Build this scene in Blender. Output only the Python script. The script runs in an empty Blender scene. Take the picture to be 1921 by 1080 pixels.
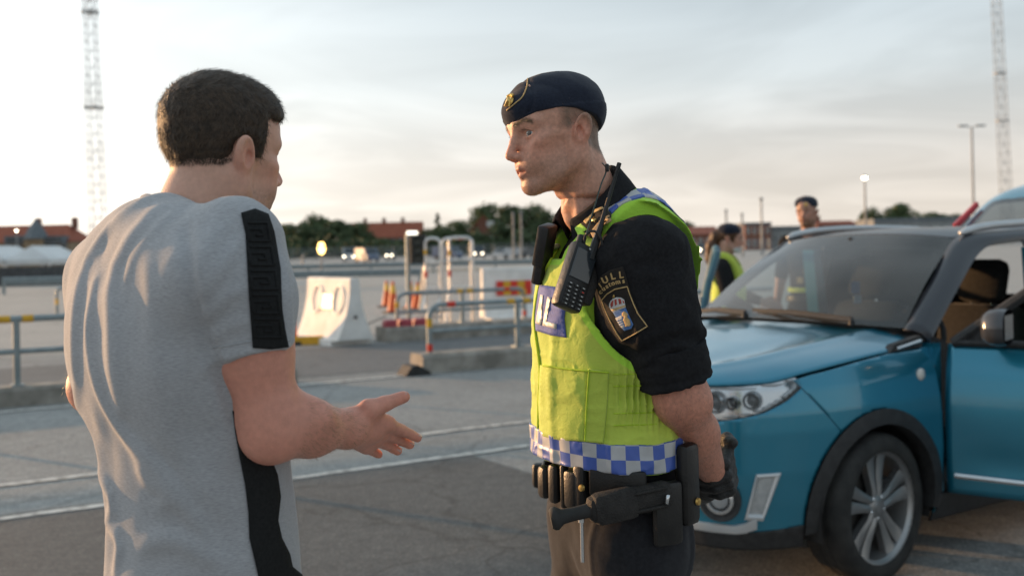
import bpy, bmesh, math, random
import numpy as np
from mathutils import Vector, Matrix
rad = math.radians
SC = bpy.context.scene
COL = SC.collection

# ------------------------------------------------------------------ camera, sky, sun, exposure
F_PX, CAM_H, HORIZON, ROLL = 2000.0, 1.54, 464.0, rad(1.3)
cam_data = bpy.data.cameras.new('camera')
cam = bpy.data.objects.new('camera', cam_data)
COL.objects.link(cam)
cam_data.sensor_width = 36.0
cam_data.lens = F_PX / 1921.0 * 36.0
cam_data.shift_y = -(540.0 - HORIZON) / 1921.0
cam_data.clip_start = 0.05
cam_data.clip_end = 4000.0
cam.matrix_world = Matrix.Translation((0, 0, CAM_H)) @ Matrix.Rotation(ROLL, 4, 'Y') @ Matrix.Rotation(rad(90), 4, 'X')
cam_data.dof.use_dof = True
cam_data.dof.focus_distance = 1.98
cam_data.dof.aperture_fstop = 3.9
SC.camera = cam

SUN_AZ, SUN_EL = rad(147.0), rad(5.5)          # azimuth counter-clockwise from +X
SUN_DIR = Vector((math.cos(SUN_AZ) * math.cos(SUN_EL), math.sin(SUN_AZ) * math.cos(SUN_EL), math.sin(SUN_EL)))
sun_data = bpy.data.lights.new('sun', 'SUN')
sun_data.energy = 4.2
sun_data.angle = rad(0.6)
sun_data.color = (1.0, 0.56, 0.25)
sun = bpy.data.objects.new('sun', sun_data)
COL.objects.link(sun)
sun.rotation_euler = SUN_DIR.to_track_quat('Z', 'Y').to_euler()

world = bpy.data.worlds.new('World')
SC.world = world
world.use_nodes = True
WN, WL = world.node_tree.nodes, world.node_tree.links
WN.clear()
def wnode(t, **kw):
    n = WN.new(t)
    for k, v in kw.items():
        setattr(n, k, v)
    return n
w_out = wnode('ShaderNodeOutputWorld')
w_bg = wnode('ShaderNodeBackground')
w_sky = wnode('ShaderNodeTexSky', sky_type='NISHITA')
w_sky.sun_disc = False
w_sky.sun_elevation = SUN_EL
w_sky.sun_rotation = rad(90) - SUN_AZ
w_sky.air_density = 1.0
w_sky.dust_density = 1.5
w_sky.ozone_density = 2.0
w_tc = wnode('ShaderNodeTexCoord')
w_sep = wnode('ShaderNodeSeparateXYZ')
WL.new(w_tc.outputs['Generated'], w_sep.inputs[0])
# thin high cloud: noise laid on a horizontal sheet of air, brighter towards the sun
def wmath(op, a, b=None, c=None, clamp=False):
    n = wnode('ShaderNodeMath', operation=op)
    n.use_clamp = clamp
    for i, v in enumerate((a, b, c)):
        if v is None:
            continue
        if isinstance(v, (int, float)):
            n.inputs[i].default_value = v
        else:
            WL.new(v, n.inputs[i])
    return n.outputs[0]
zc = wmath('MAXIMUM', w_sep.outputs[2], 0.0)
den = wmath('ADD', zc, 0.16)
cx = wmath('DIVIDE', w_sep.outputs[0], den)
cy = wmath('DIVIDE', w_sep.outputs[1], den)
w_comb = wnode('ShaderNodeCombineXYZ')
WL.new(wmath('MULTIPLY', cx, 0.85), w_comb.inputs[0])
WL.new(wmath('MULTIPLY', cy, 1.0), w_comb.inputs[1])
w_noise = wnode('ShaderNodeTexNoise')
w_comb.inputs[2].default_value = 9.1
w_noise.inputs['Scale'].default_value = 1.05
w_noise.inputs['Detail'].default_value = 6.0
w_noise.inputs['Roughness'].default_value = 0.50
w_noise.inputs['Distortion'].default_value = 1.2
WL.new(w_comb.outputs[0], w_noise.inputs['Vector'])
w_dot = wnode('ShaderNodeVectorMath', operation='DOT_PRODUCT')
w_nrm = wnode('ShaderNodeVectorMath', operation='NORMALIZE')
WL.new(w_tc.outputs['Generated'], w_nrm.inputs[0])
WL.new(w_nrm.outputs[0], w_dot.inputs[0])
w_dot.inputs[1].default_value = SUN_DIR
glow = wmath('POWER', wmath('MULTIPLY_ADD', w_dot.outputs['Value'], 0.5, 0.5, True), 9.0)
# veil colour: grey-blue overhead, cream towards the horizon
w_el = wnode('ShaderNodeValToRGB')
WL.new(zc, w_el.inputs[0])
els = w_el.color_ramp.elements
els[0].position, els[0].color = 0.0, (0.75, 0.675, 0.59, 1)
els[1].position, els[1].color = 0.30, (0.43, 0.53, 0.60, 1)
e = els.new(0.07); e.color = (0.70, 0.66, 0.615, 1)
e = els.new(0.15); e.color = (0.585, 0.63, 0.645, 1)
w_glowc = wnode('ShaderNodeMixRGB', blend_type='ADD')
w_glowc.inputs[0].default_value = 1.0
w_gs = wnode('ShaderNodeMixRGB', blend_type='MULTIPLY')
w_gs.inputs[0].default_value = 1.0
w_gs.inputs[1].default_value = (1.20, 1.16, 1.07, 1)
WL.new(glow, w_gs.inputs[2])
WL.new(w_el.outputs[0], w_glowc.inputs[1])
WL.new(w_gs.outputs[0], w_glowc.inputs[2])
# streaks: cloud denser (greyer, darker) or thinner (brighter)
w_cr = wnode('ShaderNodeMapRange')
w_cr.inputs['From Min'].default_value = 0.38
w_cr.inputs['From Max'].default_value = 0.66
w_cr.inputs['To Min'].default_value = 0.82
w_cr.inputs['To Max'].default_value = 1.03
WL.new(w_noise.outputs[0], w_cr.inputs[0])
w_veil = wnode('ShaderNodeMixRGB', blend_type='MULTIPLY')
w_veil.inputs[0].default_value = 1.0
WL.new(w_glowc.outputs[0], w_veil.inputs[1])
WL.new(w_cr.outputs[0], w_veil.inputs[2])
w_skys = wnode('ShaderNodeMixRGB', blend_type='MULTIPLY')
w_skys.inputs[0].default_value = 1.0
w_skys.inputs[2].default_value = (0.10, 0.10, 0.10, 1)
WL.new(w_sky.outputs[0], w_skys.inputs[1])
w_mix = wnode('ShaderNodeMixRGB')
w_mix.inputs[0].default_value = 0.88
WL.new(w_skys.outputs[0], w_mix.inputs[1])
WL.new(w_veil.outputs[0], w_mix.inputs[2])
WL.new(w_mix.outputs[0], w_bg.inputs[0])
w_bg.inputs[1].default_value = 1.0
WL.new(w_bg.outputs[0], w_out.inputs[0])

SC.view_settings.view_transform = 'Standard'
SC.view_settings.look = 'None'
SC.view_settings.gamma = 1.0
SC.view_settings.use_curve_mapping = False
SC.view_settings.exposure = 0.42
SC.cycles.max_bounces = 6
SC.cycles.transparent_max_bounces = 12
SC.cycles.sample_clamp_indirect = 6.0

# ------------------------------------------------------------------ where a thing seen in the photograph stands
CR, SR = math.cos(ROLL), math.sin(ROLL)
def unroll(px, py):
    u, v = px - 960.5, py - HORIZON
    return u * CR - v * SR, u * SR + v * CR
def W(px, py, d):
    u, v = unroll(px, py)
    return Vector((u * d / F_PX, d, CAM_H - v * d / F_PX))
def G(px, py, z=0.0):
    u, v = unroll(px, py)
    d = F_PX * (CAM_H - z) / v
    return Vector((u * d / F_PX, d, z))

# ------------------------------------------------------------------ materials
def nt(m):
    m.use_nodes = True
    return m.node_tree.nodes, m.node_tree.links
MATS = {}
def pmat(name, c1, c2=None, scale=20.0, rough=0.6, metal=0.0, bump=0.0, bscale=None, coat=0.0, detail=4.0,
         spec=0.5, sheen=0.0, lo=0.35, hi=0.65, sss=0.0, rvar=0.0, stretch=None, trans=0.0, ior=1.45, bdist=0.01):
    if name in MATS:
        return MATS[name]
    m = bpy.data.materials.new(name)
    N, L = nt(m)
    b = N['Principled BSDF']
    b.inputs['Roughness'].default_value = rough
    b.inputs['Metallic'].default_value = metal
    b.inputs['Coat Weight'].default_value = coat
    b.inputs['Coat Roughness'].default_value = 0.04
    b.inputs['Specular IOR Level'].default_value = spec
    b.inputs['Sheen Weight'].default_value = sheen
    b.inputs['Transmission Weight'].default_value = trans
    b.inputs['IOR'].default_value = ior
    if sss:
        b.inputs['Subsurface Weight'].default_value = sss
        b.inputs['Subsurface Radius'].default_value = (0.012, 0.005, 0.003)
        b.inputs['Subsurface Scale'].default_value = 0.6
    tc = N.new('ShaderNodeTexCoord')
    src = tc.outputs['Object']
    if stretch:
        mp = N.new('ShaderNodeMapping')
        mp.inputs['Scale'].default_value = stretch
        L.new(src, mp.inputs[0])
        src = mp.outputs[0]
    c1 = tuple(c1) + (1,)
    if c2 is None:
        c2 = tuple(min(1, v * 1.18 + 0.002) for v in c1[:3]) + (1,)
        c1 = tuple(v * 0.86 for v in c1[:3]) + (1,)
    else:
        c2 = tuple(c2) + (1,)
    n = N.new('ShaderNodeTexNoise')
    n.inputs['Scale'].default_value = scale
    n.inputs['Detail'].default_value = detail
    L.new(src, n.inputs['Vector'])
    r = N.new('ShaderNodeValToRGB')
    r.color_ramp.elements[0].position, r.color_ramp.elements[0].color = lo, c1
    r.color_ramp.elements[1].position, r.color_ramp.elements[1].color = hi, c2
    L.new(n.outputs[0], r.inputs[0])
    L.new(r.outputs[0], b.inputs['Base Color'])
    if rvar:
        mr = N.new('ShaderNodeMapRange')
        mr.inputs['To Min'].default_value = max(0.02, rough - rvar)
        mr.inputs['To Max'].default_value = min(1, rough + rvar)
        L.new(n.outputs[0], mr.inputs[0])
        L.new(mr.outputs[0], b.inputs['Roughness'])
    if bump:
        n2 = N.new('ShaderNodeTexNoise')
        n2.inputs['Scale'].default_value = bscale or scale * 3
        n2.inputs['Detail'].default_value = 5.0
        L.new(src, n2.inputs['Vector'])
        bp = N.new('ShaderNodeBump')
        bp.inputs['Strength'].default_value = bump
        bp.inputs['Distance'].default_value = bdist
        L.new(n2.outputs[0], bp.inputs['Height'])
        L.new(bp.outputs[0], b.inputs['Normal'])
    MATS[name] = m
    return m
def emat(name, col, strength):
    if name in MATS:
        return MATS[name]
    m = bpy.data.materials.new(name)
    N, L = nt(m)
    b = N['Principled BSDF']
    b.inputs['Base Color'].default_value = tuple(col) + (1,)
    b.inputs['Emission Color'].default_value = tuple(col) + (1,)
    b.inputs['Emission Strength'].default_value = strength
    MATS[name] = m
    return m

# ------------------------------------------------------------------ mesh helpers
class MB:
    """collects shapes; build() links them as one mesh object"""
    def __init__(s):
        s.v, s.f, s.mi = [], [], []
        s.cur = 0
    def add(s, vs, fs):
        o = len(s.v)
        s.v += [tuple(p) for p in vs]
        s.f += [tuple(i + o for i in f) for f in fs]
        s.mi += [s.cur] * len(fs)
        return s
    def box(s, c, size, rz=0.0, M=None):
        x, y, z = [k / 2 for k in size]
        vs = [Vector((a, b, d)) for d in (-z, z) for a, b in ((-x, -y), (x, -y), (x, y), (-x, y))]
        R = M if M is not None else Matrix.Rotation(rz, 3, 'Z')
        c = Vector(c)
        return s.add([c + R @ v for v in vs], [(3, 2, 1, 0), (4, 5, 6, 7), (0, 1, 5, 4), (1, 2, 6, 5), (2, 3, 7, 6), (3, 0, 4, 7)])
    def bbox(s, c, size, r=0.01, rz=0.0, M=None):
        """box with chamfered edges"""
        hx, hy, hz = [k / 2 for k in size]
        r = min(r, hx * .95, hy * .95, hz * .95)
        R = M if M is not None else Matrix.Rotation(rz, 3, 'Z')
        c = Vector(c)
        bm = bmesh.new()
        bmesh.ops.create_cube(bm, size=1.0)
        for v in bm.verts:
            v.co = Vector((v.co.x * 2 * hx, v.co.y * 2 * hy, v.co.z * 2 * hz))
        bmesh.ops.bevel(bm, geom=bm.edges[:] + bm.verts[:], offset=r, segments=2, profile=0.5, affect='EDGES')
        bm.verts.ensure_lookup_table()
        vs = [c + R @ v.co for v in bm.verts]
        fs = [[v.index for v in f.verts] for f in bm.faces]
        bm.free()
        return s.add(vs, fs)
    def tube(s, pts, r, n=10, cap=True, closed=False):
        pts = [Vector(p) for p in pts]
        m = len(pts)
        rs = r if isinstance(r, (list, tuple)) else [r] * m
        vs, fs = [], []
        t0 = (pts[1] - pts[0]).normalized()
        up = Vector((0, 0, 1)) if abs(t0.z) < 0.9 else Vector((1, 0, 0))
        a = t0.cross(up).normalized()
        for i, p in enumerate(pts):
            if closed:
                t = (pts[(i + 1) % m] - pts[i - 1]).normalized()
            else:
                t = (pts[min(i + 1, m - 1)] - pts[max(i - 1, 0)]).normalized()
            a = (a - t * a.dot(t)).normalized()
            b = t.cross(a)
            vs += [p + (a * math.cos(k * 2 * math.pi / n) + b * math.sin(k * 2 * math.pi / n)) * rs[i] for k in range(n)]
        for i in range(m if closed else m - 1):
            j = (i + 1) % m
            for k in range(n):
                fs.append((i * n + k, i * n + (k + 1) % n, j * n + (k + 1) % n, j * n + k))
        if cap and not closed:
            fs.append(tuple(range(n - 1, -1, -1)))
            fs.append(tuple((m - 1) * n + k for k in range(n)))
        return s.add(vs, fs)
    def lathe(s, prof, c=(0, 0, 0), n=20, M=None, cap=True):
        """prof: (r, z) pairs"""
        c = Vector(c)
        M = M or Matrix.Identity(3)
        vs, fs = [], []
        for r, z in prof:
            vs += [c + M @ Vector((r * math.cos(k * 2 * math.pi / n), r * math.sin(k * 2 * math.pi / n), z)) for k in range(n)]
        for i in range(len(prof) - 1):
            for k in range(n):
                fs.append((i * n + k, i * n + (k + 1) % n, (i + 1) * n + (k + 1) % n, (i + 1) * n + k))
        if cap and prof[0][0] > 1e-6:
            fs.append(tuple(range(n - 1, -1, -1)))
        if cap and prof[-1][0] > 1e-6:
            fs.append(tuple((len(prof) - 1) * n + k for k in range(n)))
        return s.add(vs, fs)
    def prism(s, poly, c, ax, ay, az, h):
        """poly of (a,b) in plane ax,ay at c, extruded by h along az"""
        c, ax, ay, az = Vector(c), Vector(ax), Vector(ay), Vector(az)
        n = len(poly)
        vs = [c + ax * a + ay * b for a, b in poly] + [c + ax * a + ay * b + az * h for a, b in poly]
        fs = [tuple(range(n - 1, -1, -1)), tuple(range(n, 2 * n))]
        fs += [(k, (k + 1) % n, n + (k + 1) % n, n + k) for k in range(n)]
        return s.add(vs, fs)
    def grid(s, P):
        """P: rows of points -> quads"""
        nr, nc = len(P), len(P[0])
        fs = [(i * nc + j, i * nc + j + 1, (i + 1) * nc + j + 1, (i + 1) * nc + j) for i in range(nr - 1) for j in range(nc - 1)]
        return s.add([p for row in P for p in row], fs)
    def build(s, name, mat, parent=None, smooth=False, loc=None, fixn=True):
        me = bpy.data.meshes.new(name)
        me.from_pydata(s.v, [], s.f)
        if fixn:
            bm = bmesh.new(); bm.from_mesh(me)
            bmesh.ops.recalc_face_normals(bm, faces=bm.faces)
            bm.to_mesh(me); bm.free()
        for m in (mat if isinstance(mat, (list, tuple)) else [mat]):
            me.materials.append(m)
        if isinstance(mat, (list, tuple)):
            me.polygons.foreach_set('material_index', s.mi)
        o = bpy.data.objects.new(name, me)
        COL.objects.link(o)
        if loc is not None:
            o.location = loc
        if parent is not None:
            o.parent = parent
        if smooth:
            shade(me, smooth)
        return o
def shade(me, ang):
    me.polygons.foreach_set('use_smooth', [True] * len(me.polygons))
    if isinstance(ang, bool):
        return
    bm = bmesh.new(); bm.from_mesh(me)
    for e in bm.edges:
        if len(e.link_faces) == 2 and e.calc_face_angle(0) > rad(ang):
            e.smooth = False
    bm.to_mesh(me); bm.free()
def thing(name, label, cat, loc=(0, 0, 0), rz=0.0, group=None):
    o = bpy.data.objects.new(name, None)
    o.empty_display_size = 0.1
    COL.objects.link(o)
    o.location = loc
    o.rotation_euler = (0, 0, rz)
    return tag(o, label, cat, group)
def tag(o, label, cat=None, group=None, kind=None):
    if label: o['label'] = label
    if cat: o['category'] = cat
    if group: o['group'] = group
    if kind: o['kind'] = kind
    return o
def structure(o):
    o['kind'] = 'structure'
    return o
def copy_tree(o, parent=None):
    c = o.copy(); COL.objects.link(c); c.parent = parent
    for ch in o.children:
        copy_tree(ch, c)
    return c
def arc(c, a, b, r, a0, a1, n=6):
    c, a, b = Vector(c), Vector(a), Vector(b)
    return [c + a * (r * math.cos(a0 + (a1 - a0) * i / n)) + b * (r * math.sin(a0 + (a1 - a0) * i / n)) for i in range(n + 1)]
UP = Vector((0, 0, 1))
# ------------------------------------------------------------------ ground
def asphalt(name, base, contrast=0.35, stone=(0.30, 0.27, 0.22), speck=0.5, scale=1.0):
    m = bpy.data.materials.new(name)
    N, L = nt(m)
    b = N['Principled BSDF']
    b.inputs['Roughness'].default_value = 0.82
    b.inputs['Specular IOR Level'].default_value = 0.35
    tc = N.new('ShaderNodeTexCoord')
    def noise(sc, det=4, rough=0.6):
        n = N.new('ShaderNodeTexNoise')
        n.inputs['Scale'].default_value = sc * scale
        n.inputs['Detail'].default_value = det
        n.inputs['Roughness'].default_value = rough
        L.new(tc.outputs['Object'], n.inputs['Vector'])
        return n.outputs[0]
    def ramp(src, p0, c0, p1, c1):
        r = N.new('ShaderNodeValToRGB')
        r.color_ramp.elements[0].position, r.color_ramp.elements[0].color = p0, tuple(c0) + (1,)
        r.color_ramp.elements[1].position, r.color_ramp.elements[1].color = p1, tuple(c1) + (1,)
        L.new(src, r.inputs[0])
        return r.outputs[0]
    def mix(t, a, c, fac=1.0, fsrc=None):
        n = N.new('ShaderNodeMixRGB'); n.blend_type = t
        n.inputs[0].default_value = fac
        if fsrc is not None: L.new(fsrc, n.inputs[0])
        L.new(a, n.inputs[1]); L.new(c, n.inputs[2])
        return n.outputs[0]
    big = ramp(noise(0.35, 6, 0.6), 0.3, [k * (1 - contrast * .6) for k in base], 0.7, [k * (1 + contrast * .5) for k in base])
    mid = ramp(noise(9.0, 5, 0.7), 0.3, (0.78, 0.78, 0.78), 0.72, (1.16, 1.15, 1.13))
    v = N.new('ShaderNodeTexVoronoi'); v.inputs['Scale'].default_value = 110 * scale
    L.new(tc.outputs['Object'], v.inputs['Vector'])
    st = ramp(v.outputs['Color'], 0.40, (0.50, 0.50, 0.51), 0.95, (1.95, 1.85, 1.68))
    col = mix('MULTIPLY', big, mid, 1.0)
    col = mix('MULTIPLY', col, st, speck)
    # oil stains, tyre-darkened bands and hairline cracks
    oil = ramp(noise(0.9, 3, 0.5), 0.60, (1, 1, 1), 0.78, (0.72, 0.71, 0.70))
    col = mix('MULTIPLY', col, oil, 0.8)
    ck = N.new('ShaderNodeTexVoronoi'); ck.feature = 'DISTANCE_TO_EDGE'; ck.inputs['Scale'].default_value = 0.55 * scale
    wv_ = N.new('ShaderNodeTexNoise'); wv_.inputs['Scale'].default_value = 3.0; wv_.inputs['Detail'].default_value = 6
    L.new(tc.outputs['Object'], wv_.inputs['Vector'])
    ad_ = N.new('ShaderNodeMixRGB'); ad_.blend_type = 'LINEAR_LIGHT'; ad_.inputs[0].default_value = 0.16
    L.new(tc.outputs['Object'], ad_.inputs[1]); L.new(wv_.outputs['Color'], ad_.inputs[2]); L.new(ad_.outputs[0], ck.inputs['Vector'])
    crk = ramp(ck.outputs['Distance'], 0.0, (0.55, 0.54, 0.53), 0.010, (1, 1, 1))
    col = mix('MULTIPLY', col, crk, 0.7)
    L.new(col, b.inputs['Base Color'])
    bp = N.new('ShaderNodeBump'); bp.inputs['Strength'].default_value = 0.6; bp.inputs['Distance'].default_value = 0.004
    L.new(v.outputs['Distance'], bp.inputs['Height'])
    L.new(bp.outputs[0], b.inputs['Normal'])
    return m
M_ASPH = asphalt('worn_asphalt', (0.285, 0.292, 0.292), 0.3)
M_ASPH2 = asphalt('dark_asphalt', (0.118, 0.122, 0.124), 0.25)
M_ASPH3 = asphalt('lane_asphalt', (0.160, 0.164, 0.168), 0.2, speck=0.3)
M_YARD = asphalt('pale_concrete_ground', (0.42, 0.40, 0.375), 0.15, speck=0.25)
M_PAINT = pmat('worn_road_paint', (0.30, 0.29, 0.27), (0.66, 0.64, 0.60), 14, 0.7, bump=0.3, bscale=120, lo=0.36, hi=0.56)
M_CONC = pmat('weathered_concrete', (0.20, 0.185, 0.16), (0.36, 0.33, 0.29), 5, 0.85, bump=0.35, bscale=60, detail=8)
M_WHITEC = pmat('white_painted_concrete', (0.68, 0.67, 0.64), (0.86, 0.85, 0.82), 3, 0.7, bump=0.2, bscale=40, detail=8)
M_GALV = pmat('galvanised_steel', (0.21, 0.25, 0.26), (0.30, 0.34, 0.35), 8, 0.42, metal=0.35, rvar=0.1)
M_ALU = pmat('bare_aluminium', (0.62, 0.60, 0.57), (0.78, 0.76, 0.74), 10, 0.3, metal=0.85)
M_YEL = pmat('yellow_tape', (0.62, 0.33, 0.02), (0.72, 0.40, 0.03), 10, 0.5)
M_RED = pmat('red_tape', (0.60, 0.035, 0.02), (0.72, 0.05, 0.03), 10, 0.5)
M_RUB = pmat('black_rubber', (0.018, 0.018, 0.018), (0.035, 0.034, 0.033), 12, 0.7, bump=0.2)

def sheet(name, pts, z, mat):
    b = MB()
    b.add([(p[0], p[1], z) for p in pts], [tuple(range(len(pts)))])
    o = b.build(name, mat, fixn=False)
    if o.data.polygons[0].normal.z < 0:
        o.data.flip_normals()
    return structure(o)
gb = MB()
N_ = 24
gx = [-2500 + 5000 * i / N_ for i in range(N_ + 1)]
gy = [-1500 + 5000 * i / N_ for i in range(N_ + 1)]
gb.grid([[(x, y, 0) for x in gx] for y in gy])
structure(gb.build('ground', M_ASPH, fixn=False))

KA, KB = G(0, 765), G(800, 700)
RD = (KB - KA).normalized()                  # the way the road runs
RN = Vector((-RD.y, RD.x, 0))                # across it, away from the camera
def road_pt(p, along, across, z=0.0):
    q = p + RD * along + RN * across
    return Vector((q.x, q.y, z))
def strip(name, p, a0, a1, c0, c1, z, mat):
    return sheet(name, [road_pt(p, a0, c0), road_pt(p, a1, c0), road_pt(p, a1, c1), road_pt(p, a0, c1)], z, mat)
# the lane beyond the first rail, the pale yard beyond the second island
strip('lane', KA, -120, 200, 0.55, 4.35, 0.004, M_ASPH3)
strip('yard', KA, -260, 400, 6.2, 150, 0.004, M_YARD)
LB0, LB1 = G(0, 975), G(1000, 835)
LA0, LA1 = G(0, 912), G(1000, 790)
LC0, LC1 = G(560, 723), G(770, 704)
sheet('dark_asphalt_patch', [G(-900, 1200), G(-700, 1080), LB0 - RN * 0.02 - RD * 4, G(878, 852) - RN * 0.01, G(1012, 893), G(1075, 960), G(1010, 1200)], 0.004, M_ASPH2)
def line_mark(p, q, w, ext0, ext1):
    d = (q - p); d.z = 0; ln = d.length; d.normalize()
    n = Vector((-d.y, d.x, 0))
    rnd = random.Random(int(p.x * 100))
    b = MB()
    m = 70
    rows = []
    for i in range(m + 1):
        t = -ext0 + (ln + ext0 + ext1) * i / m
        c = p + d * t
        j0, j1 = rnd.uniform(-.012, .012), rnd.uniform(-.012, .012)
        rows.append([(c.x - n.x * (w / 2 + j0), c.y - n.y * (w / 2 + j0), 0.008), (c.x + n.x * (w / 2 + j1), c.y + n.y * (w / 2 + j1), 0.008)])
    b.grid(rows)
    o = b.build('road_marking', M_PAINT, fixn=False)
    if o.data.polygons[0].normal.z < 0: o.data.flip_normals()
    return structure(o)
line_mark(LB0, LB1, 0.085, 4, 12)
line_mark(LA0, LA1, 0.085, 4, 12)
line_mark(LC0, LC1, 0.12, 9, 1.0)

# ------------------------------------------------------------------ concrete plinths with tube rails
def plinth(label, s0, s1, across, w, h, cat='kerb'):
    """a low kerb of cast blocks along the road; s0, s1 along RD from KA"""
    root = thing('concrete_kerb', label, cat, road_pt(KA, s0, across))
    L = s1 - s0
    n = max(1, round(L / 2.0))
    rot = math.atan2(RD.y, RD.x)
    for i in range(n):
        b = MB()
        bl = L / n - 0.012
        prof = [(-w / 2, 0), (-w / 2, h * .82), (-w / 2 + .04, h), (w / 2 - .04, h), (w / 2, h * .82), (w / 2, 0)]
        b.prism(prof, RD * (i * L / n + 0.006), RN, UP, RD, bl)
        b.build('kerb_block', M_CONC, root)
    return root
plinth('long grey concrete kerb under the steel rail at the left edge', -6.0, 3.15, 0.16, 0.34, 0.2)
S_C = (G(787, 700) - KA).dot(RD)
plinth('grey concrete kerb under the steel rail beside the officer', S_C, S_C + 6.0, 0.16, 0.42, 0.235)
# black rubber foot at the kerb's end
b = MB()
pf = G(783, 705)
b.prism([(-.16, 0), (.2, 0), (.16, .05), (.02, .13), (-.07, .12)], pf, RD, UP, RN, 0.3)
tag(b.build('rubber_foot', M_RUB), 'black rubber foot block at the kerb end below the steel rail', 'kerb block')

def rail(label, base, along0, posts, h, mid, bands, end0=None, end1=None, r=0.032, z0=0.2, d=None, n=None):
    """posts: distances along d from base; top tube at h, second tube at mid"""
    d = d or RD
    root = thing('guard_rail', label, 'railing', (base.x, base.y, z0))
    a, z = along0
    hh = h - z0
    b = MB(); R = 0.16
    pts = []
    if end0: pts += [d * a + UP * 0, *[d * (a + R) + UP * (hh - R) + (d * -math.cos(t) + UP * math.sin(t)) * R for t in [i * math.pi / 16 for i in range(9)]]]
    else: pts += [d * a + UP * hh]
    if end1: pts += [*[d * (z - R) + UP * (hh - R) + (d * math.sin(t) + UP * math.cos(t)) * R for t in [i * math.pi / 16 for i in range(9)]], d * z]
    else: pts += [d * z + UP * hh]
    b.tube(pts, r, 12); b.build('top_rail', M_GALV, root, 40)
    b = MB(); b.tube([d * a + UP * (mid - z0), d * z + UP * (mid - z0)], r * .85, 12); b.build('middle_rail', M_GALV, root, 40)
    for p in posts:
        b = MB(); b.tube([d * p, d * p + UP * (hh - r * .5)], r, 12)
        b.box(d * p + UP * 0.008, (.13, .13, .016), math.atan2(d.y, d.x))
        b.build('post', M_GALV, root, 40)
    for kind, pos, vert in bands:
        b = MB()
        if vert:
            b.tube([d * pos + UP * vert[0], d * pos + UP * vert[1]], r + .004, 14)
        else:
            b.tube([d * (pos - .055) + UP * hh, d * (pos + .055) + UP * hh], r + .004, 14)
        b.build('band', M_YEL if kind == 'y' else M_RED, root, 40)
    return root
def along(px, py, base_across):
    """distance along RD from KA where a pixel column meets the line at that offset"""
    u, v = unroll(px, py)
    k = u / F_PX
    p = road_pt(KA, 0, base_across)
    # (p.x + t RD.x) = k (p.y + t RD.y)
    return (k * p.y - p.x) / (RD.x - k * RD.y)
def z_at(px, py, s, across):
    p = road_pt(KA, s, across)
    u, v = unroll(px, py)
    return CAM_H - v * p.y / F_PX
s33 = along(31, 650, .16)
rl_h = z_at(31, 598, s33, .16)
rl_m = z_at(33, 659, s33, .16)
base = road_pt(KA, 0, .16)
rail('grey steel tube rail with yellow bands at the left edge', base, (-6.0, 3.0), [s33 - 2.0, s33, s33 + 1.9], rl_h, rl_m,
     [('y', along(8, 598, .16), None), ('y', along(52, 597, .16), None)], r=.036, z0=.2)
s0 = along(806, 640, .16)
rc_h, rc_m = z_at(860, 569, s0 + .6, .16), z_at(860, 617, s0 + .6, .16)
rail('grey steel tube rail with red and yellow bands beside the officer', base, (s0, s0 + 5.6), [along(971, 620, .16), along(971, 620, .16) + 2.2], rc_h, rc_m,
     [('r', s0, (0.02, 0.11)), ('y', s0, (0.32, 0.43)), ('r', along(845, 568, .16), None), ('y', along(957, 562, .16), None), ('y', along(987, 560, .16), None)],
     end0=True, r=.034, z0=.235)
# second island, further off
AC2 = (G(740, 641) - KA).dot(RN)
s20, s21 = along(722, 630, AC2), along(1010, 600, AC2)
plinth('low pale concrete kerb of the far island behind the rail', s20, s21 + 3, AC2 + .2, 0.5, 0.25)
b = MB()
n2 = along(800, 610, AC2 + .15) - s20
for i in range(3):
    L_ = n2 / 3
    b.bbox(road_pt(KA, s20 + L_ * (i + .5), AC2 + .12, .29), (L_ - .05, .22, .16), .04, math.atan2(RD.y, RD.x))
tag(b.build('traffic_divider', pmat('faded_red_plastic', (.34, .05, .07), (.42, .07, .09), 8, .5)), 'low faded red plastic divider on the far concrete kerb', 'divider')
s25 = along(745, 590, AC2 + .3)
r2h, r2m = z_at(860, 546, along(860, 546, AC2 + .3), AC2 + .3), z_at(860, 580, along(860, 580, AC2 + .3), AC2 + .3)
e25 = along(984, 570, AC2 + .3)
rail('grey steel rail with rounded ends on the far island', road_pt(KA, 0, AC2 + .3), (s25, e25), [along(867, 570, AC2 + .3)], r2h, r2m,
     [('y', along(862, 546, AC2 + .3), None), ('y', along(880, 545, AC2 + .3), None), ('r', along(950, 541, AC2 + .3), None), ('r', e25, (.05, .14)), ('r', s25, (.02, .1)), ('y', s25, (.3, .4)), ('y', e25, (.42, .52))],
     end0=True, end1=True, r=.034, z0=.25)
# a short hoop at the left behind the civilian
q = G(107, 592)
hp = thing('steel_hoop', 'short grey steel hoop with yellow band in the yard at the left', 'railing', q)
b = MB(); b.tube([Vector((0, 0, 0)), Vector((0, 0, .55))] + arc((.12, 0, .6), (1, 0, 0), (0, 0, 1), .12, math.pi, math.pi / 2) + [Vector((1.4, .5, .72)), Vector((1.4, .5, 0))], .04, 10)
b.build('tube', M_GALV, hp, 40)
b = MB(); b.tube([(0, 0, .3), (0, 0, .45)], .045, 12); b.build('band', M_YEL, hp, 40)

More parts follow.
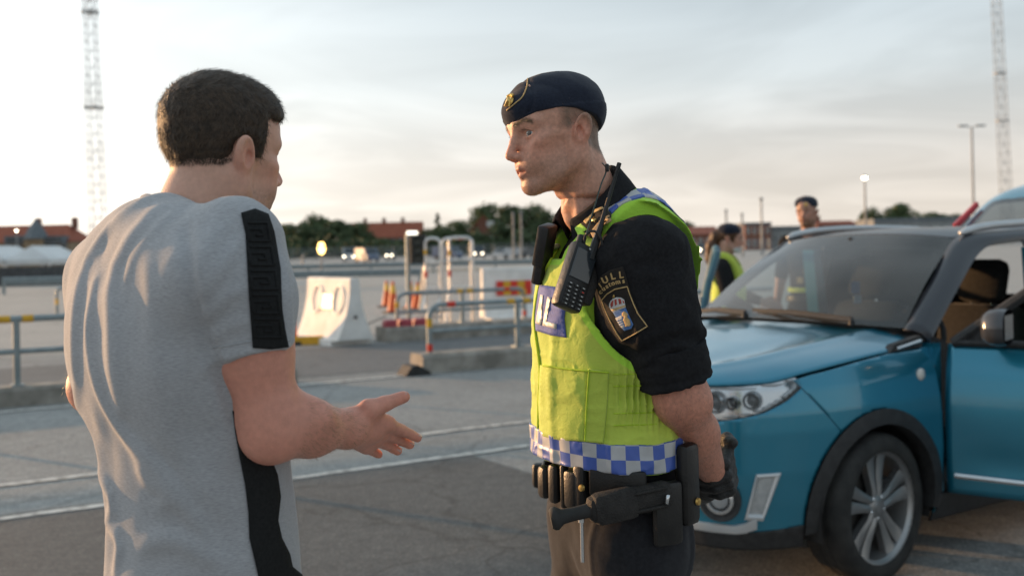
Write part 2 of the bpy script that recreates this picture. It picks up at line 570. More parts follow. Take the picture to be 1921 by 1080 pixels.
# ------------------------------------------------------------------ white concrete barriers
def barrier(label, p, d, L, h, bw, tw):
    """p: ground corner at the near end of the face; d along it; profile flares at the foot"""
    root = thing('concrete_barrier', label, 'barrier', p)
    n = Vector((-d.y, d.x, 0))
    prof = []
    c = bw / 2
    def half(t): # half width at height t (0..1)
        if t < .10: return bw / 2
        return tw / 2 + (bw / 2 - tw / 2) * ((1 - t) ** 2.1)
    hs = [0, .10, .17, .25, .34, .45, .58, .72, .86, .97, 1.0]
    right = [(half(t), t * h) for t in hs]
    right[-1] = (right[-1][0] - .02, h)
    poly = right + [(-a, b_) for a, b_ in reversed(right)]
    # feet: three blocks with gaps below, body above
    b = MB(); b.prism([(a, max(b_, .085 * h)) for a, b_ in poly], -n * 0, n, UP, d, L)
    b.build('wall', M_WHITEC, root, 25)
    k = max(2, round(L / .8))
    for i in range(k):
        b = MB(); w = L / k * .62
        b.box(d * (L * (i + .5) / k) + UP * (.0425 * h), (w, bw - .006, .085 * h), math.atan2(d.y, d.x))
        b.build('foot', M_WHITEC, root)
    b = MB(); b.tube([d * -.012 + UP * (.42 * h), d * .03 + UP * (.42 * h)], .03, 10); b.build('lifting_hole', M_RUB, root)
    return root, n
pb = G(668, 648)
d1 = Vector((-.55, .83, 0)).normalized()
B1, n1 = barrier('white concrete barrier with two ring reflectors beside the orange cones', pb, d1, 1.75, 1.10, .74, .17)
# on its sunlit side: two big rings and a plate between them, set on the slanting face
M_REFL = pmat('pale_reflective_sheet', (.80, .78, .74), (.86, .84, .80), 20, .35, metal=.0)
side = Vector((-d1.y, d1.x, 0))
if side.x > 0: side = -side
tilt = (UP * .97 - side * .16).normalized()
fn = d1.cross(tilt).normalized()
if fn.dot(side) < 0: fn = -fn
def on_face(a, hgt):
    t = hgt / 1.10
    return d1 * a + side * (.085 + .285 * (1 - t) ** 2.1 + .012) + UP * hgt
for a in (.36, 1.22):
    b = MB()
    M = Matrix((d1, tilt, fn)).transposed()
    b.tube([on_face(a, .74) + (d1 * math.cos(t) * .20 + tilt * math.sin(t) * .235) + fn * .012 for t in np.linspace(0, 2 * math.pi, 32, endpoint=False)], .016, 8, closed=True)
    b.build('ring_reflector', M_REFL, B1, True)
b = MB(); b.bbox(on_face(.79, .70), (.46, .26, .03), .01, M=Matrix((d1, tilt, fn)).transposed()); b.build('reflector_plate', pmat('cream_reflective_sheet', (.42, .35, .24), (.47, .40, .28), 20, .4, metal=.0), B1)
b = MB()
yb = G(594, 646)
b.bbox(Vector((yb.x - .06, yb.y - .02, .07)), (.74, .05, .15), .008, rz=rad(8))
tag(b.build('yellow_board', M_YEL), 'yellow painted board lying at the foot of the white barrier', 'board')
b = MB()
b.tube([G(630, 640) + UP * .12, G(665, 632) + UP * .13, G(700, 622) + UP * .19, G(725, 612) + UP * .2], .012, 6)
tag(b.build('cable', M_RUB), 'thin dark cable running from the white barrier to the far kerb', 'cable')
pb2 = G(905, 604)
B2, n2b = barrier('white concrete barrier with red and yellow striped panel behind the rail', pb2, Vector((.97, .24, 0)).normalized(), 2.3, 1.12, .7, .16)
dd = Vector((.97, .24, 0)).normalized(); sd = Vector((.24, -.97, 0))
for i in range(5):
    b = MB()
    b.bbox(dd * (.30 + i * .152 + .05) + sd * .17 + UP * .70, (.15, .02, .30), .004, rz=math.atan2(dd.y, dd.x))
    b.build('stripe_panel', [M_RED, M_YEL][i % 2], B2)

# ------------------------------------------------------------------ cones
M_ORA = pmat('orange_cone_plastic', (.62, .085, .02), (.74, .12, .03), 8, .5)
M_CYEL = pmat('yellow_cone_sleeve', (.70, .38, .03), (.78, .46, .05), 8, .45)
def cone(label, p, h, lean=0.0, top=True):
    root = thing('traffic_cone', label, 'traffic cone', p, random.Random(int(p.x * 97)).uniform(0, 1), 'orange traffic cones in the yard')
    root.rotation_euler[1] = lean
    b = MB(); k = h / .75
    b.bbox((0, 0, .025 * k), (.40 * k, .40 * k, .05 * k), .02); b.build('base', M_RUB, root)
    r = lambda z: (.145 - .115 * (z / .75)) * k
    b = MB(); b.lathe([(.17 * k, .05 * k), (r(.07), .075 * k), (r(.48), .48 * k)], n=18); b.build('cone_body', M_ORA, root, 40)
    b = MB(); b.lathe([(r(.48) + .004, .47 * k), (r(.66) + .004, .66 * k)], n=18); b.build('sleeve', M_CYEL if top else M_ORA, root, 40)
    b = MB(); b.lathe([(r(.66), .655 * k), (r(.75), .745 * k), (.012, .75 * k)], n=18); b.build('tip', M_ORA, root, 40)
    return root
cone('orange cone with yellow sleeve, further left one of the leftmost pair', G(726, 576), .72)
cone('orange cone with yellow sleeve, nearer one of the leftmost pair', G(738, 587), .78)
cone('orange cone with yellow sleeve, left one behind the signal post', G(771, 580), .73)
cone('orange cone with yellow sleeve leaning right of the signal post', G(781, 582), .72, .10)
cone('large plain orange cone beside the white barrier and grey sleeve', G(541, 646), .92, top=False)

# ------------------------------------------------------------------ signal on a post
ps = G(768, 611)
M_BLK = pmat('black_signal_plastic', (.012, .014, .013), (.025, .027, .026), 12, .45)
sg = thing('traffic_signal', 'black signal box on a thin steel post behind the far rail', 'traffic signal', ps)
kz = lambda py: W(768, py, ps.y).z
b = MB(); b.tube([(0, 0, 0), (0, 0, kz(440))], .045, 10); b.build('post', M_GALV, sg, 40)
hb = (kz(441) - kz(494))
b = MB(); b.bbox((.22, -.02, kz(467.5)), (.32, .24, hb), .02); b.build('housing', M_BLK, sg)
for i in range(3):
    b = MB(); z_ = kz(467.5) + hb * .3 * (1 - i)
    M = Matrix(((1, 0, 0), (0, 0, -1), (0, 1, 0)))
    b.lathe([(.0, .0), (.085, .006), (.09, 0)], (.22, -.142, z_), 18, M); b.build('lens', pmat('dark_lens', (.02, .025, .02), None, 10, .15), sg, 40)
    b = MB(); b.tube(arc((.22, -.2, z_), (1, 0, 0), (0, 0, 1), .10, 0, math.pi, 8), .012, 6); b.build('hood', M_BLK, sg)
b = MB(); b.bbox((.10, -.02, kz(437)), (.22, .16, .07), .02); b.build('lit_hood', emat('pale_glow', (1, .93, .78), 1.6), sg)  # lit white hood on top, its brightness put in as emission

# ------------------------------------------------------------------ aluminium platform steps
pl = G(812, 612)
st = thing('platform_steps', 'aluminium platform steps with arched handrails behind the far rail', 'steps', pl)
X = lambda px: (W(px, 520, pl.y).x - pl.x)
Z = lambda py: W(820, py, pl.y).z
def arch(x0, x1, y, ztop, zb, name='handrail'):
    b = MB(); r = .10 if x1 - x0 > .3 else .11
    P = [Vector((x0, y, zb)), Vector((x0, y, ztop - r))] + arc((x0 + r, y, ztop - r), (1, 0, 0), (0, 0, 1), r, math.pi, math.pi / 2)[1:]
    P += arc((x1 - r, y, ztop - r), (1, 0, 0), (0, 0, 1), r, math.pi / 2, 0) + [Vector((x1, y, zb))]
    b.tube(P, .03, 8); b.build(name, M_ALU, st, 40)
arch(X(799), X(827), 0, Z(447), 0)
arch(X(842), X(884), .35, Z(446), 0)
arch(X(826), X(884), .9, Z(447), 0)
for i, py in enumerate((492, 541, 580)):
    b = MB(); b.bbox(((X(799) + X(827)) / 2, -.04 - .12 * i, Z(py)), (X(827) - X(799) + .05, .16 + .06 * i, .07), .01); b.build('tread', M_ALU, st)
for i, py in enumerate((489, 542)):
    b = MB(); b.bbox(((X(842) + X(884)) / 2, .32, Z(py)), (X(884) - X(842) + .04, .12, .05), .01); b.build('tread', M_ALU, st)
b = MB(); b.tube([(X(827), 0, Z(489)), (X(884), .35, Z(487))], .022, 8); b.build('side_rail', M_ALU, st, 40)
for a, c in (((X(800), -.05, Z(548)), (X(786), -.45, 0.02)), ((X(826), -.05, Z(548)), (X(816), -.45, .02)), ((X(842), .3, Z(545)), (X(832), .1, .02)), ((X(796), .2, Z(500)), (X(780), .6, Z(590)))):
    b = MB(); b.tube([a, c], .028, 8); b.build('stay', M_ALU, st, 40)
b = MB(); b.bbox((X(799), -.5, Z(586)), (.34, .2, .06), .01); b.build('tread', M_ALU, st)
b = MB(); b.bbox((X(820), -.42, Z(590)), (.26, .2, .06), .01); b.build('tread', M_ALU, st)
for x, y, z0, z1, m in ((X(799), 0, Z(477), Z(468), M_YEL), (X(842), .35, Z(480), Z(470), M_YEL), (X(799), 0, Z(520), Z(508), M_RED), (X(842), .35, Z(520), Z(508), M_RED)):
    b = MB(); b.tube([(x, y, z0), (x, y, z1)], .035, 10); b.build('band', m, st, 40)
b = MB(); b.tube([(X(858), .9, Z(447)), (X(866), .9, Z(447))], .035, 10); b.build('band', M_RED, st, 40)
b = MB(); b.tube([(X(843), .9, Z(447)), (X(850), .9, Z(447))], .035, 10); b.build('band', M_YEL, st, 40)

# ------------------------------------------------------------------ far side: trees
M_BARK = pmat('bark', (.05, .04, .03), (.09, .07, .05), 6, .9)
def leafmat(name, c1, c2):
    m = pmat(name, c1, c2, 0.45, .7, spec=.25, detail=6, lo=.3, hi=.7)
    return m
M_LEAF = [leafmat('leaf_dark', (.062, .088, .044), (.100, .136, .066)), leafmat('leaf_mid', (.068, .100, .046), (.115, .155, .070)), leafmat('leaf_olive', (.056, .070, .034), (.092, .110, .052))]  # leaf colours lightened to stand in for distance haze
def crown_mesh(name, seed, h, w, mat, kind='round', nleaf=4800, leaf=.36):
    """clumps of leaf-sized faces spread through the crown's volume"""
    rng = np.random.default_rng(seed)
    nb = 46 if kind == 'round' else 24
    V, Fc = [], []
    cl = []
    for i in range(nb):
        t = rng.random()
        if kind == 'round':
            z = h * (.08 + .84 * t)
            rr = w / 2 * math.sqrt(max(0.04, 1 - ((t - .40) / .66) ** 2))
        else:
            z = h * (.08 + .9 * t)
            rr = w / 2 * (1 - t) ** .75 + .1
        a = rng.random() * 2 * math.pi
        q = rr * math.sqrt(rng.random()) * .8
        cl.append((q * math.cos(a), q * math.sin(a), z, (w * .17 if kind == 'round' else w * .16 * (1.15 - t)) * rng.uniform(.7, 1.3)))
    per = nleaf // nb
    for x, y, z, r in cl:
        d = rng.normal(size=(per, 3)); d /= np.linalg.norm(d, axis=1)[:, None]
        rad_ = r * rng.uniform(.55, 1.12, per)[:, None]
        c = np.array([x, y, z]) + d * rad_ * np.array([1, 1, .8])
        s = leaf * rng.uniform(.5, 1.3, per)
        for k in range(per):
            a1 = rng.normal(size=3); a1 -= d[k] * a1.dot(d[k]) * .6; a1 /= np.linalg.norm(a1)
            a2 = np.cross(a1, d[k] + rng.normal(size=3) * .5); a2 /= np.linalg.norm(a2) + 1e-9
            o = len(V)
            p = c[k]
            V += [p - a1 * s[k], p - a2 * s[k] * .6, p + a1 * s[k], p + a2 * s[k] * .6]
            Fc.append((o, o + 1, o + 2, o + 3))
    me = bpy.data.meshes.new(name)
    me.from_pydata([tuple(map(float, v)) for v in V], [], Fc)
    me.materials.append(mat)
    return me
def trunk_mesh(h, w, seed):
    rnd = random.Random(seed)
    b = MB()
    b.tube([(0, 0, 0), (.1, 0, h * .25), (0, .1, h * .55), (.05, 0, h * .85)], [h * .028, h * .022, h * .013, h * .004], 7)
    for i in range(5):
        a = rnd.uniform(0, 6.28); z = h * rnd.uniform(.25, .6)
        b.tube([(0, 0, z), (math.cos(a) * w * .16, math.sin(a) * w * .16, z + h * .09), (math.cos(a) * w * .34, math.sin(a) * w * .34, z + h * .2)], [h * .011, h * .008, h * .003], 5)
    me = bpy.data.meshes.new('trunk'); me.from_pydata(b.v, [], b.f); me.materials.append(M_BARK)
    return me
CROWNS = {}
for kind, n in (('round', 4), ('cone', 2)):
    for i in range(n):
        for mi in (range(3) if kind == 'round' else (0,)):
            CROWNS[(kind, i, mi)] = crown_mesh('crown', 11 + i * 7 + (50 if kind == 'cone' else 0), 10.0, 9.0 if kind == 'round' else 3.4, M_LEAF[mi], kind)
TRUNKS = {'round': trunk_mesh(10, 9, 3), 'cone': trunk_mesh(10, 3, 4)}
_tk = [0]
def tree(px, ytop, wpx, d, label, mi=1, kind='round', group=None):
    p = W(px, ytop, d)
    h = p.z
    w = wpx * d / F_PX
    i = _tk[0]; _tk[0] += 1
    root = thing('tree', label, 'tree', (p.x, d, 0), i * 1.7, group)
    sw = w * (1.38 if kind == 'round' else 1.15) / (9.0 if kind == 'round' else 3.4)
    root.scale = (sw, sw, h / 10.0 * 1.03)
    v = CROWNS[(kind, i % (4 if kind == 'round' else 2), mi if kind == 'round' else 0)]
    for nm, me in (('crown', v), ('trunk', TRUNKS[kind])):
        o = bpy.data.objects.new(nm, me); COL.objects.link(o); o.parent = root
    return root
GT = 'trees in the far row behind the yard'
for px, yt, wp, d, mi, lab in (
    (500, 430, 60, 300, 0, 'dark tree partly behind the grey sleeve in the far row'),
    (533, 424, 62, 300, 1, 'leafy tree right beside the grey sleeve in the far row'),
    (562, 420, 58, 290, 0, 'bushy tree just left of the tallest crown above the amber lamp'),
    (592, 407, 56, 300, 1, 'tall rounded tree straight above the amber lamp'),
    (632, 416, 70, 290, 0, 'broad dark tree left of the long red roof'),
    (668, 422, 56, 285, 0, 'dark tree overlapping the left end of the long red roof'),
    (712, 447, 46, 270, 1, 'low green tree in front of the long red roof, left one'),
    (748, 452, 44, 270, 1, 'low green tree in front of the long red roof, middle one'),
    (779, 441, 36, 270, 0, 'low green tree in front of the right end of the long red roof'),
    (800, 432, 30, 290, 2, 'small tree between the long red roof and the pointed conifer'),
    (860, 414, 58, 300, 1, 'rounded tree between the pointed conifer and the red gabled house'),
    (838, 426, 50, 270, 1, 'broad tree just right of the pointed conifer'),
    (812, 436, 34, 268, 0, 'low dark tree just left of the pointed conifer'),
    (911, 387, 56, 345, 1, 'tall tree rising behind the red gabled house'),
    (898, 437, 60, 270, 0, 'low dark tree in front of the red gabled house'),
    (945, 420, 60, 275, 0, 'dark tree in front of the gabled house, right one'),
    (958, 388, 58, 310, 0, 'tall rounded tree right of the red gabled house'),
    (1003, 388, 52, 310, 1, 'tall rounded tree beside the officer\'s dark collar'),
    (1030, 396, 46, 300, 0, 'tree half hidden by the officer\'s collar in the far row'),
    (985, 432, 56, 270, 0, 'low dark tree below the tall crowns beside the officer'),
    (1244, 398, 30, 300, 0, 'tree peeking over the officer\'s back in the far row'),
    (1286, 418, 52, 240, 0, 'dark green tree between the officer\'s back and the woman in the beret'),
    (1262, 432, 40, 260, 1, 'tree just behind the yellow strap on the officer\'s back'),
    (1634, 394, 40, 260, 0, 'rounded dark tree above the car roof, left of the pair'),
    (1690, 386, 66, 260, 1, 'broad rounded tree above the car roof, right of the pair'),
    (1757, 402, 62, 330, 0, 'low distant tree above the car roof below the lamp post'),
    (1800, 402, 46, 330, 2, 'low distant tree beside the raised tailgate'),
    ):
    tree(px, yt, wp, d, lab, mi, 'round', GT)
tree(820, 402, 26, 285, 'narrow pointed dark conifer right of the long red roof', 0, 'cone')

# hedge and undergrowth that fills in under the far trees
def hedge(name, label, spans, seed, mat, h, leaf=.5):
    rng = np.random.default_rng(seed)
    V, Fc = [], []
    for px0, px1, yt, d in spans:
        a, c = W(px0, 470, d), W(px1, 470, d)
        zt = W((px0 + px1) / 2, yt, d).z
        n = int((c.x - a.x) * 26)
        for k in range(n):
            x = rng.uniform(a.x, c.x); bump = .75 + .25 * math.sin(x * .9) * math.cos(x * .37)
            p = np.array([x, d + rng.uniform(-2, 2), rng.uniform(0, zt * bump)])
            a1 = rng.normal(size=3); a1 /= np.linalg.norm(a1); a2 = np.cross(a1, rng.normal(size=3)); a2 /= np.linalg.norm(a2)
            s_ = leaf * rng.uniform(.6, 1.4); o = len(V)
            V += [p - a1 * s_, p - a2 * s_ * .6, p + a1 * s_, p + a2 * s_ * .6]; Fc.append((o, o + 1, o + 2, o + 3))
    me = bpy.data.meshes.new(name); me.from_pydata([tuple(map(float, v)) for v in V], [], Fc); me.materials.append(mat)
    o = bpy.data.objects.new(name, me); COL.objects.link(o)
    return tag(o, label, 'hedge', None, 'stuff')
hedge('hedge', 'dark undergrowth and hedge below the far trees', [(490, 690, 430, 262), (690, 800, 446, 262), (790, 1060, 428, 262), (1235, 1345, 436, 235), (1600, 1830, 416, 250)], 3, M_LEAF[0], 3.0)
# ------------------------------------------------------------------ far side: buildings
M_TILE = pmat('red_roof_tile', (.24, .062, .030), (.34, .095, .048), 1.2, .8, bump=.3, bscale=4, stretch=(1, 1, 4))
M_BRICK = pmat('red_brick', (.16, .068, .045), (.24, .105, .07), 1.5, .85)
M_OCH = pmat('ochre_render', (.30, .21, .13), (.38, .28, .18), 1.0, .85)
M_GREYB = pmat('grey_cladding', (.20, .21, .21), (.27, .28, .28), 1.0, .7)
M_SLATE = pmat('grey_blue_slate', (.10, .12, .135), (.16, .18, .195), 2.0, .6)
M_WGL = pmat('dark_window_glass', (.035, .045, .055), (.07, .085, .095), 1.0, .12)
M_WFR = pmat('white_window_frame', (.55, .55, .53), None, 2, .6)
def house(name, label, px0, px1, yr, ye, d, depth, wall, hip=0.0, rows=2, cols=6, gable_front=False, chim=(), rz=0.0, flat=False):
    p0, p1 = W(px0, ye, d), W(px1, ye, d)
    w = p1.x - p0.x
    he = W((px0 + px1) / 2, ye, d).z
    hr = W((px0 + px1) / 2, yr, d).z
    root = thing(name, label, 'building', ((p0.x + p1.x) / 2, d, 0), rz)
    b = MB(); b.box((0, depth / 2, he / 2), (w, depth, he)); b.build('wall', wall, root)
    e = .4
    b = MB()
    if flat:
        b.box((0, depth / 2, he + (hr - he) / 2), (w + .3, depth + .3, max(.3, hr - he)))
        rf = b.build('roof', M_SLATE, root)
    elif gable_front:
        b.prism([(-w / 2 - e, he - .2), (0, hr), (w / 2 + e, he - .2), (w / 2 + e, he + .1), (0, hr + .3), (-w / 2 - e, he + .1)], (0, -e, 0), (1, 0, 0), UP, (0, 1, 0), depth + 2 * e)
        rf = b.build('roof', M_TILE, root)
        g = MB(); g.prism([(-w / 2, he - .01), (w / 2, he - .01), (0, hr - .1)], (0, .02, 0), (1, 0, 0), UP, (0, 1, 0), depth - .04); g.build('gable', wall, root)
    else:
        hx = hip
        vs = [(-w / 2 - e, -e, he), (w / 2 + e, -e, he), (w / 2 + e, depth + e, he), (-w / 2 - e, depth + e, he), (-w / 2 - e + hx, depth / 2, hr), (w / 2 + e - hx, depth / 2, hr)]
        b.add(vs, [(0, 1, 5, 4), (1, 2, 5), (2, 3, 4, 5), (3, 0, 4), (3, 2, 1, 0)])
        rf = b.build('roof', M_TILE, root)
    for c in chim:
        x = (W(c, ye, d).x - (p0.x + p1.x) / 2)
        cb = MB(); cb.box((x, depth / 2 - .3, hr + .2), (1.0, .8, 2.2)); cb.build('chimney', M_BRICK, rf)
    fw = MB(); fp = MB()
    sw = w / cols
    for r in range(rows):
        for c in range(cols):
            zc_ = he * (r + .55) / rows
            xc = -w / 2 + sw * (c + .5)
            a = MB(); a.box((xc, -.03, zc_), (min(1.5, sw * .5), .12, he / rows * .5)); fr = a.build('window', M_WFR, root)
            a = MB(); a.box((xc, -.10, zc_), (min(1.5, sw * .5) - .25, .06, he / rows * .5 - .25)); a.build('pane', M_WGL, fr)
    return root
hl = house('apartment_house', 'ochre building with red tiled roof and grey turret at far left', -60, 131, 421, 455, 200, 12, M_OCH, hip=3, rows=2, cols=9, chim=(48, 118))
cx_ = W(70, 455, 200).x - hl.location.x
b = MB(); b.box((cx_, -.6, W(70, 447, 200).z / 2), (3.6, 2.0, W(70, 447, 200).z)); b.build('turret', M_OCH, hl)
b = MB(); b.lathe([(2.5, W(70, 448, 200).z), (1.5, W(70, 430, 200).z), (.05, W(70, 409, 200).z)], (cx_, -.4, 0), 8); b.build('turret_roof', M_SLATE, hl)
for px in (36, 104):
    x = W(px, 450, 200).x - hl.location.x
    b = MB(); b.box((x, -.1, W(px, 450, 200).z), (4.4, 2.4, 1.5)); dm = b.build('dormer', M_SLATE, hl)
    b = MB(); b.box((x, -1.34, W(px, 450, 200).z), (3.4, .08, 1.0)); b.build('pane', M_WGL, dm)
house('long_house', 'long building with red tiled roof behind the low trees', 640, 788, 416, 446, 315, 14, M_BRICK, hip=0.0, rows=3, cols=10, chim=(680, 716, 752))
hg = house('gabled_house', 'red gabled house between tall trees left of the officer', 880, 934, 405, 436, 300, 12, M_BRICK, gable_front=True, rows=2, cols=3)
b = MB(); b.box((2.0, -.5, W(910, 420, 300).z), (2.0, .5, 1.6)); b.build('window', M_WFR, hg)
house('long_shed', 'low brown roofed shed behind the woman in the beret', 1250, 1350, 424, 440, 160, 12, M_BRICK, hip=0, rows=1, cols=7)
house('brick_block', 'flat roofed red brick block between the two officers at the car', 1397, 1446, 417, 422, 200, 10, M_BRICK, rows=2, cols=4, flat=True)
house('glass_hall', 'grey flat roofed hall behind the windscreen and the bareheaded man', 1446, 1502, 424, 430, 205, 10, M_GREYB, rows=1, cols=4, flat=True)
house('low_house', 'low brick house with pale gable right of the man behind the car', 1533, 1606, 413, 421, 240, 10, M_BRICK, hip=0, rows=1, cols=5, chim=(1545,))
house('pale_shed', 'long low pale shed just above the car roof', 1640, 1830, 408, 415, 190, 10, M_GREYB, rows=1, cols=9, flat=True)
# canopies at the left with a dark fence in front
M_CANV = pmat('white_canvas', (.62, .63, .63), (.74, .75, .75), 1.0, .6)
M_DFEN = pmat('dark_fence_boards', (.05, .052, .055), (.075, .077, .08), 2.0, .7)
for px, lab in ((-18, 'white peaked canopy roof cut by the left edge'), (66, 'white peaked canopy roof in front of the turreted building')):
    d = 62
    c = W(px, 500, d)
    root = thing('canopy', lab, 'canopy', (c.x, d, 0))
    zt, ze = W(px, 461, d).z, W(px, 487, d).z
    hw = (W(54, 500, d).x - W(0, 500, d).x) * .80
    b = MB(); b.add([(-hw, -1, ze), (hw, -1, ze), (hw, 4, ze), (-hw, 4, ze), (0, -.4, zt), (0, 3.4, zt), (-hw, -1, ze - .28), (hw, -1, ze - .28), (hw, 4, ze - .28), (-hw, 4, ze - .28)],
                  [(0, 1, 4), (1, 2, 5, 4), (2, 3, 5), (3, 0, 4, 5), (0, 6, 7, 1), (1, 7, 8, 2), (2, 8, 9, 3), (3, 9, 6, 0)])
    b.build('roof', M_CANV, root)
    for x in (-hw + .1, hw - .1):
        for y in (-.9, 3.9):
            b = MB(); b.tube([(x, y, 0), (x, y, ze)], .06, 8); b.build('pole', M_ALU, root)
d = 60
fa, fb = W(-70, 540, d), W(134, 540, d)
root = thing('board_fence', 'dark board fence below the white canopies at far left', 'fence', (fa.x, d, 0))
zt = W(60, 500, d).z
nb_ = 14
for i in range(nb_):
    w_ = (fb.x - fa.x) / nb_
    b = MB(); b.box((w_ * (i + .5), 0, zt / 2), (w_ - .03, .06, zt)); b.build('board', M_DFEN, root)
# mesh fence along the far edge of the yard
M_FEN = pmat('galvanised_fence', (.22, .24, .25), (.30, .32, .33), 4, .5, metal=.4)
root = thing('yard_fence', 'long grey mesh fence along the far edge of the yard', 'fence', (0, 170, 0))
for i in range(40):
    x = -75 + i * 4.0
    b = MB(); b.tube([(x, 0, 0), (x, 0, 2.2)], .06, 5); b.build('post', M_FEN, root)
b = MB()
for i in range(9): b.tube([(-75, 0, .3 + i * .23), (81, 0, .3 + i * .23)], .022, 4)
for i in range(390): b.tube([(-75 + i * .4, 0, .2), (-75 + i * .4, 0, 2.15)], .016, 3)
b.build('mesh', M_FEN, root)['kind'] = 'stuff'
# low guard rail beams in the yard
for y0, xa, xb, lab in ((70, -38, 3, 'long low steel crash barrier across the pale yard'), (46, -22, -4, 'shorter low steel crash barrier at the left of the pale yard')):
    root = thing('crash_barrier', lab, 'barrier', (0, y0, 0))
    b = MB(); b.prism([(0, .42), (-.06, .50), (0, .58), (-.06, .66), (0, .74), (.02, .74), (-.04, .66), (.02, .58), (-.04, .50), (.02, .42)], (xa, 0, 0), (0, 1, 0), UP, (1, 0, 0), xb - xa)
    b.build('beam', M_GALV, root)
    n = int((xb - xa) / 4)
    for i in range(n + 1):
        b = MB(); b.box((xa + (xb - xa) * i / n, .08, .36), (.12, .1, .72)); b.build('post', M_GALV, root)
sheet('verge', [(-60, 74, 0), (10, 74, 0), (10, 78, 0), (-60, 78, 0)], .02, pmat('dry_grass', (.10, .09, .04), (.17, .15, .07), 2, .9))
# ------------------------------------------------------------------ masts
M_MAST = pmat('mast_steel', (.33, .34, .35), (.45, .46, .46), .5, .5, metal=.3)
def mast(label, pxb, pxt, yb, yt, wb, wt, d, gear, r=.045, nseg=30):
    B_, T_ = W(pxb, yb, d), W(pxt, yt, d)
    base = B_ + (B_ - T_) * (B_.z / (T_.z - B_.z)); 
    root = thing('lattice_mast', label, 'mast', (base.x, d, 0))
    ax = (T_ - base)
    w0 = wb * d / F_PX; w1 = wt * d / F_PX
    def leg(k, t):
        w = w0 + (w1 - w0) * t
        sx, sy = ((-1, -1), (1, -1), (1, 1), (-1, 1))[k]
        return ax * t + Vector((sx * w / 2, sy * w / 2, 0))
    for k in range(4):
        b = MB(); b.tube([leg(k, 0), leg(k, 1)], r * 1.5, 6); b.build('leg', M_MAST, root)
    b = MB()
    for i in range(nseg):
        t0, t1 = i / nseg, (i + 1) / nseg
        for k in range(4):
            j = (k + 1) % 4
            b.tube([leg(k, t0), leg(j, t1)] if i % 2 else [leg(j, t0), leg(k, t1)], r * .8, 4)
            b.tube([leg(k, t1), leg(j, t1)], r * .8, 4)
    b.build('bracing', M_MAST, root)
    for t, s in gear:
        c = ax * t
        w = w0 + (w1 - w0) * t
        for k in range(4):
            b = MB(); a = k * math.pi / 2 + .4
            b.bbox(c + Vector((math.cos(a) * w * .75, math.sin(a) * w * .75, 0)), (.35 * s, .35 * s, 1.1 * s), .05, a); b.build('antenna', M_MAST, root)
        b = MB(); b.box(c, (w * 1.25, w * 1.25, .15)); b.build('platform', M_MAST, root)
    return root
mast('tall grey lattice mast with antennas at the left', 183, 167, 385, -30, 27, 17, 150, [(.955, .8), (.90, .7), (.565, .6)], r=.035, nseg=34)
mast('slender grey lattice mast at the right edge', 1886, 1866, 340, -60, 17, 13, 170, [(.45, .3), (.62, .3)], r=.035, nseg=30)

# ------------------------------------------------------------------ lamps
M_GLOW = emat('lit_lamp', (1.0, .86, .62), 9.0)
M_AMB = emat('amber_lamp', (1.0, .60, .16), 7.0)
M_POLE = pmat('lamp_post_paint', (.20, .21, .215), (.28, .29, .295), 2, .5)
def lamp(label, px, py, d, r, mat, rp=.06, double=False, lit=True):
    p = W(px, py, d)
    root = thing('street_lamp', label, 'street lamp', (p.x, d, 0))
    b = MB(); b.tube([(0, 0, 0), (0, 0, p.z - .05)], [rp * 1.4, rp], 8); b.build('post', M_POLE, root, 40)
    if double:
        for s in (-1, 1):
            b = MB(); b.tube([(0, 0, p.z - .1), (s * .5, 0, p.z + .05)], .05, 6); b.bbox((s * .95, 0, p.z + .1), (1.0, .4, .2), .06); b.build('lamp_head', M_POLE, root)
    else:
        b = MB(); b.lathe([(.02, r * 1.1), (r * .6, r * 1.0), (r * 1.05, r * .3), (r * 1.05, r * .15)], (0, 0, p.z), 12); b.build('lamp_shade', M_POLE, root, 40)
        tl = 1.7 if mat is M_AMB else 1.0
        b = MB(); b.lathe([(.01, -r * tl), (r * .7, -r * .7 * tl), (r, 0), (r * .8, r * .5 * tl), (r * .4, r * .8 * tl)], (0, 0, p.z), 12); b.build('bulb', mat, root, True)
    return root
lamp('tall double headed lamp post at the right above the tailgate', 1823, 238, 115, .3, None, rp=.11, double=True)
lamp('lit lamp on a thin post above the car roof', 1622, 333, 115, .26, M_GLOW, rp=.10)
lamp('small lit lamp on a white post before the turreted building', 31, 432, 75, .10, M_GLOW, rp=.05)
lamp('bright amber lamp on a short post right of the grey sleeve', 603, 465, 52, .19, M_AMB, rp=.04)
lamp('lamp post with small head between the two officers at the car', 1428, 374, 120, .22, M_POLE, rp=.10)
for px, yt, lab in ((962, 400, 'thin grey pole in front of the trees, left of two by the officer'), (977, 398, 'thin grey pole in front of the trees, right of two by the officer'), (1362, 395, 'thin grey pole above the woman in the beret'), (1392, 402, 'thin grey pole just right of the woman in the beret'), (568, 478, 'short pale post left of the amber lamp'), (682, 478, 'short pale post right of the headlights')):
    d = 110
    p = W(px, yt, d)
    b = MB(); b.tube([(0, 0, 0), (0, 0, p.z)], .10, 7)
    b.bbox((0, 0, p.z), (.3, .2, .25), .04)
    tag(b.build('pole', M_POLE, None, 40, (p.x, d, 0)), lab, 'pole')

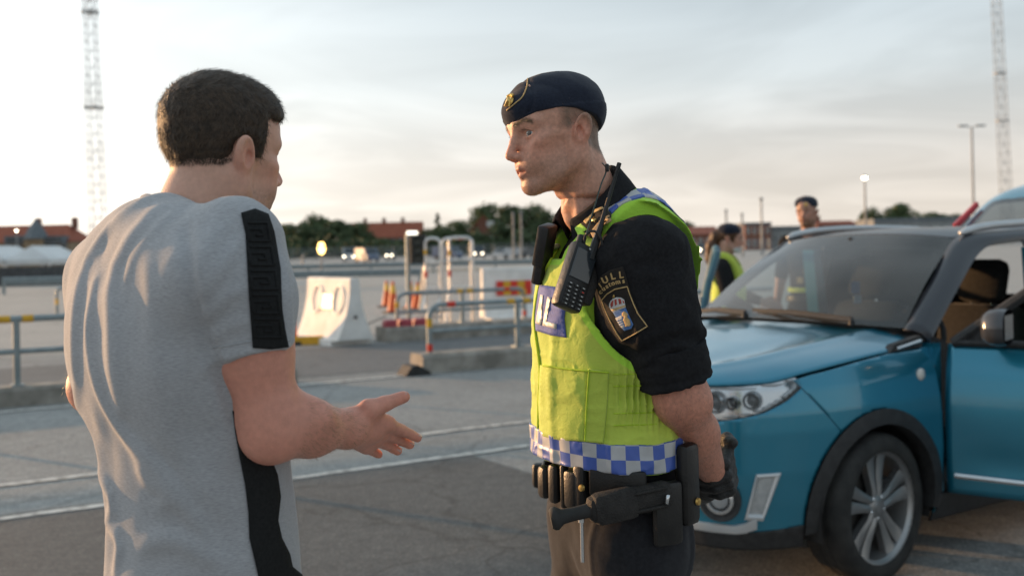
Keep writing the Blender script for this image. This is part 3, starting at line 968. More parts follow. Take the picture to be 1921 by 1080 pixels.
# ------------------------------------------------------------------ vehicles far across the yard
def far_van(label, px, d, w, h, col, lit=True, rz=0.0):
    p = W(px, 480, d)
    root = thing('parked_van', label, 'van', (p.x, d, 0), rz, 'vehicles far across the yard')
    b = MB(); L = 4.4
    b.prism([(-L / 2, .35), (L / 2, .35), (L / 2, h * .95), (L / 2 - .1, h), (-L / 2 + 1.1, h), (-L / 2 + .35, h * .58), (-L / 2, h * .5)], (-w / 2, L / 2, 0), (0, 1, 0), UP, (1, 0, 0), w)
    b.build('body', col, root)
    b = MB(); b.add([(-w * .43, L / 2 - L / 2 + .33, h * .58), (w * .43, .33, h * .58), (w * .40, 1.05, h * .97), (-w * .40, 1.05, h * .97)], [(0, 1, 2, 3)])
    for i_ in range(4): b.v[i_] = (b.v[i_][0], b.v[i_][1] - .02, b.v[i_][2] + .02)
    b.build('windscreen', M_WGL, root)
    for s in (-1, 1):
        b = MB(); b.lathe([(.0, 0), (.10, .0), (.13, .05)], (s * w * .36, -.02, .78), 10, Matrix(((1, 0, 0), (0, 0, -1), (0, 1, 0))).transposed())
        b.build('headlight', M_GLOW if lit else M_WFR, root)
        for y in (.8, 3.5):
            b = MB(); b.tube([(s * (w / 2 - .1), y, .33), (s * (w / 2 + .02), y, .33)], .33, 12); b.build('wheel', M_RUB, root)
    return root
M_VW = pmat('white_van_paint', (.45, .46, .47), None, 1, .3, coat=.3)
M_VB = pmat('blue_van_paint', (.10, .14, .22), None, 1, .3, coat=.3)
M_VG = pmat('grey_car_paint', (.12, .125, .13), None, 1, .3, coat=.3)
far_van('distant white van with headlights on, left of the signal', 654, 150, 1.8, 2.0, M_VW)
far_van('distant grey car with headlights on, beside the signal', 730, 155, 1.0, 1.5, M_VG)
far_van('distant dark van with headlights on, right of the steps', 898, 152, 1.5, 1.9, M_VG)
far_van('distant blue van without lights, left of the signal', 700, 140, 1.8, 1.9, M_VB, False, .5)
far_van('distant white car without lights, right of the steps', 932, 140, 1.8, 1.5, M_VW, False, -.6)
far_van('distant grey car without lights, beside the officer', 968, 146, 1.8, 1.5, M_VG, False, -.9)
far_van('distant white van left of the striped barrier', 862, 148, 1.8, 1.9, M_VB, False, .9)
far_van('distant car with headlights on behind the woman in the beret', 1320, 120, 1.1, 1.5, M_VG)
# ------------------------------------------------------------------ the teal car
def cr(pts, n):
    """Catmull-Rom through rows of points, resampled to n by arc length"""
    P = np.array(pts, float)
    Q = np.vstack([2 * P[0] - P[1], P, 2 * P[-1] - P[-2]])
    out = []
    for i in range(len(P) - 1):
        p0, p1, p2, p3 = Q[i], Q[i + 1], Q[i + 2], Q[i + 3]
        for t in np.linspace(0, 1, 16, endpoint=False):
            out.append(.5 * (2 * p1 + (p2 - p0) * t + (2 * p0 - 5 * p1 + 4 * p2 - p3) * t * t + (3 * p1 - p0 - 3 * p2 + p3) * t ** 3))
    out.append(P[-1])
    out = np.array(out)
    s = np.r_[0, np.cumsum(np.linalg.norm(np.diff(out, axis=0), axis=1))]
    q = np.linspace(0, s[-1], n)
    return np.stack([np.interp(q, s, out[:, k]) for k in range(out.shape[1])], 1)
def crp(pts, n):
    """same but even in parameter (keeps rows in step)"""
    P = np.array(pts, float)
    Q = np.vstack([2 * P[0] - P[1], P, 2 * P[-1] - P[-2]])
    out = []
    for q in np.linspace(0, len(P) - 1 - 1e-9, n):
        i = int(q); t = q - i
        p0, p1, p2, p3 = Q[i], Q[i + 1], Q[i + 2], Q[i + 3]
        out.append(.5 * (2 * p1 + (p2 - p0) * t + (2 * p0 - 5 * p1 + 4 * p2 - p3) * t * t + (3 * p1 - p0 - 3 * p2 + p3) * t ** 3))
    return np.array(out)
def surf(rows, nu, nv):
    A = np.array([crp(r, nv) for r in rows])
    return np.stack([crp(A[:, j], nu) for j in range(nv)], 1)
def clip(P, fields=()):
    """keep the part of grid P (nr,nc,3) where every field (nr,nc) is > 0; straight cuts across quads"""
    nr, nc = P.shape[:2]
    V, Fc, key = [], [], {}
    def vid(p):
        k = tuple(round(float(c), 5) for c in p)
        if k not in key:
            key[k] = len(V); V.append(k)
        return key[k]
    dead = np.zeros((nr - 1, nc - 1), bool)
    live = np.ones((nr - 1, nc - 1), bool)
    fields = [np.broadcast_to(f, (nr, nc)) for f in fields]
    for f in fields:
        q = np.stack([f[:-1, :-1], f[:-1, 1:], f[1:, 1:], f[1:, :-1]])
        dead |= (q <= 0).all(0); live &= (q > 0).all(0)
    gid = -np.ones((nr, nc), int)
    for i, j in np.argwhere(~dead):
        if True:
            if live[i, j]:
                f = []
                for a in ((i, j), (i, j + 1), (i + 1, j + 1), (i + 1, j)):
                    if gid[a] < 0: gid[a] = vid(P[a])
                    if gid[a] not in f: f.append(int(gid[a]))
                if len(f) >= 3: Fc.append(tuple(f))
                continue
            idx = [(i, j), (i, j + 1), (i + 1, j + 1), (i + 1, j)]
            poly = [np.r_[P[a], [f[a] for f in fields]] for a in idx]
            for k in range(len(fields)):
                m = 3 + k
                if all(q[m] > 0 for q in poly): continue
                new = []
                for a in range(len(poly)):
                    p, q = poly[a], poly[(a + 1) % len(poly)]
                    if p[m] > 0: new.append(p)
                    if (p[m] > 0) != (q[m] > 0):
                        t = p[m] / (p[m] - q[m]); new.append(p + (q - p) * t)
                poly = new
                if len(poly) < 3: break
            if len(poly) < 3: continue
            f = []
            for p in poly:
                v = vid(p[:3])
                if v not in f: f.append(v)
            if len(f) >= 3: Fc.append(tuple(f))
    return V, Fc
def panel(name, P, mat, parent, fields=(), th=.012, sgn=1, outward=None, ang=50):
    V, Fc = clip(P, fields)
    b = MB(); b.v = [(v[0], v[1] * sgn, v[2]) for v in V]; b.f = Fc; b.mi = [0] * len(Fc)
    o = b.build(name, mat, parent, ang)
    # make the normals point away from the inside of the car
    me = o.data
    c = Vector(outward or (-.9, 0, .6))
    tot = sum((p.center - c).dot(p.normal) * p.area for p in me.polygons)
    if tot < 0: me.flip_normals()
    if th:
        m = o.modifiers.new('thickness', 'SOLIDIFY'); m.thickness = th; m.offset = -1; m.use_rim = True
    return o
def carpaint(name, col, dark, flake=.25, rough=.28, metal=.55, coat=1.0):
    m = bpy.data.materials.new(name)
    N, L = nt(m); b = N['Principled BSDF']
    b.inputs['Metallic'].default_value = metal
    b.inputs['Roughness'].default_value = rough
    b.inputs['Coat Weight'].default_value = coat
    b.inputs['Coat Roughness'].default_value = .03
    tc = N.new('ShaderNodeTexCoord')
    n = N.new('ShaderNodeTexNoise'); n.inputs['Scale'].default_value = 2.2; n.inputs['Detail'].default_value = 6
    L.new(tc.outputs['Object'], n.inputs['Vector'])
    r = N.new('ShaderNodeValToRGB')
    r.color_ramp.elements[0].position, r.color_ramp.elements[0].color = .3, tuple(dark) + (1,)
    r.color_ramp.elements[1].position, r.color_ramp.elements[1].color = .7, tuple(col) + (1,)
    L.new(n.outputs[0], r.inputs[0])
    # road dust low down the sides
    L.new(r.outputs[0], b.inputs['Base Color'])
    n2 = N.new('ShaderNodeTexNoise'); n2.inputs['Scale'].default_value = 35; n2.inputs['Detail'].default_value = 5
    L.new(tc.outputs['Object'], n2.inputs['Vector'])
    mr = N.new('ShaderNodeMapRange'); mr.inputs['From Min'].default_value = .35; mr.inputs['From Max'].default_value = .8
    mr.inputs['To Min'].default_value = .03; mr.inputs['To Max'].default_value = .18
    L.new(n2.outputs[0], mr.inputs[0]); L.new(mr.outputs[0], b.inputs['Coat Roughness'])
    return m
M_TEAL = carpaint('teal_car_paint', (.018, .225, .335), (.015, .195, .300))
M_ROOF = carpaint('charcoal_roof_paint', (.055, .057, .064), (.045, .047, .053), rough=.5, metal=.0, coat=.25)
M_PILL = pmat('dark_pillar_paint', (.030, .032, .040), (.038, .040, .048), 4, .35, coat=.35)
M_TRIM = pmat('black_textured_plastic', (.018, .018, .019), (.030, .030, .031), 30, .62, bump=.15, bscale=300, bdist=.002)
M_CHR = pmat('satin_chrome', (.62, .63, .64), (.72, .73, .74), 6, .22, metal=.9)
M_SILV = pmat('silver_trim_paint', (.50, .51, .52), (.58, .59, .60), 6, .35, metal=.5)
M_TYRE = pmat('tyre_rubber', (.016, .016, .016), (.034, .033, .031), 14, .78, bump=.15, bscale=90)
M_RIM = pmat('silver_alloy', (.26, .26, .265), (.36, .36, .36), 5, .38, metal=.75)
M_INT = pmat('dark_interior', (.016, .016, .017), (.028, .027, .027), 12, .8)
M_SEAT = pmat('seat_cloth', (.010, .0098, .0098), (.018, .017, .0165), 40, .9, sheen=.05)
M_REDL = pmat('red_lamp_plastic', (.55, .02, .02), (.65, .03, .03), 6, .2, coat=.5)
def glassmat(name, tint, refl=1.0, clear=.85):
    m = bpy.data.materials.new(name)
    N, L = nt(m); N.remove(N['Principled BSDF'])
    out = N['Material Output']
    tr = N.new('ShaderNodeBsdfTransparent'); tr.inputs[0].default_value = tuple(tint) + (1,)
    gl = N.new('ShaderNodeBsdfGlossy'); gl.inputs['Roughness'].default_value = .03; gl.inputs[0].default_value = (refl, refl, refl, 1)
    fr = N.new('ShaderNodeFresnel'); fr.inputs[0].default_value = 1.5
    # dusty film on the glass
    df = N.new('ShaderNodeBsdfDiffuse'); df.inputs[0].default_value = (.5, .5, .48, 1)
    tc = N.new('ShaderNodeTexCoord'); n = N.new('ShaderNodeTexNoise'); n.inputs['Scale'].default_value = 3; n.inputs['Detail'].default_value = 6
    L.new(tc.outputs['Object'], n.inputs['Vector'])
    mr = N.new('ShaderNodeMapRange'); mr.inputs['To Min'].default_value = .0; mr.inputs['To Max'].default_value = 1 - clear
    L.new(n.outputs[0], mr.inputs[0])
    m1 = N.new('ShaderNodeMixShader'); L.new(mr.outputs[0], m1.inputs[0]); L.new(tr.outputs[0], m1.inputs[1]); L.new(df.outputs[0], m1.inputs[2])
    m2 = N.new('ShaderNodeMixShader'); L.new(fr.outputs[0], m2.inputs[0]); L.new(m1.outputs[0], m2.inputs[1]); L.new(gl.outputs[0], m2.inputs[2])
    L.new(m2.outputs[0], out.inputs[0])
    return m
M_GLASS = glassmat('car_glass', (.44, .52, .53), 1.0, .82)
M_LENS = glassmat('lamp_lens', (.92, .93, .94), 1.0, .95)

CAR_A = rad(34.2)
car = thing('parked_car', 'teal hatchback car with dark roof, its doors and tailgate open, behind the officer', 'car', (1.154, 5.495, 0), math.pi + CAR_A)

PLAN = [(.86, 0), (.845, .28), (.80, .48), (.75, .60), (.68, .69), (.60, .745), (.50, .79), (.35, .83), (.20, .855), (0, .868), (-.45, .87), (-1.5, .872), (-2.5, .87), (-2.95, .85), (-3.15, .80), (-3.27, .65), (-3.31, .40), (-3.32, 0)]
pl_ = cr(PLAN, 420)
tang = np.gradient(pl_, axis=0); tang /= np.linalg.norm(tang, axis=1)[:, None]
nrm = np.stack([tang[:, 1], -tang[:, 0]], 1)     # outward
if nrm[0, 0] < 0: nrm = -nrm
zz = np.linspace(.20, 1.06, 64)
inset_z = np.interp(zz, [.20, .30, .42, .55, .72, .80, .90, .97, 1.03, 1.06], [.055, .022, .008, .0, .004, .010, .028, .050, .078, .10])
SK = np.zeros((len(zz), len(pl_), 3))
for i, z in enumerate(zz):
    q = pl_ - nrm * inset_z[i]
    # a shallow hollow along the doors, a fuller nose
    hollow = .016 * np.exp(-((z - .52) / .10) ** 2) * np.clip((-pl_[:, 0] - .5) / .3, 0, 1)
    q = q - nrm * hollow[:, None]
    SK[i, :, :2] = q; SK[i, :, 2] = z
SX, SY, SZ = SK[..., 0], SK[..., 1], SK[..., 2]
def interp_shut(x):
    return np.interp(-x, [-.86, -.741, -.62, -.52, -.369, -.096, .146, .387, .46], [.915, .92, .925, .932, .96, .995, 1.016, 1.023, 1.03])
shutz = interp_shut(SX)
arch_f = np.hypot(SX - .005, (SZ - .335) * .985) - .435
arch_r = np.hypot(SX + 2.50, (SZ - .335) * .985) - .435
gapline = (SZ - .73) - (SX - .273) * (.901 - .728) / (.426 - .273) # >0 above the bumper/fender joint
gap_b = (SX - (.273 + (SZ - .728) * .885))                          # >0 in front of it
nose = SX > -.7
# headlight outline on the skin: s measured along x
hl_top = interp_shut(SX) - .006
hl_bot = np.interp(-SX, [-.86, -.743, -.692, -.605, -.5, -.431, -.40], [.765, .776, .79, .814, .861, .906, .935])
hl_in = np.minimum(np.minimum(SZ - hl_bot, hl_top - SZ), np.minimum(SY - .36, SX - .425))
for sg in (1, -1):
    panel('fender', SK, M_TEAL, car, [shutz - .004 - SZ, arch_f, -(gap_b + .003), SX + .452, SZ - .24, np.where(nose, 1.0, -1.0)], sgn=sg)
    panel('rear_side', SK, M_TEAL, car, [1.045 - SZ, arch_r, -1.52 - SX, SZ - .24], sgn=sg)
    panel('sill', SK, M_TRIM, car, [.328 - SZ, SX + 2.2, -.40 - SX, arch_r, arch_f], sgn=sg)
    # bumper half and black lower lip
    panel('bumper', SK, M_TEAL, car, [hl_bot - .004 - SZ + 10 * np.maximum(0, (.35 - SY)) * (SZ < .93), arch_f, gap_b - .003, SZ - np.interp(SX, [.42, .6, .8], [.318, .30, .283]), np.where(SY > .33, 1.0, np.where((SZ > .60), -1.0, np.where(SZ > .50, 1., -1.)))], sgn=sg)
    lip = SK.copy(); lip[..., 0] += nrm[None, :, 0] * .004; lip[..., 1] += nrm[None, :, 1] * .004
    panel('lower_lip', lip, M_TRIM, car, [np.interp(SX, [.42, .6, .8], [.321, .303, .286]) - SZ, arch_f, SX - .0 , SZ - .215], sgn=sg)
    # headlight: reflector bowl set back, lens on the skin
    hl = bpy.data.objects.new('headlight', None); COL.objects.link(hl); hl.parent = car
    back = SK.copy(); back[..., 0] -= nrm[None, :, 0] * .05; back[..., 1] -= nrm[None, :, 1] * .05
    panel('reflector', back, M_CHR, hl, [hl_in + .012], sgn=sg, th=.004)
    panel('lens', SK, M_LENS, hl, [hl_in], sgn=sg, th=0)
    rimf = np.minimum(hl_in + .002, .010 - hl_in)
    panel('lamp_rim', back * .6 + SK * .4, M_SILV, hl, [rimf], sgn=sg, th=.03)
    for px_, pz, r_ in ((.640, .856, .040), (.715, .845, .030), (.765, .845, .048)):
        k = int(np.argmin(np.abs(pl_[:150, 0] - px_)))
        c2 = pl_[k] - nrm[k] * .075
        n3 = Vector((nrm[k, 0] * .5 + .5, nrm[k, 1] * .5 * sg, 0)).normalized()
        t3 = Vector((-n3.y, n3.x, 0))
        Mx = Matrix((t3, UP, n3)).transposed()
        b = MB(); b.lathe([(.001, .030), (r_ * .45, .026), (r_ * .72, .012)], (c2[0], c2[1] * sg, pz), 24, Mx); b.build('projector_lens', pmat('dark_lamp_lens', (.05, .055, .06), (.07, .075, .08), 5, .05, coat=1), hl, True)
        b = MB(); b.lathe([(r_ * .70, .0), (r_ * .78, .03), (r_ * .95, .038), (r_ * 1.05, .02), (r_ * 1.05, 0)], (c2[0], c2[1] * sg, pz), 24, Mx, False); b.build('projector_ring', M_CHR, hl, 40)
    # wheel arch trim: band between two arches, standing a little proud
    for nm, xc in (('arch_trim', .005), ('arch_trim', -2.495)):
        rows = []
        for r_ , off in ((.432, .004), (.440, .014), (.40, .022), (.372, .022), (.368, -.03), (.372, -.05)):
            row = []
            for th_ in np.linspace(rad(-8), rad(188), 48):
                x = xc + r_ * math.cos(th_); z = .335 + r_ * math.sin(th_) / .985
                k = int(np.argmin((pl_[:, 0] - x) ** 2 + (pl_[:, 1] < .3) * 9))
                ins = np.interp(z, zz, inset_z)
                row.append((x, (pl_[k, 1] - ins + off), max(z, .225)))
            rows.append(row)
        b = MB(); b.grid([[(p[0], p[1] * sg, p[2]) for p in row] for row in rows])
        o = b.build('arch_trim', M_TRIM, car, 50)
        # liner behind the wheel
        rows = []
        for y in (.84, .60, .45):
            rows.append([(xc + .385 * math.cos(t), y * sg, .335 + .40 * math.sin(t)) for t in np.linspace(rad(-15), rad(195), 30)])
        b = MB(); b.grid(rows); b.build('arch_liner', M_INT, car)
        b = MB(); b.prism([(.385 * math.cos(t), .335 + .40 * math.sin(t)) for t in np.linspace(rad(-20), rad(200), 24)], (xc, .44 * sg, 0), (1, 0, 0), UP, (0, 1, 0), .01); b.build('arch_wall', M_INT, car)
    # fog lamp in a round recess, bright bezel, silver strip
    k = int(np.argmin(np.abs(pl_[:150, 0] - .752))); ins = .004
    c2 = pl_[k] + nrm[k] * .003
    n3 = Vector((nrm[k, 0], nrm[k, 1] * sg, 0)); t3 = Vector((-n3.y, n3.x, 0)); Mx = Matrix((t3, UP, n3)).transposed()
    fg = MB(); fg.lathe([(.095, -.002), (.090, .004), (.072, -.004), (.060, -.012)], (c2[0], c2[1] * sg, .438), 28, Mx); fgo = fg.build('fog_lamp', M_TRIM, car, 40)
    b = MB(); b.lathe([(.060, -.008), (.062, .006), (.050, .012), (.046, .004)], (c2[0], c2[1] * sg, .438), 28, Mx, False); b.build('lamp_rim', M_CHR, fgo, 40)
    b = MB(); b.lathe([(.001, .008), (.03, .005), (.047, -.002)], (c2[0], c2[1] * sg, .438), 24, Mx); b.build('lens', pmat('fog_lens', (.30, .31, .32), (.42, .43, .44), 8, .08, coat=1, metal=.3), fgo, True)
    # daytime lamp: slanted frame
    def on_skin(x, z, off=0):
        k = int(np.argmin(np.abs(pl_[:160, 0] - x)))
        q = pl_[k] - nrm[k] * (np.interp(z, zz, inset_z) - off)
        return Vector((q[0], q[1] * sg, z))
    quad = [(.655, .553), (.565, .556), (.628, .352), (.690, .358)]
    inner = [(.644, .535), (.582, .537), (.634, .378), (.679, .382)]
    rows = []
    for off, Q in ((.001, quad), (.016, quad), (.018, [(a * .5 + c * .5, b_ * .5 + d_ * .5) for (a, b_), (c, d_) in zip(quad, inner)]), (.008, inner), (-.01, inner)):
        rows.append([on_skin(x, z, off) for x, z in Q + Q[:1]])
    b = MB(); b.grid(rows); dr = b.build('daytime_lamp', M_SILV, car, 30)
    b = MB(); b.add([on_skin(x, z, .004) for x, z in inner], [(0, 1, 2, 3)]); b.build('lens', pmat('daytime_lens', (.40, .42, .43), (.52, .54, .55), 30, .1, coat=1, metal=.4), dr)
    rows = []
    xs_ = np.linspace(.655, .835, 26)
    for off, dz in ((.002, .022), (.016, .018), (.018, 0), (.014, -.016), (.002, -.02)):
        rows.append([on_skin(x, .308 + .030 * max(0, (.72 - x) / .065) ** 1.5 + dz * (1 + .4 * max(0, (.72 - x) / .065)), off) for x in xs_])
    b = MB(); b.grid(rows); b.build('lower_trim_strip', M_SILV, car, 40)
    # side repeater
    b = MB(); b.lathe([(.03, .0), (.028, .010), (.015, .016), (.001, .018)], (-.324, (.868 - .030) * sg, .904), 20, Matrix(((1, 0, 0), (0, 0, sg), (0, 1, 0)))); b.build('side_repeater', pmat('repeater_lens', (.62, .60, .56), None, 10, .2, coat=1), car, True)
# grille and front intake across the middle
b = MB(); b.grid([[(float(np.interp(abs(y), [0, .28, .48], [.845, .83, .78])) - .02, y, z) for y in np.linspace(-.48, .48, 17)] for z in (.60, .92)]); b.build('grille_backing', M_INT, car)
for i in range(5):
    b = MB(); z = .66 + i * .058
    b.tube([(float(np.interp(abs(y), [0, .28, .48], [.850, .836, .79])), y, z) for y in np.linspace(-.40, .40, 17)], .016, 8); b.build('grille_bar', M_CHR, car, 40)
b = MB(); b.grid([[(float(np.interp(abs(y), [0, .28, .48], [.84, .825, .77])), y, z) for y in np.linspace(-.46, .46, 17)] for z in (.29, .51)]); b.build('lower_intake', M_TRIM, car)

# hood: from the centre line out to the shut line, rolling over at the edge
BL = cr([(.81, 0, .918), (.795, .30, .920), (.741, .532, .924), (.64, .64, .930), (.522, .70, .936), (.369, .745, .964), (.096, .781, .999), (-.146, .789, 1.020), (-.30, .790, 1.026), (-.42, .775, 1.050)], 60)
HB = []
for t in range(60):
    bx, by, bz = BL[t]
    xc = .81 - 1.10 * (t / 59) ** 1.25
    zc_ = float(np.interp(-xc, [-.81, -.70, -.5, -.2, .1, .29], [.918, .962, 1.005, 1.055, 1.095, 1.115]))
    row = []
    for u in np.linspace(0, 1, 40):
        x = xc + (bx - xc) * u; y = by * u
        zt = zc_ - .030 * u ** 2
        ridge = .008 * math.exp(-((u - .70) / .05) ** 2) - .006 * math.exp(-((u - .52) / .14) ** 2)
        z = zt + (bz - zt) * u ** 9 + ridge * min(1, t / 14) * (1 - u ** 6)
        row.append((x, y, z))
    HB.append(row)
HB = np.array(HB)
hood = np.concatenate([HB[:, ::-1] * np.array([1, -1, 1]), HB[:, 1:]], 1)
hood_o = panel('hood', hood, M_TEAL, car, th=.014, outward=(.2, 0, .3))
for sg in (1, -1):
    b = MB()
    ve = [(-.150, .801, 1.012), (-.40, .800, 1.026), (-.405, .790, 1.078), (-.19, .800, 1.048)]
    b.add([(x, (y + .0) * sg, z) for x, y, z in ve] + [(x, (y - .04) * sg, z) for x, y, z in ve], [(0, 1, 2, 3), (0, 1, 5, 4), (1, 2, 6, 5), (2, 3, 7, 6), (3, 0, 4, 7)])
    vo = b.build('hood_vent', M_TRIM, car)
    b = MB(); b.tube([(-.20, .803 * sg, 1.030), (-.385, .801 * sg, 1.055)], .010, 6); b.build('vent_trim', M_CHR, vo)
    for k in range(3):
        b = MB(); b.tube([(-.215 - k * .06, .802 * sg, 1.024 + k * .004), (-.225 - k * .06, .802 * sg, 1.050 + k * .006)], .004, 5); b.build('vent_rib', M_TRIM, vo)
# cowl between hood and glass
b = MB(); b.grid([[(float(np.interp(abs(y), [0, .5, .78], [-.26, -.33, -.42])) - dx, y, z_ - .03 * (abs(y) / .78) ** 2) for y in np.linspace(-.76, .76, 21)] for dx, z_ in ((-.03, 1.095), (.05, 1.10), (.10, 1.135))]); b.build('cowl', M_TRIM, car)

# windscreen
def wsrow(zx):
    return zx
WSB = [(-.40, .70, 1.108), (-.315, .46, 1.122), (-.27, .22, 1.130), (-.255, 0, 1.132)]
WST = [(-1.03, .570, 1.532), (-.985, .38, 1.553), (-.96, .19, 1.562), (-.95, 0, 1.565)]
def sym(r): return r + [(x, -y, z) for x, y, z in r[-2::-1]]
mid = [((a[0] + c[0]) / 2 + .015, (a[1] + c[1]) / 2 + .004, (a[2] + c[2]) / 2 + .022) for a, c in zip(WSB, WST)]
ws = surf([sym(WSB), sym(mid), sym(WST)], 20, 41)
panel('windscreen', ws, M_GLASS, car, th=0)
# dark printed border of the glass
b = MB()
bo = ws + np.array([.006, 0, .006])
panel('screen_border', ws - np.array([.003, 0, .004]), M_INT, car, [np.minimum(1.0, np.maximum(.05 - np.linspace(0, 1, 20)[:, None], np.maximum(.045 - (1 - np.linspace(0, 1, 20))[:, None], np.maximum(.018 - np.linspace(0, 1, 41)[None, :], .018 - (1 - np.linspace(0, 1, 41))[None, :]))) + np.zeros((20, 41)))], th=0)
# mirror stem shade at the top middle of the glass
b = MB(); b.bbox((-.93, 0, 1.47), (.05, .24, .075), .02); mm = b.build('inner_mirror', M_INT, car)
b = MB(); b.tube([(-.93, 0, 1.50), (-.91, 0, 1.55)], .012, 6); b.build('stem', M_INT, mm)
# roof
RF = []
for x, hw, zc_, ze in ((-.96, .565, 1.568, 1.537), (-1.3, .60, 1.598, 1.562), (-1.8, .61, 1.606, 1.570), (-2.4, .60, 1.590, 1.552), (-2.98, .56, 1.545, 1.505)):
    RF.append(sym([(x - (.075 if x > -1 else 0) , hw, ze), (x - (.03 if x > -1 else 0), hw * .66, ze + (zc_ - ze) * .62), (x - (.01 if x > -1 else 0), hw * .33, ze + (zc_ - ze) * .92), (x, 0, zc_)]))
panel('roof', surf(RF, 30, 31), M_ROOF, car, th=.02, outward=(-1.8, 0, .5))
for sg in (1, -1):
    # pillar and cant rail: three-edged strip from the cowl up and along the roof
    IN = cr([(-.395, .705, 1.105), (-.72, .64, 1.335), (-1.03, .572, 1.535), (-1.3, .602, 1.563), (-1.8, .612, 1.571), (-2.4, .602, 1.553), (-2.95, .565, 1.508)], 50)
    OUT = cr([(-.47, .795, 1.04), (-.80, .735, 1.285), (-1.12, .668, 1.468), (-1.38, .668, 1.512), (-1.8, .674, 1.520), (-2.4, .664, 1.505), (-3.0, .625, 1.455)], 50)
    MID = IN * .45 + OUT * .55 + np.array([.0, .018, .018])
    P = np.stack([IN, IN * .75 + OUT * .25 + np.array([0, .013, .013]), MID, IN * .2 + OUT * .8 + np.array([0, .012, .010]), OUT, OUT - np.array([0, .03, .012])], 0)
    panel('pillar', P, M_PILL, car, th=.012, sgn=sg)
    # roof rail
    RL = cr([(-1.06, .585, 1.556), (-1.16, .590, 1.578), (-1.40, .598, 1.600), (-1.8, .602, 1.610), (-2.3, .596, 1.600), (-2.62, .58, 1.575), (-2.75, .575, 1.555)], 30)
    b = MB(); b.tube([(p[0], p[1] * sg, p[2] + .004) for p in RL], [.012] + [.021] * 28 + [.012], 10); b.build('roof_rail', M_SILV, car, True)
    # rear greenhouse: window band behind the B post
    GH = []
    for x in np.linspace(-1.50, -3.12, 26):
        top = OUT[int(np.argmin(np.abs(OUT[:, 0] - x)))]
        bot = np.array([x, .80, 1.035])
        GH.append([bot * (1 - t) + np.array([x, top[1], top[2]]) * t + np.array([0, .02 * math.sin(t * 3.14), 0]) for t in np.linspace(0, 1, 12)])
    GH = np.array(GH)
    gxx, gtt = GH[..., 0], np.linspace(0, 1, 12)[None, :] + np.zeros((26, 12))
    win = np.minimum(np.minimum(-1.60 - gxx, gxx + 2.62 + .25 * gtt), np.minimum(gtt - .06, .90 - gtt) * .4)
    panel('window_surround', GH, M_ROOF, car, [-win], sgn=sg)
    panel('side_window', GH - np.array([0, .008, 0]), pmat('privacy_glass', (.012, .014, .015), None, 4, .06), car, [win + .01], sgn=sg, th=0)
    # B post lower half and door opening lining
    b = MB(); b.prism([(-1.47, .33), (-1.56, .33), (-1.56, 1.05), (-1.50, 1.48), (-1.43, 1.48), (-1.47, 1.05)], (0, .70 * sg, 0), (1, 0, 0), UP, (0, sg, 0), .09)
    b.build('door_post', M_TEAL, car)
    b = MB(); b.prism([(-.44, .33), (-.50, .33), (-.50, 1.04), (-.44, 1.04)], (0, .66 * sg, 0), (1, 0, 0), UP, (0, sg, 0), .17); b.build('door_post', M_TEAL, car)
# floor, dash, steering wheel, seats
b = MB(); b.box((-1.7, 0, .30), (2.6, 1.60, .12)); b.build('floor_pan', M_INT, car)
b = MB(); b.prism([(-.42, .55), (-.36, 1.085), (-.62, 1.075), (-.80, 1.00), (-.84, .86), (-.70, .60)], (0, -.68, 0), (1, 0, 0), UP, (0, 1, 0), 1.36); b.build('dashboard', M_INT, car)
Rw = Matrix.Rotation(rad(-24), 3, 'Y')
b = MB()
cw = Vector((-.93, .37, .985))
b.tube([cw + Rw @ Vector((0, math.cos(t) * .185, math.sin(t) * .185)) for t in np.linspace(0, 2 * math.pi, 28, endpoint=False)], .015, 8, closed=True)
for t in (0, math.pi, -math.pi / 2): b.tube([cw, cw + Rw @ Vector((0, math.cos(t) * .18, math.sin(t) * .18))], .014, 6)
b.bbox(cw, (.04, .12, .10), .02, M=Rw)
b.tube([cw, cw + Rw @ Vector((.25, 0, 0))], .03, 8)
b.build('steering_wheel', M_INT, car, 40)
def seat(y):
    s = bpy.data.objects.new('seat', None); COL.objects.link(s); s.parent = car; s.location = (-1.20, y, .36)
    b = MB(); b.bbox((.05, 0, .12), (.52, .50, .20), .07); b.build('cushion', M_SEAT, s, 40)
    Rb = Matrix.Rotation(rad(-16), 3, 'Y')
    b = MB(); b.bbox((-.30, 0, .48), (.16, .50, .66), .07, M=Rb); b.build('backrest', M_SEAT, s, 40)
    b = MB(); b.bbox((-.385, 0, .93), (.12, .28, .25), .055, M=Rb); h = b.build('headrest', M_SEAT, s, 40)
    for k in (-.06, .06):
        b = MB(); b.tube([(-.345, k, .76), (-.375, k, .86)], .007, 6); b.build('headrest_rod', M_CHR, h)
seat(.38); seat(-.38)
b = MB(); b.bbox((-2.35, 0, .80), (.18, 1.25, .75), .06); b.build('rear_seat', M_SEAT, car, 40)
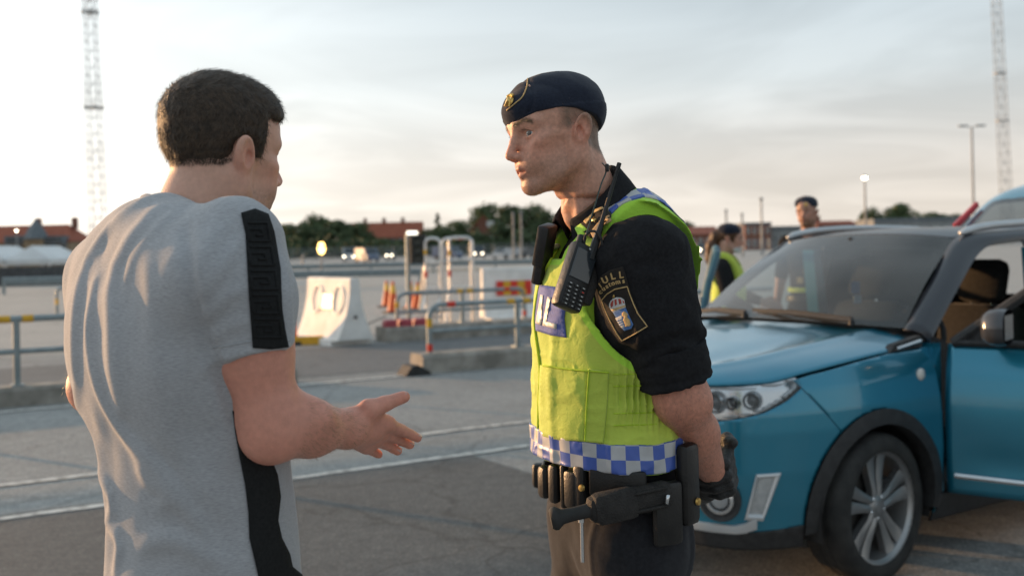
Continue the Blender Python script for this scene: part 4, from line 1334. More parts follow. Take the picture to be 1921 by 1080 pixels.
# wheels
def wheel(x, y, sg, steer=0.0):
    w = bpy.data.objects.new('wheel', None); COL.objects.link(w); w.parent = car
    w.location = (x, y * sg, .334); w.rotation_euler = (0, 0, steer)
    M = Matrix(((1, 0, 0), (0, 0, sg), (0, 1, 0)))
    b = MB()
    b.lathe([(.222, -.10), (.236, -.108), (.290, -.112), (.322, -.098), (.333, -.075), (.334, -.03), (.331, -.028), (.331, -.022), (.334, -.02), (.334, .02), (.331, .022), (.331, .028), (.334, .03), (.333, .075), (.322, .098), (.312, .104), (.290, .112), (.270, .111), (.256, .106), (.248, .094)], n=56, M=M, cap=False)
    b.build('tyre', M_TYRE, w, 35)
    b = MB(); b.lathe([(.248, .096), (.256, .100), (.252, .088), (.236, .076), (.228, .02), (.226, -.09)], n=48, M=M, cap=False); b.build('rim', M_RIM, w, 35)
    for k in range(5):
        a = math.pi / 2 + k * 2 * math.pi / 5
        for side in (-1, 1):
            b = MB()
            def pt(r, t, z): return M @ Vector((math.cos(a) * r - math.sin(a) * t, math.sin(a) * r + math.cos(a) * t, z))
            secs = []
            for r, tc_, hw, z in ((.035, .018, .017, .070), (.08, .020, .018, .072), (.15, .029, .024, .066), (.21, .040, .031, .066), (.238, .048, .038, .074)):
                t0 = side * (tc_ - hw); t1 = side * (tc_ + hw)
                secs.append([pt(r, t0, z - .016), pt(r, t0 * 1.0, z - .004), pt(r, (t0 + t1) / 2, z + .004), pt(r, t1, z - .002), pt(r, t1, z - .035), pt(r, t0, z - .035)])
            secs = [s_ + s_[:1] for s_ in secs]
            b.grid(secs); b.build('spoke', M_RIM, w, 35)
    b = MB(); b.lathe([(.058, .03), (.060, .062), (.045, .074), (.028, .076), (.026, .080), (.001, .081)], n=28, M=M); b.build('hub_cap', M_RIM, w, 35)
    for k in range(5):
        a = math.pi / 2 + math.pi / 5 + k * 2 * math.pi / 5
        b = MB(); b.lathe([(.009, .05), (.009, .072), (.004, .076)], M @ Vector((math.cos(a) * .05, math.sin(a) * .05, 0)), 8, M); b.build('wheel_nut', M_CHR, w)
    b = MB(); b.lathe([(.01, .0), (.145, .0), (.145, .012), (.01, .012)], n=32, M=M); b.build('brake_disc', pmat('brake_steel', (.06, .058, .055), (.10, .095, .09), 6, .5, metal=.6), w, 35)
    b = MB(); b.box(M @ Vector((-.10, .04, .02)), (.09, .06, .14)); b.build('brake_caliper', M_INT, w)
for x in (.005, -2.495):
    for sg in (1, -1):
        wheel(x, .762, sg, rad(4) if x > -1 else 0)
# front doors, swung open on their front edge
def door(sg, ang):
    d = bpy.data.objects.new('door', None); COL.objects.link(d); d.parent = car
    d.location = (-.465, .862 * sg, 0); d.rotation_euler = (0, 0, -ang * sg)
    # local: x back from hinge is negative
    zs_ = np.linspace(.335, 1.035, 26); xs_ = np.linspace(-.008, -1.04, 34)
    P = np.zeros((26, 34, 3))
    for i, z in enumerate(zs_):
        ins = float(np.interp(z, zz, inset_z)); hol = .018 * math.exp(-((z - .50) / .09) ** 2)
        P[i, :, 0] = xs_; P[i, :, 1] = -ins - hol * np.clip((-xs_) / .2, 0, 1) + .004; P[i, :, 2] = z
    panel('door_skin', P, M_TEAL, d, th=.01, sgn=sg, outward=(-.5, -.5 * sg, .6))
    b = MB(); b.box((-.52, -.135 * sg, .68), (1.0, .06, .66)); b.build('door_lining', M_INT, d)
    b = MB(); b.tube([(-.05, (.012) * sg, .425), (-1.0, .012 * sg, .415)], .013, 6); b.build('door_trim_strip', M_CHR, d)
    # window frame: raked front bar, top bar, rear bar
    fr = [(-.03, -.075, 1.035), (-.36, -.135, 1.285), (-.655, -.195, 1.455), (-.80, -.20, 1.492), (-1.02, -.195, 1.500), (-1.04, -.08, 1.035)]
    b = MB()
    for a, c in zip(fr[:-1], fr[1:]):
        p, q = Vector((a[0], a[1] * sg, a[2])), Vector((c[0], c[1] * sg, c[2]))
        b.tube([p, q], .026, 8)
    b.build('window_frame', M_TRIM if sg > 0 else pmat('dark_teal_frame', (.010, .075, .105), (.012, .085, .12), 4, .5), d, 40)
    b = MB(); b.tube([(-.03, -.07 * sg, 1.04), (-1.04, -.07 * sg, 1.04)], .018, 8); b.build('window_sill', M_TRIM, d, 40)
    b = MB(); b.prism([(-.03, 1.035), (-.26, 1.035), (-.26, 1.20)], (0, -.10 * sg, 0), (1, 0, 0), UP, (0, sg, 0), .02); b.build('mirror_panel', M_TRIM, d)
    b = MB(); b.tube([(-.97, .018 * sg, .83), (-.92, .035 * sg, .835), (-.80, .035 * sg, .84), (-.77, .012 * sg, .84)], .014, 8); b.build('handle', M_TEAL, d, 40)
    # mirror: shell tapering outwards
    rows = []
    for t, (hy, hz, fx) in enumerate(((.012, .015, .06), (.060, .062, .045), (.085, .080, .015), (.088, .084, -.03), (.084, .080, -.055))):
        cx_, cz_ = -.27 + fx, 1.135
        rows.append([(cx_, (.13 + math.copysign(abs(math.cos(a)) ** .8, math.cos(a)) * hy * 1.25) * sg, cz_ + math.copysign(abs(math.sin(a)) ** .8, math.sin(a)) * hz) for a in np.linspace(0, 2 * math.pi, 25)])
    b = MB(); b.grid(rows); b.f.append(tuple(range(24))); b.mi.append(0)
    mo = b.build('mirror', pmat('dark_silver_shell', (.07, .07, .075), (.09, .09, .095), 5, .22, metal=.5), d, 60)
    b = MB(); b.box((-.3255, .13 * sg, 1.135), (.002, .15, .11)); b.build('mirror_glass', pmat('mirror_silver', (.16, .17, .18), None, 3, .05, metal=1), mo)
    b = MB(); b.tube([(-.24, -.06 * sg, 1.045), (-.26, .07 * sg, 1.07)], .022, 8); b.build('mirror_arm', M_TRIM, mo)
    return d
door(1, rad(72))
door(-1, rad(46))
# raised tailgate
tg = bpy.data.objects.new('tailgate', None); COL.objects.link(tg); tg.parent = car
tg.location = (-2.84, 0, 1.54); tg.rotation_euler = (0, rad(30), 0)      # local -x runs back along the raised gate
def tgrow(x, hw, z): return sym([(x, hw, z - .05), (x, hw * .8, z - .01), (x, hw * .4, z), (x, 0, z)])
TG = surf([tgrow(0, .66, 0), tgrow(-.25, .69, .005), tgrow(-.5, .71, 0), tgrow(-.75, .72, -.03), tgrow(-.98, .72, -.10)], 26, 41)
tx, ty = TG[..., 0], TG[..., 1]
gl = np.minimum(np.minimum(-.06 - tx, tx + .56) , .60 - np.abs(ty) + (-tx) * .06)
panel('gate_frame', TG, M_TEAL, tg, [-gl], th=.03, outward=(-.5, 0, -1))
panel('gate_window', TG, glassmat('dark_gate_glass', (.16, .19, .20), 1.0, .85), tg, [gl + .01], th=0, outward=(-.5, 0, -1))
b = MB(); b.bbox((-.02, 0, .045), (.10, .7, .03), .012); b.build('gate_spoiler', M_TEAL, tg)
b = MB(); b.bbox((-.07, 0, .062), (.05, .34, .022), .008); b.build('brake_lamp', M_REDL, tg)
for sg in (1, -1):
    b = MB(); b.bbox((-.34, .715 * sg, -.012), (.34, .03, .05), .012); b.build('red_light_strip', M_REDL, tg)  # red strip standing in for the light of another vehicle behind
# wipers lying at the foot of the glass
for a, c, e in (((-.27, .50, 1.142), (-.262, .12, 1.165), (-.30, -.14, 1.162)), ((-.262, -.20, 1.150), (-.285, -.44, 1.158), (-.36, -.66, 1.135))):
    w = bpy.data.objects.new('wiper', None); COL.objects.link(w); w.parent = car
    b = MB(); b.tube([a, c, e], [.014, .011, .006], 6); b.build('wiper_arm', M_TRIM, w, 40)
    b = MB(); q = [Vector(a) + Vector((-.03, -.02, .012)), Vector(c) + Vector((-.03, 0, .01)), Vector(e) + Vector((-.02, -.05, .008))]
    b.tube(q, .008, 5); b.build('wiper_blade', M_RUB, w, 40)
    b = MB(); b.lathe([(.016, -.02), (.015, .004), (.009, .010)], a, 12); b.build('wiper_pivot', M_TRIM, w, 40)
# little ornament hanging from the mirror
Lc = lambda x, y, z: car.location + Matrix.Rotation(math.pi + CAR_A, 3, 'Z') @ Vector((x, y, z))
orn = thing('hanging_ornament', 'small blue and white ornament hanging inside the windscreen', 'ornament', Lc(-.92, .02, 1.30))
b = MB(); b.tube([(0, 0, .0), (0, 0, .16)], .002, 4); b.build('string', M_TRIM, orn)
b = MB(); b.bbox((0, 0, -.03), (.05, .012, .07), .005); b.build('card', pmat('blue_card', (.05, .16, .42), (.08, .22, .5), 30, .5), orn)
b = MB(); b.bbox((.01, .004, -.095), (.045, .012, .05), .005); b.build('card', pmat('white_blue_card', (.45, .52, .62), None, 40, .5), orn)
# ------------------------------------------------------------------ sculpting with distance fields
f32 = np.float32
def vec(*a): return np.array(a, f32)
def smin(a, b, k):
    if k <= 0: return np.minimum(a, b)
    h = np.maximum(k - np.abs(a - b), 0) / k
    return np.minimum(a, b) - h * h * (k * .25)
def smax(a, b, k): return -smin(-a, -b, k)
def sph(p, c, r): return np.sqrt(((p - vec(*c)) ** 2).sum(1)) - f32(r)
def ell(p, c, r, R=None):
    q = p - vec(*c)
    if R is not None: q = q @ np.array(R, f32)          # columns of R: the ellipsoid's axes
    r = vec(*r)
    k0 = np.sqrt(((q / r) ** 2).sum(1)); k1 = np.sqrt(((q / (r * r)) ** 2).sum(1)) + 1e-9
    return k0 * (k0 - 1) / k1
def rc(p, a, b, ra, rb):
    """capsule whose radius runs from ra at a to rb at b"""
    a, b = vec(*a), vec(*b)
    ab = b - a; pa = p - a
    t = np.clip((pa @ ab) / (ab @ ab), 0, 1).astype(f32)
    d = pa - t[:, None] * ab
    return np.sqrt((d ** 2).sum(1)) - (f32(ra) + (f32(rb) - f32(ra)) * t)
def chain(p, pts, rs, k=0.0):
    d = rc(p, pts[0], pts[1], rs[0], rs[1])
    for i in range(1, len(pts) - 1):
        d = smin(d, rc(p, pts[i], pts[i + 1], rs[i], rs[i + 1]), k)
    return d
def rbox(p, c, h, r=0.0, R=None):
    q = p - vec(*c)
    if R is not None: q = q @ np.array(R, f32)
    q = np.abs(q) - (vec(*h) - f32(r))
    return np.sqrt((np.maximum(q, 0) ** 2).sum(1)) + np.minimum(q.max(1), 0) - f32(r)
_rng = np.random.default_rng(5)
_LAT = _rng.random((32, 32, 32)).astype(f32)
def vnoise(p, s=1.0):
    """smooth value noise, -1..1"""
    q = p * f32(s)
    i = np.floor(q).astype(np.int32); f = (q - i).astype(f32); f = f * f * (3 - 2 * f)
    i0 = i & 31; i1 = (i + 1) & 31
    x0, y0, z0 = i0.T; x1, y1, z1 = i1.T
    fx, fy, fz = f.T
    c = lambda a, b, d: _LAT[a, b, d]
    v = ((c(x0, y0, z0) * (1 - fx) + c(x1, y0, z0) * fx) * (1 - fy) + (c(x0, y1, z0) * (1 - fx) + c(x1, y1, z0) * fx) * fy) * (1 - fz) \
        + ((c(x0, y0, z1) * (1 - fx) + c(x1, y0, z1) * fx) * (1 - fy) + (c(x0, y1, z1) * (1 - fx) + c(x1, y1, z1) * fx) * fy) * fz
    return v * 2 - 1
def mesh_field(f, lo, hi, h, slack=1.6):
    """surface nets of f = 0, evaluated only near the surface"""
    lo, hi = np.array(lo, float), np.array(hi, float)
    S = 4
    nb = np.ceil((hi - lo) / (h * S)).astype(int)
    n = nb * S + 1
    g = [lo[k] + h * S * np.arange(nb[k] + 1) for k in range(3)]
    P = np.stack(np.meshgrid(*g, indexing='ij'), -1).reshape(-1, 3).astype(f32)
    C = f(P).reshape(nb + 1)
    cs = [C[a:a + nb[0], b:b + nb[1], c:c + nb[2]] for a in (0, 1) for b in (0, 1) for c in (0, 1)]
    mn = np.min(cs, 0); mx = np.max(cs, 0)
    am = np.min(np.abs(cs), 0)
    act = (am < h * S * slack) | ((mn < 0) & (mx > 0))
    V = np.where(np.repeat(np.repeat(np.repeat(C[:-1, :-1, :-1], S, 0), S, 1), S, 2) > 0, f32(1), f32(-1))
    full = np.ones(n, f32)
    full[:-1, :-1, :-1] = V
    bi = np.argwhere(act)
    o = np.stack(np.meshgrid(*[np.arange(S + 1)] * 3, indexing='ij'), -1).reshape(-1, 3)
    idx = (bi[:, None, :] * S + o[None]).reshape(-1, 3)
    lin = np.unique(np.ravel_multi_index(idx.T, n))
    ii = np.stack(np.unravel_index(lin, n), 1)
    pts = (lo + ii * h).astype(f32)
    vals = np.concatenate([f(pts[k:k + 600000]) for k in range(0, len(pts), 600000)])
    full.reshape(-1)[lin] = vals
    neg = full < 0
    m = n - 1
    cnt = np.zeros(m, np.int8)
    for a in (0, 1):
        for b in (0, 1):
            for c in (0, 1):
                cnt += neg[a:a + m[0], b:b + m[1], c:c + m[2]]
    cell = np.argwhere((cnt > 0) & (cnt < 8))
    acc = np.zeros((len(cell), 3)); num = np.zeros(len(cell))
    corners = [(a, b, c) for a in (0, 1) for b in (0, 1) for c in (0, 1)]
    val = {k: full[cell[:, 0] + k[0], cell[:, 1] + k[1], cell[:, 2] + k[2]] for k in corners}
    for k in corners:
        for ax in range(3):
            if k[ax]: continue
            k2 = list(k); k2[ax] = 1; k2 = tuple(k2)
            v0, v1 = val[k], val[k2]
            cr_ = (v0 < 0) != (v1 < 0)
            t = v0 / np.where(cr_, v0 - v1, 1)
            e = np.array(k, float)[None].repeat(len(cell), 0); e[:, ax] += t
            acc[cr_] += e[cr_]; num[cr_] += 1
    verts = lo + (cell + acc / num[:, None]) * h
    vid = -np.ones(m, np.int32)
    vid[tuple(cell.T)] = np.arange(len(cell))
    faces = []
    for ax in range(3):
        s0 = [slice(None)] * 3; s1 = [slice(None)] * 3
        s0[ax] = slice(0, -1); s1[ax] = slice(1, None)
        A, B = neg[tuple(s0)], neg[tuple(s1)]
        E = np.argwhere(A != B)
        u, w = [(1, 2), (2, 0), (0, 1)][ax]
        ok = (E[:, u] > 0) & (E[:, w] > 0) & (E[:, u] < m[u]) & (E[:, w] < m[w])
        E = E[ok]
        q = []
        for du, dw in ((-1, -1), (0, -1), (0, 0), (-1, 0)):
            t = E.copy(); t[:, u] += du; t[:, w] += dw
            q.append(vid[tuple(t.T)])
        q = np.stack(q, 1)
        fl = A[tuple(E.T)]
        q[~fl] = q[~fl][:, ::-1]
        faces.append(q)
    Fq = np.concatenate(faces)
    return verts, Fq[(Fq >= 0).all(1)]
def relax(v, f, n=1, lam=.5):
    """gentle Laplacian smoothing"""
    e = np.concatenate([f[:, [0, 1]], f[:, [1, 2]], f[:, [2, 3]], f[:, [3, 0]]])
    e = np.concatenate([e, e[:, ::-1]])
    deg = np.bincount(e[:, 0], minlength=len(v)).astype(float)
    for _ in range(n):
        a = np.stack([np.bincount(e[:, 0], v[e[:, 1], k], minlength=len(v)) for k in range(3)], 1) / np.maximum(deg, 1)[:, None]
        v = v + (a - v) * lam
    return v
def sculpt(name, f, lo, hi, h, mat, parent, col=None, attrs=None, smooth=1, base=None, bridge=False):
    """mesh a field as one object; col(points)->rgb stored as a colour attribute, attrs as float attributes"""
    parts = f if isinstance(f, list) else [(f, lo, hi, h)]
    VV, FF, n0 = [], [], 0
    for fn, l_, h_, st_ in parts:
        v, q = mesh_field(fn, l_, h_, st_)
        if smooth: v = relax(v, q, smooth, .5)
        VV.append(v); FF.append(q + n0); n0 += len(v)
    v, q = np.concatenate(VV), np.concatenate(FF)
    me = bpy.data.meshes.new(name)
    b = np.array(base if base is not None else (0, 0, 0), float)
    me.vertices.add(len(v)); me.vertices.foreach_set('co', (v - b).astype(f32).ravel())
    me.loops.add(len(q) * 4); me.polygons.add(len(q))
    me.loops.foreach_set('vertex_index', q.astype(np.int32).ravel())
    me.polygons.foreach_set('loop_start', np.arange(0, len(q) * 4, 4, dtype=np.int32))
    me.polygons.foreach_set('loop_total', np.full(len(q), 4, np.int32))
    me.update(calc_edges=True)
    me.polygons.foreach_set('use_smooth', np.ones(len(q), bool))
    p = v.astype(f32)
    if col is not None:
        a = me.attributes.new('col', 'FLOAT_COLOR', 'POINT')
        c = np.ones((len(v), 4), f32); c[:, :3] = col(p)
        a.data.foreach_set('color', c.ravel())
    for k, fn in (attrs or {}).items():
        a = me.attributes.new(k, 'FLOAT', 'POINT')
        a.data.foreach_set('value', np.asarray(fn(p), f32))
    if bridge:                                    # sew the finer head onto the coarser body
        bm = bmesh.new(); bm.from_mesh(me)
        be = [e_ for e_ in bm.edges if len(e_.link_faces) == 1]
        try: bmesh.ops.bridge_loops(bm, edges=be)
        except Exception as ex: print('bridge', ex)
        zs = sorted({round(v_.co.z, 4) for e_ in be if e_.is_valid for v_ in e_.verts})
        if zs:
            near_ = [v_ for v_ in bm.verts if zs[0] - .020 < v_.co.z < zs[-1] + .020]
            for _ in range(30): bmesh.ops.smooth_vert(bm, verts=near_, factor=.5, use_axis_x=True, use_axis_y=True, use_axis_z=True)
        for f_ in bm.faces: f_.smooth = True
        bm.to_mesh(me); bm.free()
    me.materials.append(mat)
    me.validate()
    o = bpy.data.objects.new(name, me); COL.objects.link(o)
    if parent is not None:
        o.parent = parent
        if base is None:
            o.matrix_parent_inverse = parent.matrix_basis.inverted()
    return o
def colmat(name, rough=.5, sss=0.0, bump=.2, bscale=300, spec=.4, var=.12, vscale=60, sheen=0.0, bdist=.002):
    """surface whose own colour is stored on the mesh, with fine mottling"""
    m = bpy.data.materials.new(name); N, L = nt(m); b = N['Principled BSDF']
    a = N.new('ShaderNodeAttribute'); a.attribute_name = 'col'
    tc = N.new('ShaderNodeTexCoord')
    n = N.new('ShaderNodeTexNoise'); n.inputs['Scale'].default_value = vscale; n.inputs['Detail'].default_value = 6
    L.new(tc.outputs['Object'], n.inputs['Vector'])
    mr = N.new('ShaderNodeMapRange'); mr.inputs['From Min'].default_value = .3; mr.inputs['From Max'].default_value = .7
    mr.inputs['To Min'].default_value = 1 - var; mr.inputs['To Max'].default_value = 1 + var
    L.new(n.outputs[0], mr.inputs[0])
    mx = N.new('ShaderNodeMixRGB'); mx.blend_type = 'MULTIPLY'; mx.inputs[0].default_value = 1
    L.new(a.outputs['Color'], mx.inputs[1]); L.new(mr.outputs[0], mx.inputs[2]); L.new(mx.outputs[0], b.inputs['Base Color'])
    b.inputs['Roughness'].default_value = rough
    b.inputs['Specular IOR Level'].default_value = spec
    b.inputs['Sheen Weight'].default_value = sheen
    if sss:
        b.inputs['Subsurface Weight'].default_value = sss
        b.inputs['Subsurface Radius'].default_value = (.006, .0022, .0013)
        b.inputs['Subsurface Scale'].default_value = 1.0
    n2 = N.new('ShaderNodeTexNoise'); n2.inputs['Scale'].default_value = bscale; n2.inputs['Detail'].default_value = 4
    L.new(tc.outputs['Object'], n2.inputs['Vector'])
    bp = N.new('ShaderNodeBump'); bp.inputs['Strength'].default_value = bump; bp.inputs['Distance'].default_value = bdist
    L.new(n2.outputs[0], bp.inputs['Height']); L.new(bp.outputs[0], b.inputs['Normal'])
    return m
def field_hit(f, org, dirs, t0, t1, off=0.0):
    """march rays onto f = off"""
    org = np.array(org, float); dirs = np.array(dirs, float)
    t = np.full(len(dirs), float(t0))
    for _ in range(70):
        d = f((org + dirs * t[:, None]).astype(f32)) - off
        t = np.minimum(t + d * .8, t1)
    return org + dirs * t[:, None], t < t1 - 1e-3
def px_ray(pxs):
    out = []
    for a, b in pxs:
        u, v = unroll(a, b)
        out.append((u / F_PX, 1.0, -v / F_PX))
    d = np.array(out); return d / np.linalg.norm(d, axis=1)[:, None]
def fgrad(f, p, e=.002):
    p = p.astype(f32); g = np.zeros((len(p), 3))
    for k in range(3):
        o = np.zeros(3, f32); o[k] = e
        g[:, k] = f(p + o) - f(p - o)
    return g / (np.linalg.norm(g, axis=1)[:, None] + 1e-9)
def poly_mesh(poly, step):
    """triangulated interior of a 2D polygon, fine enough to drape"""
    bm = bmesh.new()
    vs = [bm.verts.new((a, b, 0)) for a, b in poly]
    f = bm.faces.new(vs)
    bmesh.ops.triangulate(bm, faces=[f])
    for _ in range(6):
        es = [e for e in bm.edges if e.calc_length() > step]
        if not es: break
        bmesh.ops.subdivide_edges(bm, edges=es, cuts=1)
        bmesh.ops.triangulate(bm, faces=bm.faces[:])
    bm.verts.ensure_lookup_table()
    V = [(v.co.x, v.co.y) for v in bm.verts]; Fc = [[v.index for v in q.verts] for q in bm.faces]
    bm.free()
    return V, Fc
def drape(name, V2, Fc, f, mat, parent, off=.001, th=.0012, t=(1.2, 3.0), base=None, smooth=True, largest=False):
    """lay a flat cut-out (picture-plane outline) onto the cloth field f as a thin piece"""
    org = np.array([0, 0, CAM_H])
    P, ok = field_hit(f, org, px_ray(V2), t[0], t[1], off)
    b = MB(); b.v = [tuple(p) for p in P]; b.f = [tuple(q) for q in Fc if all(ok[i] for i in q)]; b.mi = [0] * len(b.f)
    if len(b.f) > 20:                             # drop faces smeared along the sight line at the outline
        el = np.array([max((Vector(b.v[q[i]]) - Vector(b.v[q[i - 1]])).length for i in range(len(q))) for q in b.f])
        lim = 4.0 * np.median(el)
        b.f = [q for q, l_ in zip(b.f, el) if l_ < lim]; b.mi = [0] * len(b.f)
    if largest and b.f:                           # only the piece that lies whole on the cloth
        lab = list(range(len(b.v)))
        def root(i):
            while lab[i] != i: lab[i] = lab[lab[i]]; i = lab[i]
            return i
        for q in b.f:
            for k in q[1:]: lab[root(k)] = root(q[0])
        cnt = {}
        for q in b.f: cnt[root(q[0])] = cnt.get(root(q[0]), 0) + 1
        best = max(cnt, key=cnt.get)
        b.f = [q for q in b.f if root(q[0]) == best]
        used = sorted({i for q in b.f for i in q}); mp = {i: k for k, i in enumerate(used)}
        b.v = [b.v[i] for i in used]; b.f = [tuple(mp[i] for i in q) for q in b.f]; b.mi = [0] * len(b.f)
    o = b.build(name, mat, None, smooth)
    me = o.data
    c = Vector((0, 0, CAM_H))
    tot = sum((c - p.center).dot(p.normal) for p in me.polygons)
    if tot < 0: me.flip_normals()
    if th:
        m = o.modifiers.new('thickness', 'SOLIDIFY'); m.thickness = th; m.offset = 1
    if parent is not None:
        o.parent = parent; o.matrix_parent_inverse = parent.matrix_basis.inverted()
    return o
def rot_from(x, z):
    """3x3 with columns x (kept), y, z"""
    x = Vector(x).normalized(); z = Vector(z); y = z.cross(x).normalized(); z = x.cross(y)
    return np.array([x, y, z]).T
# ------------------------------------------------------------------ the human head, in its own frame: x to the face, y to its left, z up, origin between the eyes' height and the ears
class Head:
    def __init__(s, pos, yaw, pitch=0.0, scale=1.0, rollx=0.0, mouth=.0, jaw=1.0, neck_to=None, neck_r=.060, ear=True):
        s.pos = np.array(pos, float); s.k = scale
        M = Matrix.Rotation(yaw, 3, 'Z') @ Matrix.Rotation(pitch, 3, 'Y') @ Matrix.Rotation(rollx, 3, 'X')
        s.R = np.array(M); s.mouth = mouth; s.jaw = jaw; s.neck_to = neck_to; s.neck_r = neck_r; s.ear = ear
    def loc(s, p): return (((p - s.pos.astype(f32)) @ s.R.astype(f32)) / f32(s.k)).astype(f32)
    def world(s, q): return s.pos + s.R @ (np.array(q, float) * s.k)
    def skull(s, q):
        a = q.copy(); a[:, 1] = np.abs(a[:, 1])
        d = ell(a, (-.010, 0, .034), (.099, .0765, .086))
        d = smin(d, ell(a, (.040, 0, .040), (.055, .060, .060)), .03)
        return d
    def field(s, p):
        c = s.pos - np.array([0, 0, .06])
        m = ((p - c.astype(f32)) ** 2).sum(1) < .30 ** 2
        if m.all(): return s._field(p)
        out = np.sqrt(((p - c.astype(f32)) ** 2).sum(1)) - f32(.19)
        if m.any(): out[m] = s._field(p[m])
        return out
    def _field(s, p):
        q = s.loc(p)
        a = q.copy(); a[:, 1] = np.abs(a[:, 1])
        d = s.skull(q)
        d = smin(d, ell(a, (.032, 0, -.045), (.060, .057, .076)), .03)
        j = s.jaw
        d = smin(d, rc(a, (-.004, .052 * j, -.068), (.070, .014, -.108), .017, .0145), .03)
        d = smin(d, rc(a, (-.012, .058, -.02), (-.004, .052 * j, -.068), .016, .016), .03)
        d = smin(d, ell(a, (.077, 0, -.108), (.019, .021, .0155)), .018)      # chin
        d = smin(d, ell(a, (.055, .043, -.026), (.024, .020, .016)), .022)   # cheekbones
        d = smin(d, ell(a, (.062, .026, -.055), (.024, .022, .026)), .02)
        d = smin(d, ell(a, (.074, 0, -.068), (.025, .030, .026)), .016)      # muzzle
        d = smax(d, -ell(a, (.046, .0665, -.056), (.028, .011, .028)), .022)
        d = smax(d, -sph(a, (.101, .034, -.003), .0205), .016)               # sockets
        d = smin(d, rc(a, (.089, .009, .0175), (.070, .050, .0165), .0085, .0085), .018)  # brow
        d = smin(d, chain(a, [(.089, 0, .010), (.099, 0, -.014), (.1135, 0, -.040)], [.0085, .0088, .0105], .006), .011)
        d = smin(d, ell(a, (.100, .0112, -.0450), (.0110, .0066, .0074)), .008)
        # lips
        m = s.mouth
        up = smin(rc(a, (.0985, .004, -.0690), (.0860, .0235, -.0745), .0048, .0024), rc(a, (.0985, 0, -.0697), (.0985, .004, -.0690), .0042, .0048), .003)
        lo_ = rc(a, (.0950, 0, -.0805 - m), (.0855, .021, -.0768 - m * .4), .0056, .0028)
        d = smin(d, up, .005); d = smin(d, lo_, .006)
        d = smax(d, -rc(a, (.103, 0, -.0752 - m * .5), (.089, .0215, -.0757 - m * .2), .0012 + m * .45, .0008), .0025)
        # lids over the eyeball
        eb = (.0705, .0325, -.003)
        lid = sph(a, eb, .0160)
        qx = a - vec(*eb)
        ang = qx[:, 2] - (.0058 - 11.0 * (qx[:, 1] - .001) ** 2)        # upper lid edge
        ang2 = (-.0062 + 9.0 * (qx[:, 1]) ** 2) - qx[:, 2]             # lower lid edge
        slit = np.maximum(np.maximum(ang, ang2), -(qx[:, 0] - .002))
        lid = smax(lid, -np.where(slit < 0, -np.minimum(-slit, .006), slit), .0012)
        d = smin(d, lid, .006)
        # neck
        if s.neck_to is not None:
            nb = s.loc(np.array([s.neck_to], f32))[0]
            d = smin(d, rc(q, (-.034, 0, -.050), tuple(nb), .056, s.neck_r / s.k), .03)
            d = smin(d, rc(a, (-.022, .058, -.048), (nb[0] * .5 + .028, .022, nb[2] * .88), .011, .010), .025)
            d = smin(d, sph(a, (nb[0] * .4 + .034, 0, -.150), .010), .022)
        # ears
        if s.ear:
            Re = rot_from((.95, 0, .25), (-.22, .34, .92))
            e = ell(a, (-.017, .0830, -.015), (.0205, .0098, .0350), Re)
            bowl = ell(a, (-.013, .0945, -.012), (.0140, .0105, .0270), Re)
            e = smax(e, -bowl, .003)
            e = smax(e, -ell(a, (-.008, .084, -.016), (.0065, .010, .010), Re), .003)
            e = smin(e, rc(a, (-.004, .078, -.006), (-.017, .0855, .004), .003, .0025), .004)
            e = smin(e, rc(a, (-.017, .085, .004), (-.0215, .0855, -.026), .0028, .003), .005)
            e = smin(e, sph(a, (-.0005, .0785, -.021), .0042), .005)
            d = smin(d, e, .006)
        return d * f32(s.k)
    def color(s, skin=(.47, .27, .20), hair=(.16, .115, .08), hairline=None, stubble=.35, brow=(.17, .12, .085), ruddy=.6):
        def fn(p):
            q = s.loc(p); a = q.copy(); a[:, 1] = np.abs(a[:, 1])
            sk = np.array(skin, f32)
            c = np.repeat(sk[None], len(p), 0).copy()
            def blend(w, col):
                nonlocal c
                w = np.clip(w, 0, 1)[:, None]; c = c * (1 - w) + np.array(col, f32) * w
            g = lambda cx, r: np.exp(-(((a - vec(*cx)) / vec(*r)) ** 2).sum(1))
            red = sk * np.array([1.05, .74, .70])
            blend(.55 * ruddy * g((.07, .04, -.03), (.03, .03, .03)) + .6 * ruddy * g((.113, 0, -.04), (.02, .02, .02)) + .8 * ruddy * g((-.015, .083, -.015), (.03, .012, .04)), red)
            # beard shadow
            nz = vnoise(p, 420) * .35 + vnoise(p, 160) * .3
            beard = np.clip((-.052 - q[:, 2]) / .02, 0, 1) * np.clip((q[:, 0] + .012) / .03, 0, 1) * (1 - g((.088, .0, -.066), (.02, .012, .006)))
            blend(stubble * beard * (1 + nz) * (q[:, 2] > -.135), np.array(hair) * 1.1)
            # brows
            bz = .0175 + .006 * np.clip((a[:, 1] - .012) / .03, 0, 1) - .007 * np.clip((a[:, 1] - .038) / .016, 0, 1)
            bw = np.exp(-((q[:, 2] - bz) / .0042) ** 2) * ((a[:, 1] > .011) & (a[:, 1] < .056)) * (q[:, 0] > .05)
            blend(.95 * bw * (1 + .5 * nz), brow)
            # lips
            lp = np.exp(-((q[:, 2] + .0745 + s.mouth * .5) / (.0085 + s.mouth * .4)) ** 2) * np.exp(-(a[:, 1] / .020) ** 4) * (q[:, 0] > .085)
            blend(.75 * lp, sk * np.array([.92, .55, .52]))
            if hairline is not None:
                w = hairline(a)
                blend(w * (.82 + .18 * np.clip(1 + nz, 0, 1.4)), hair)
            return np.clip(c, 0, 1)
        return fn
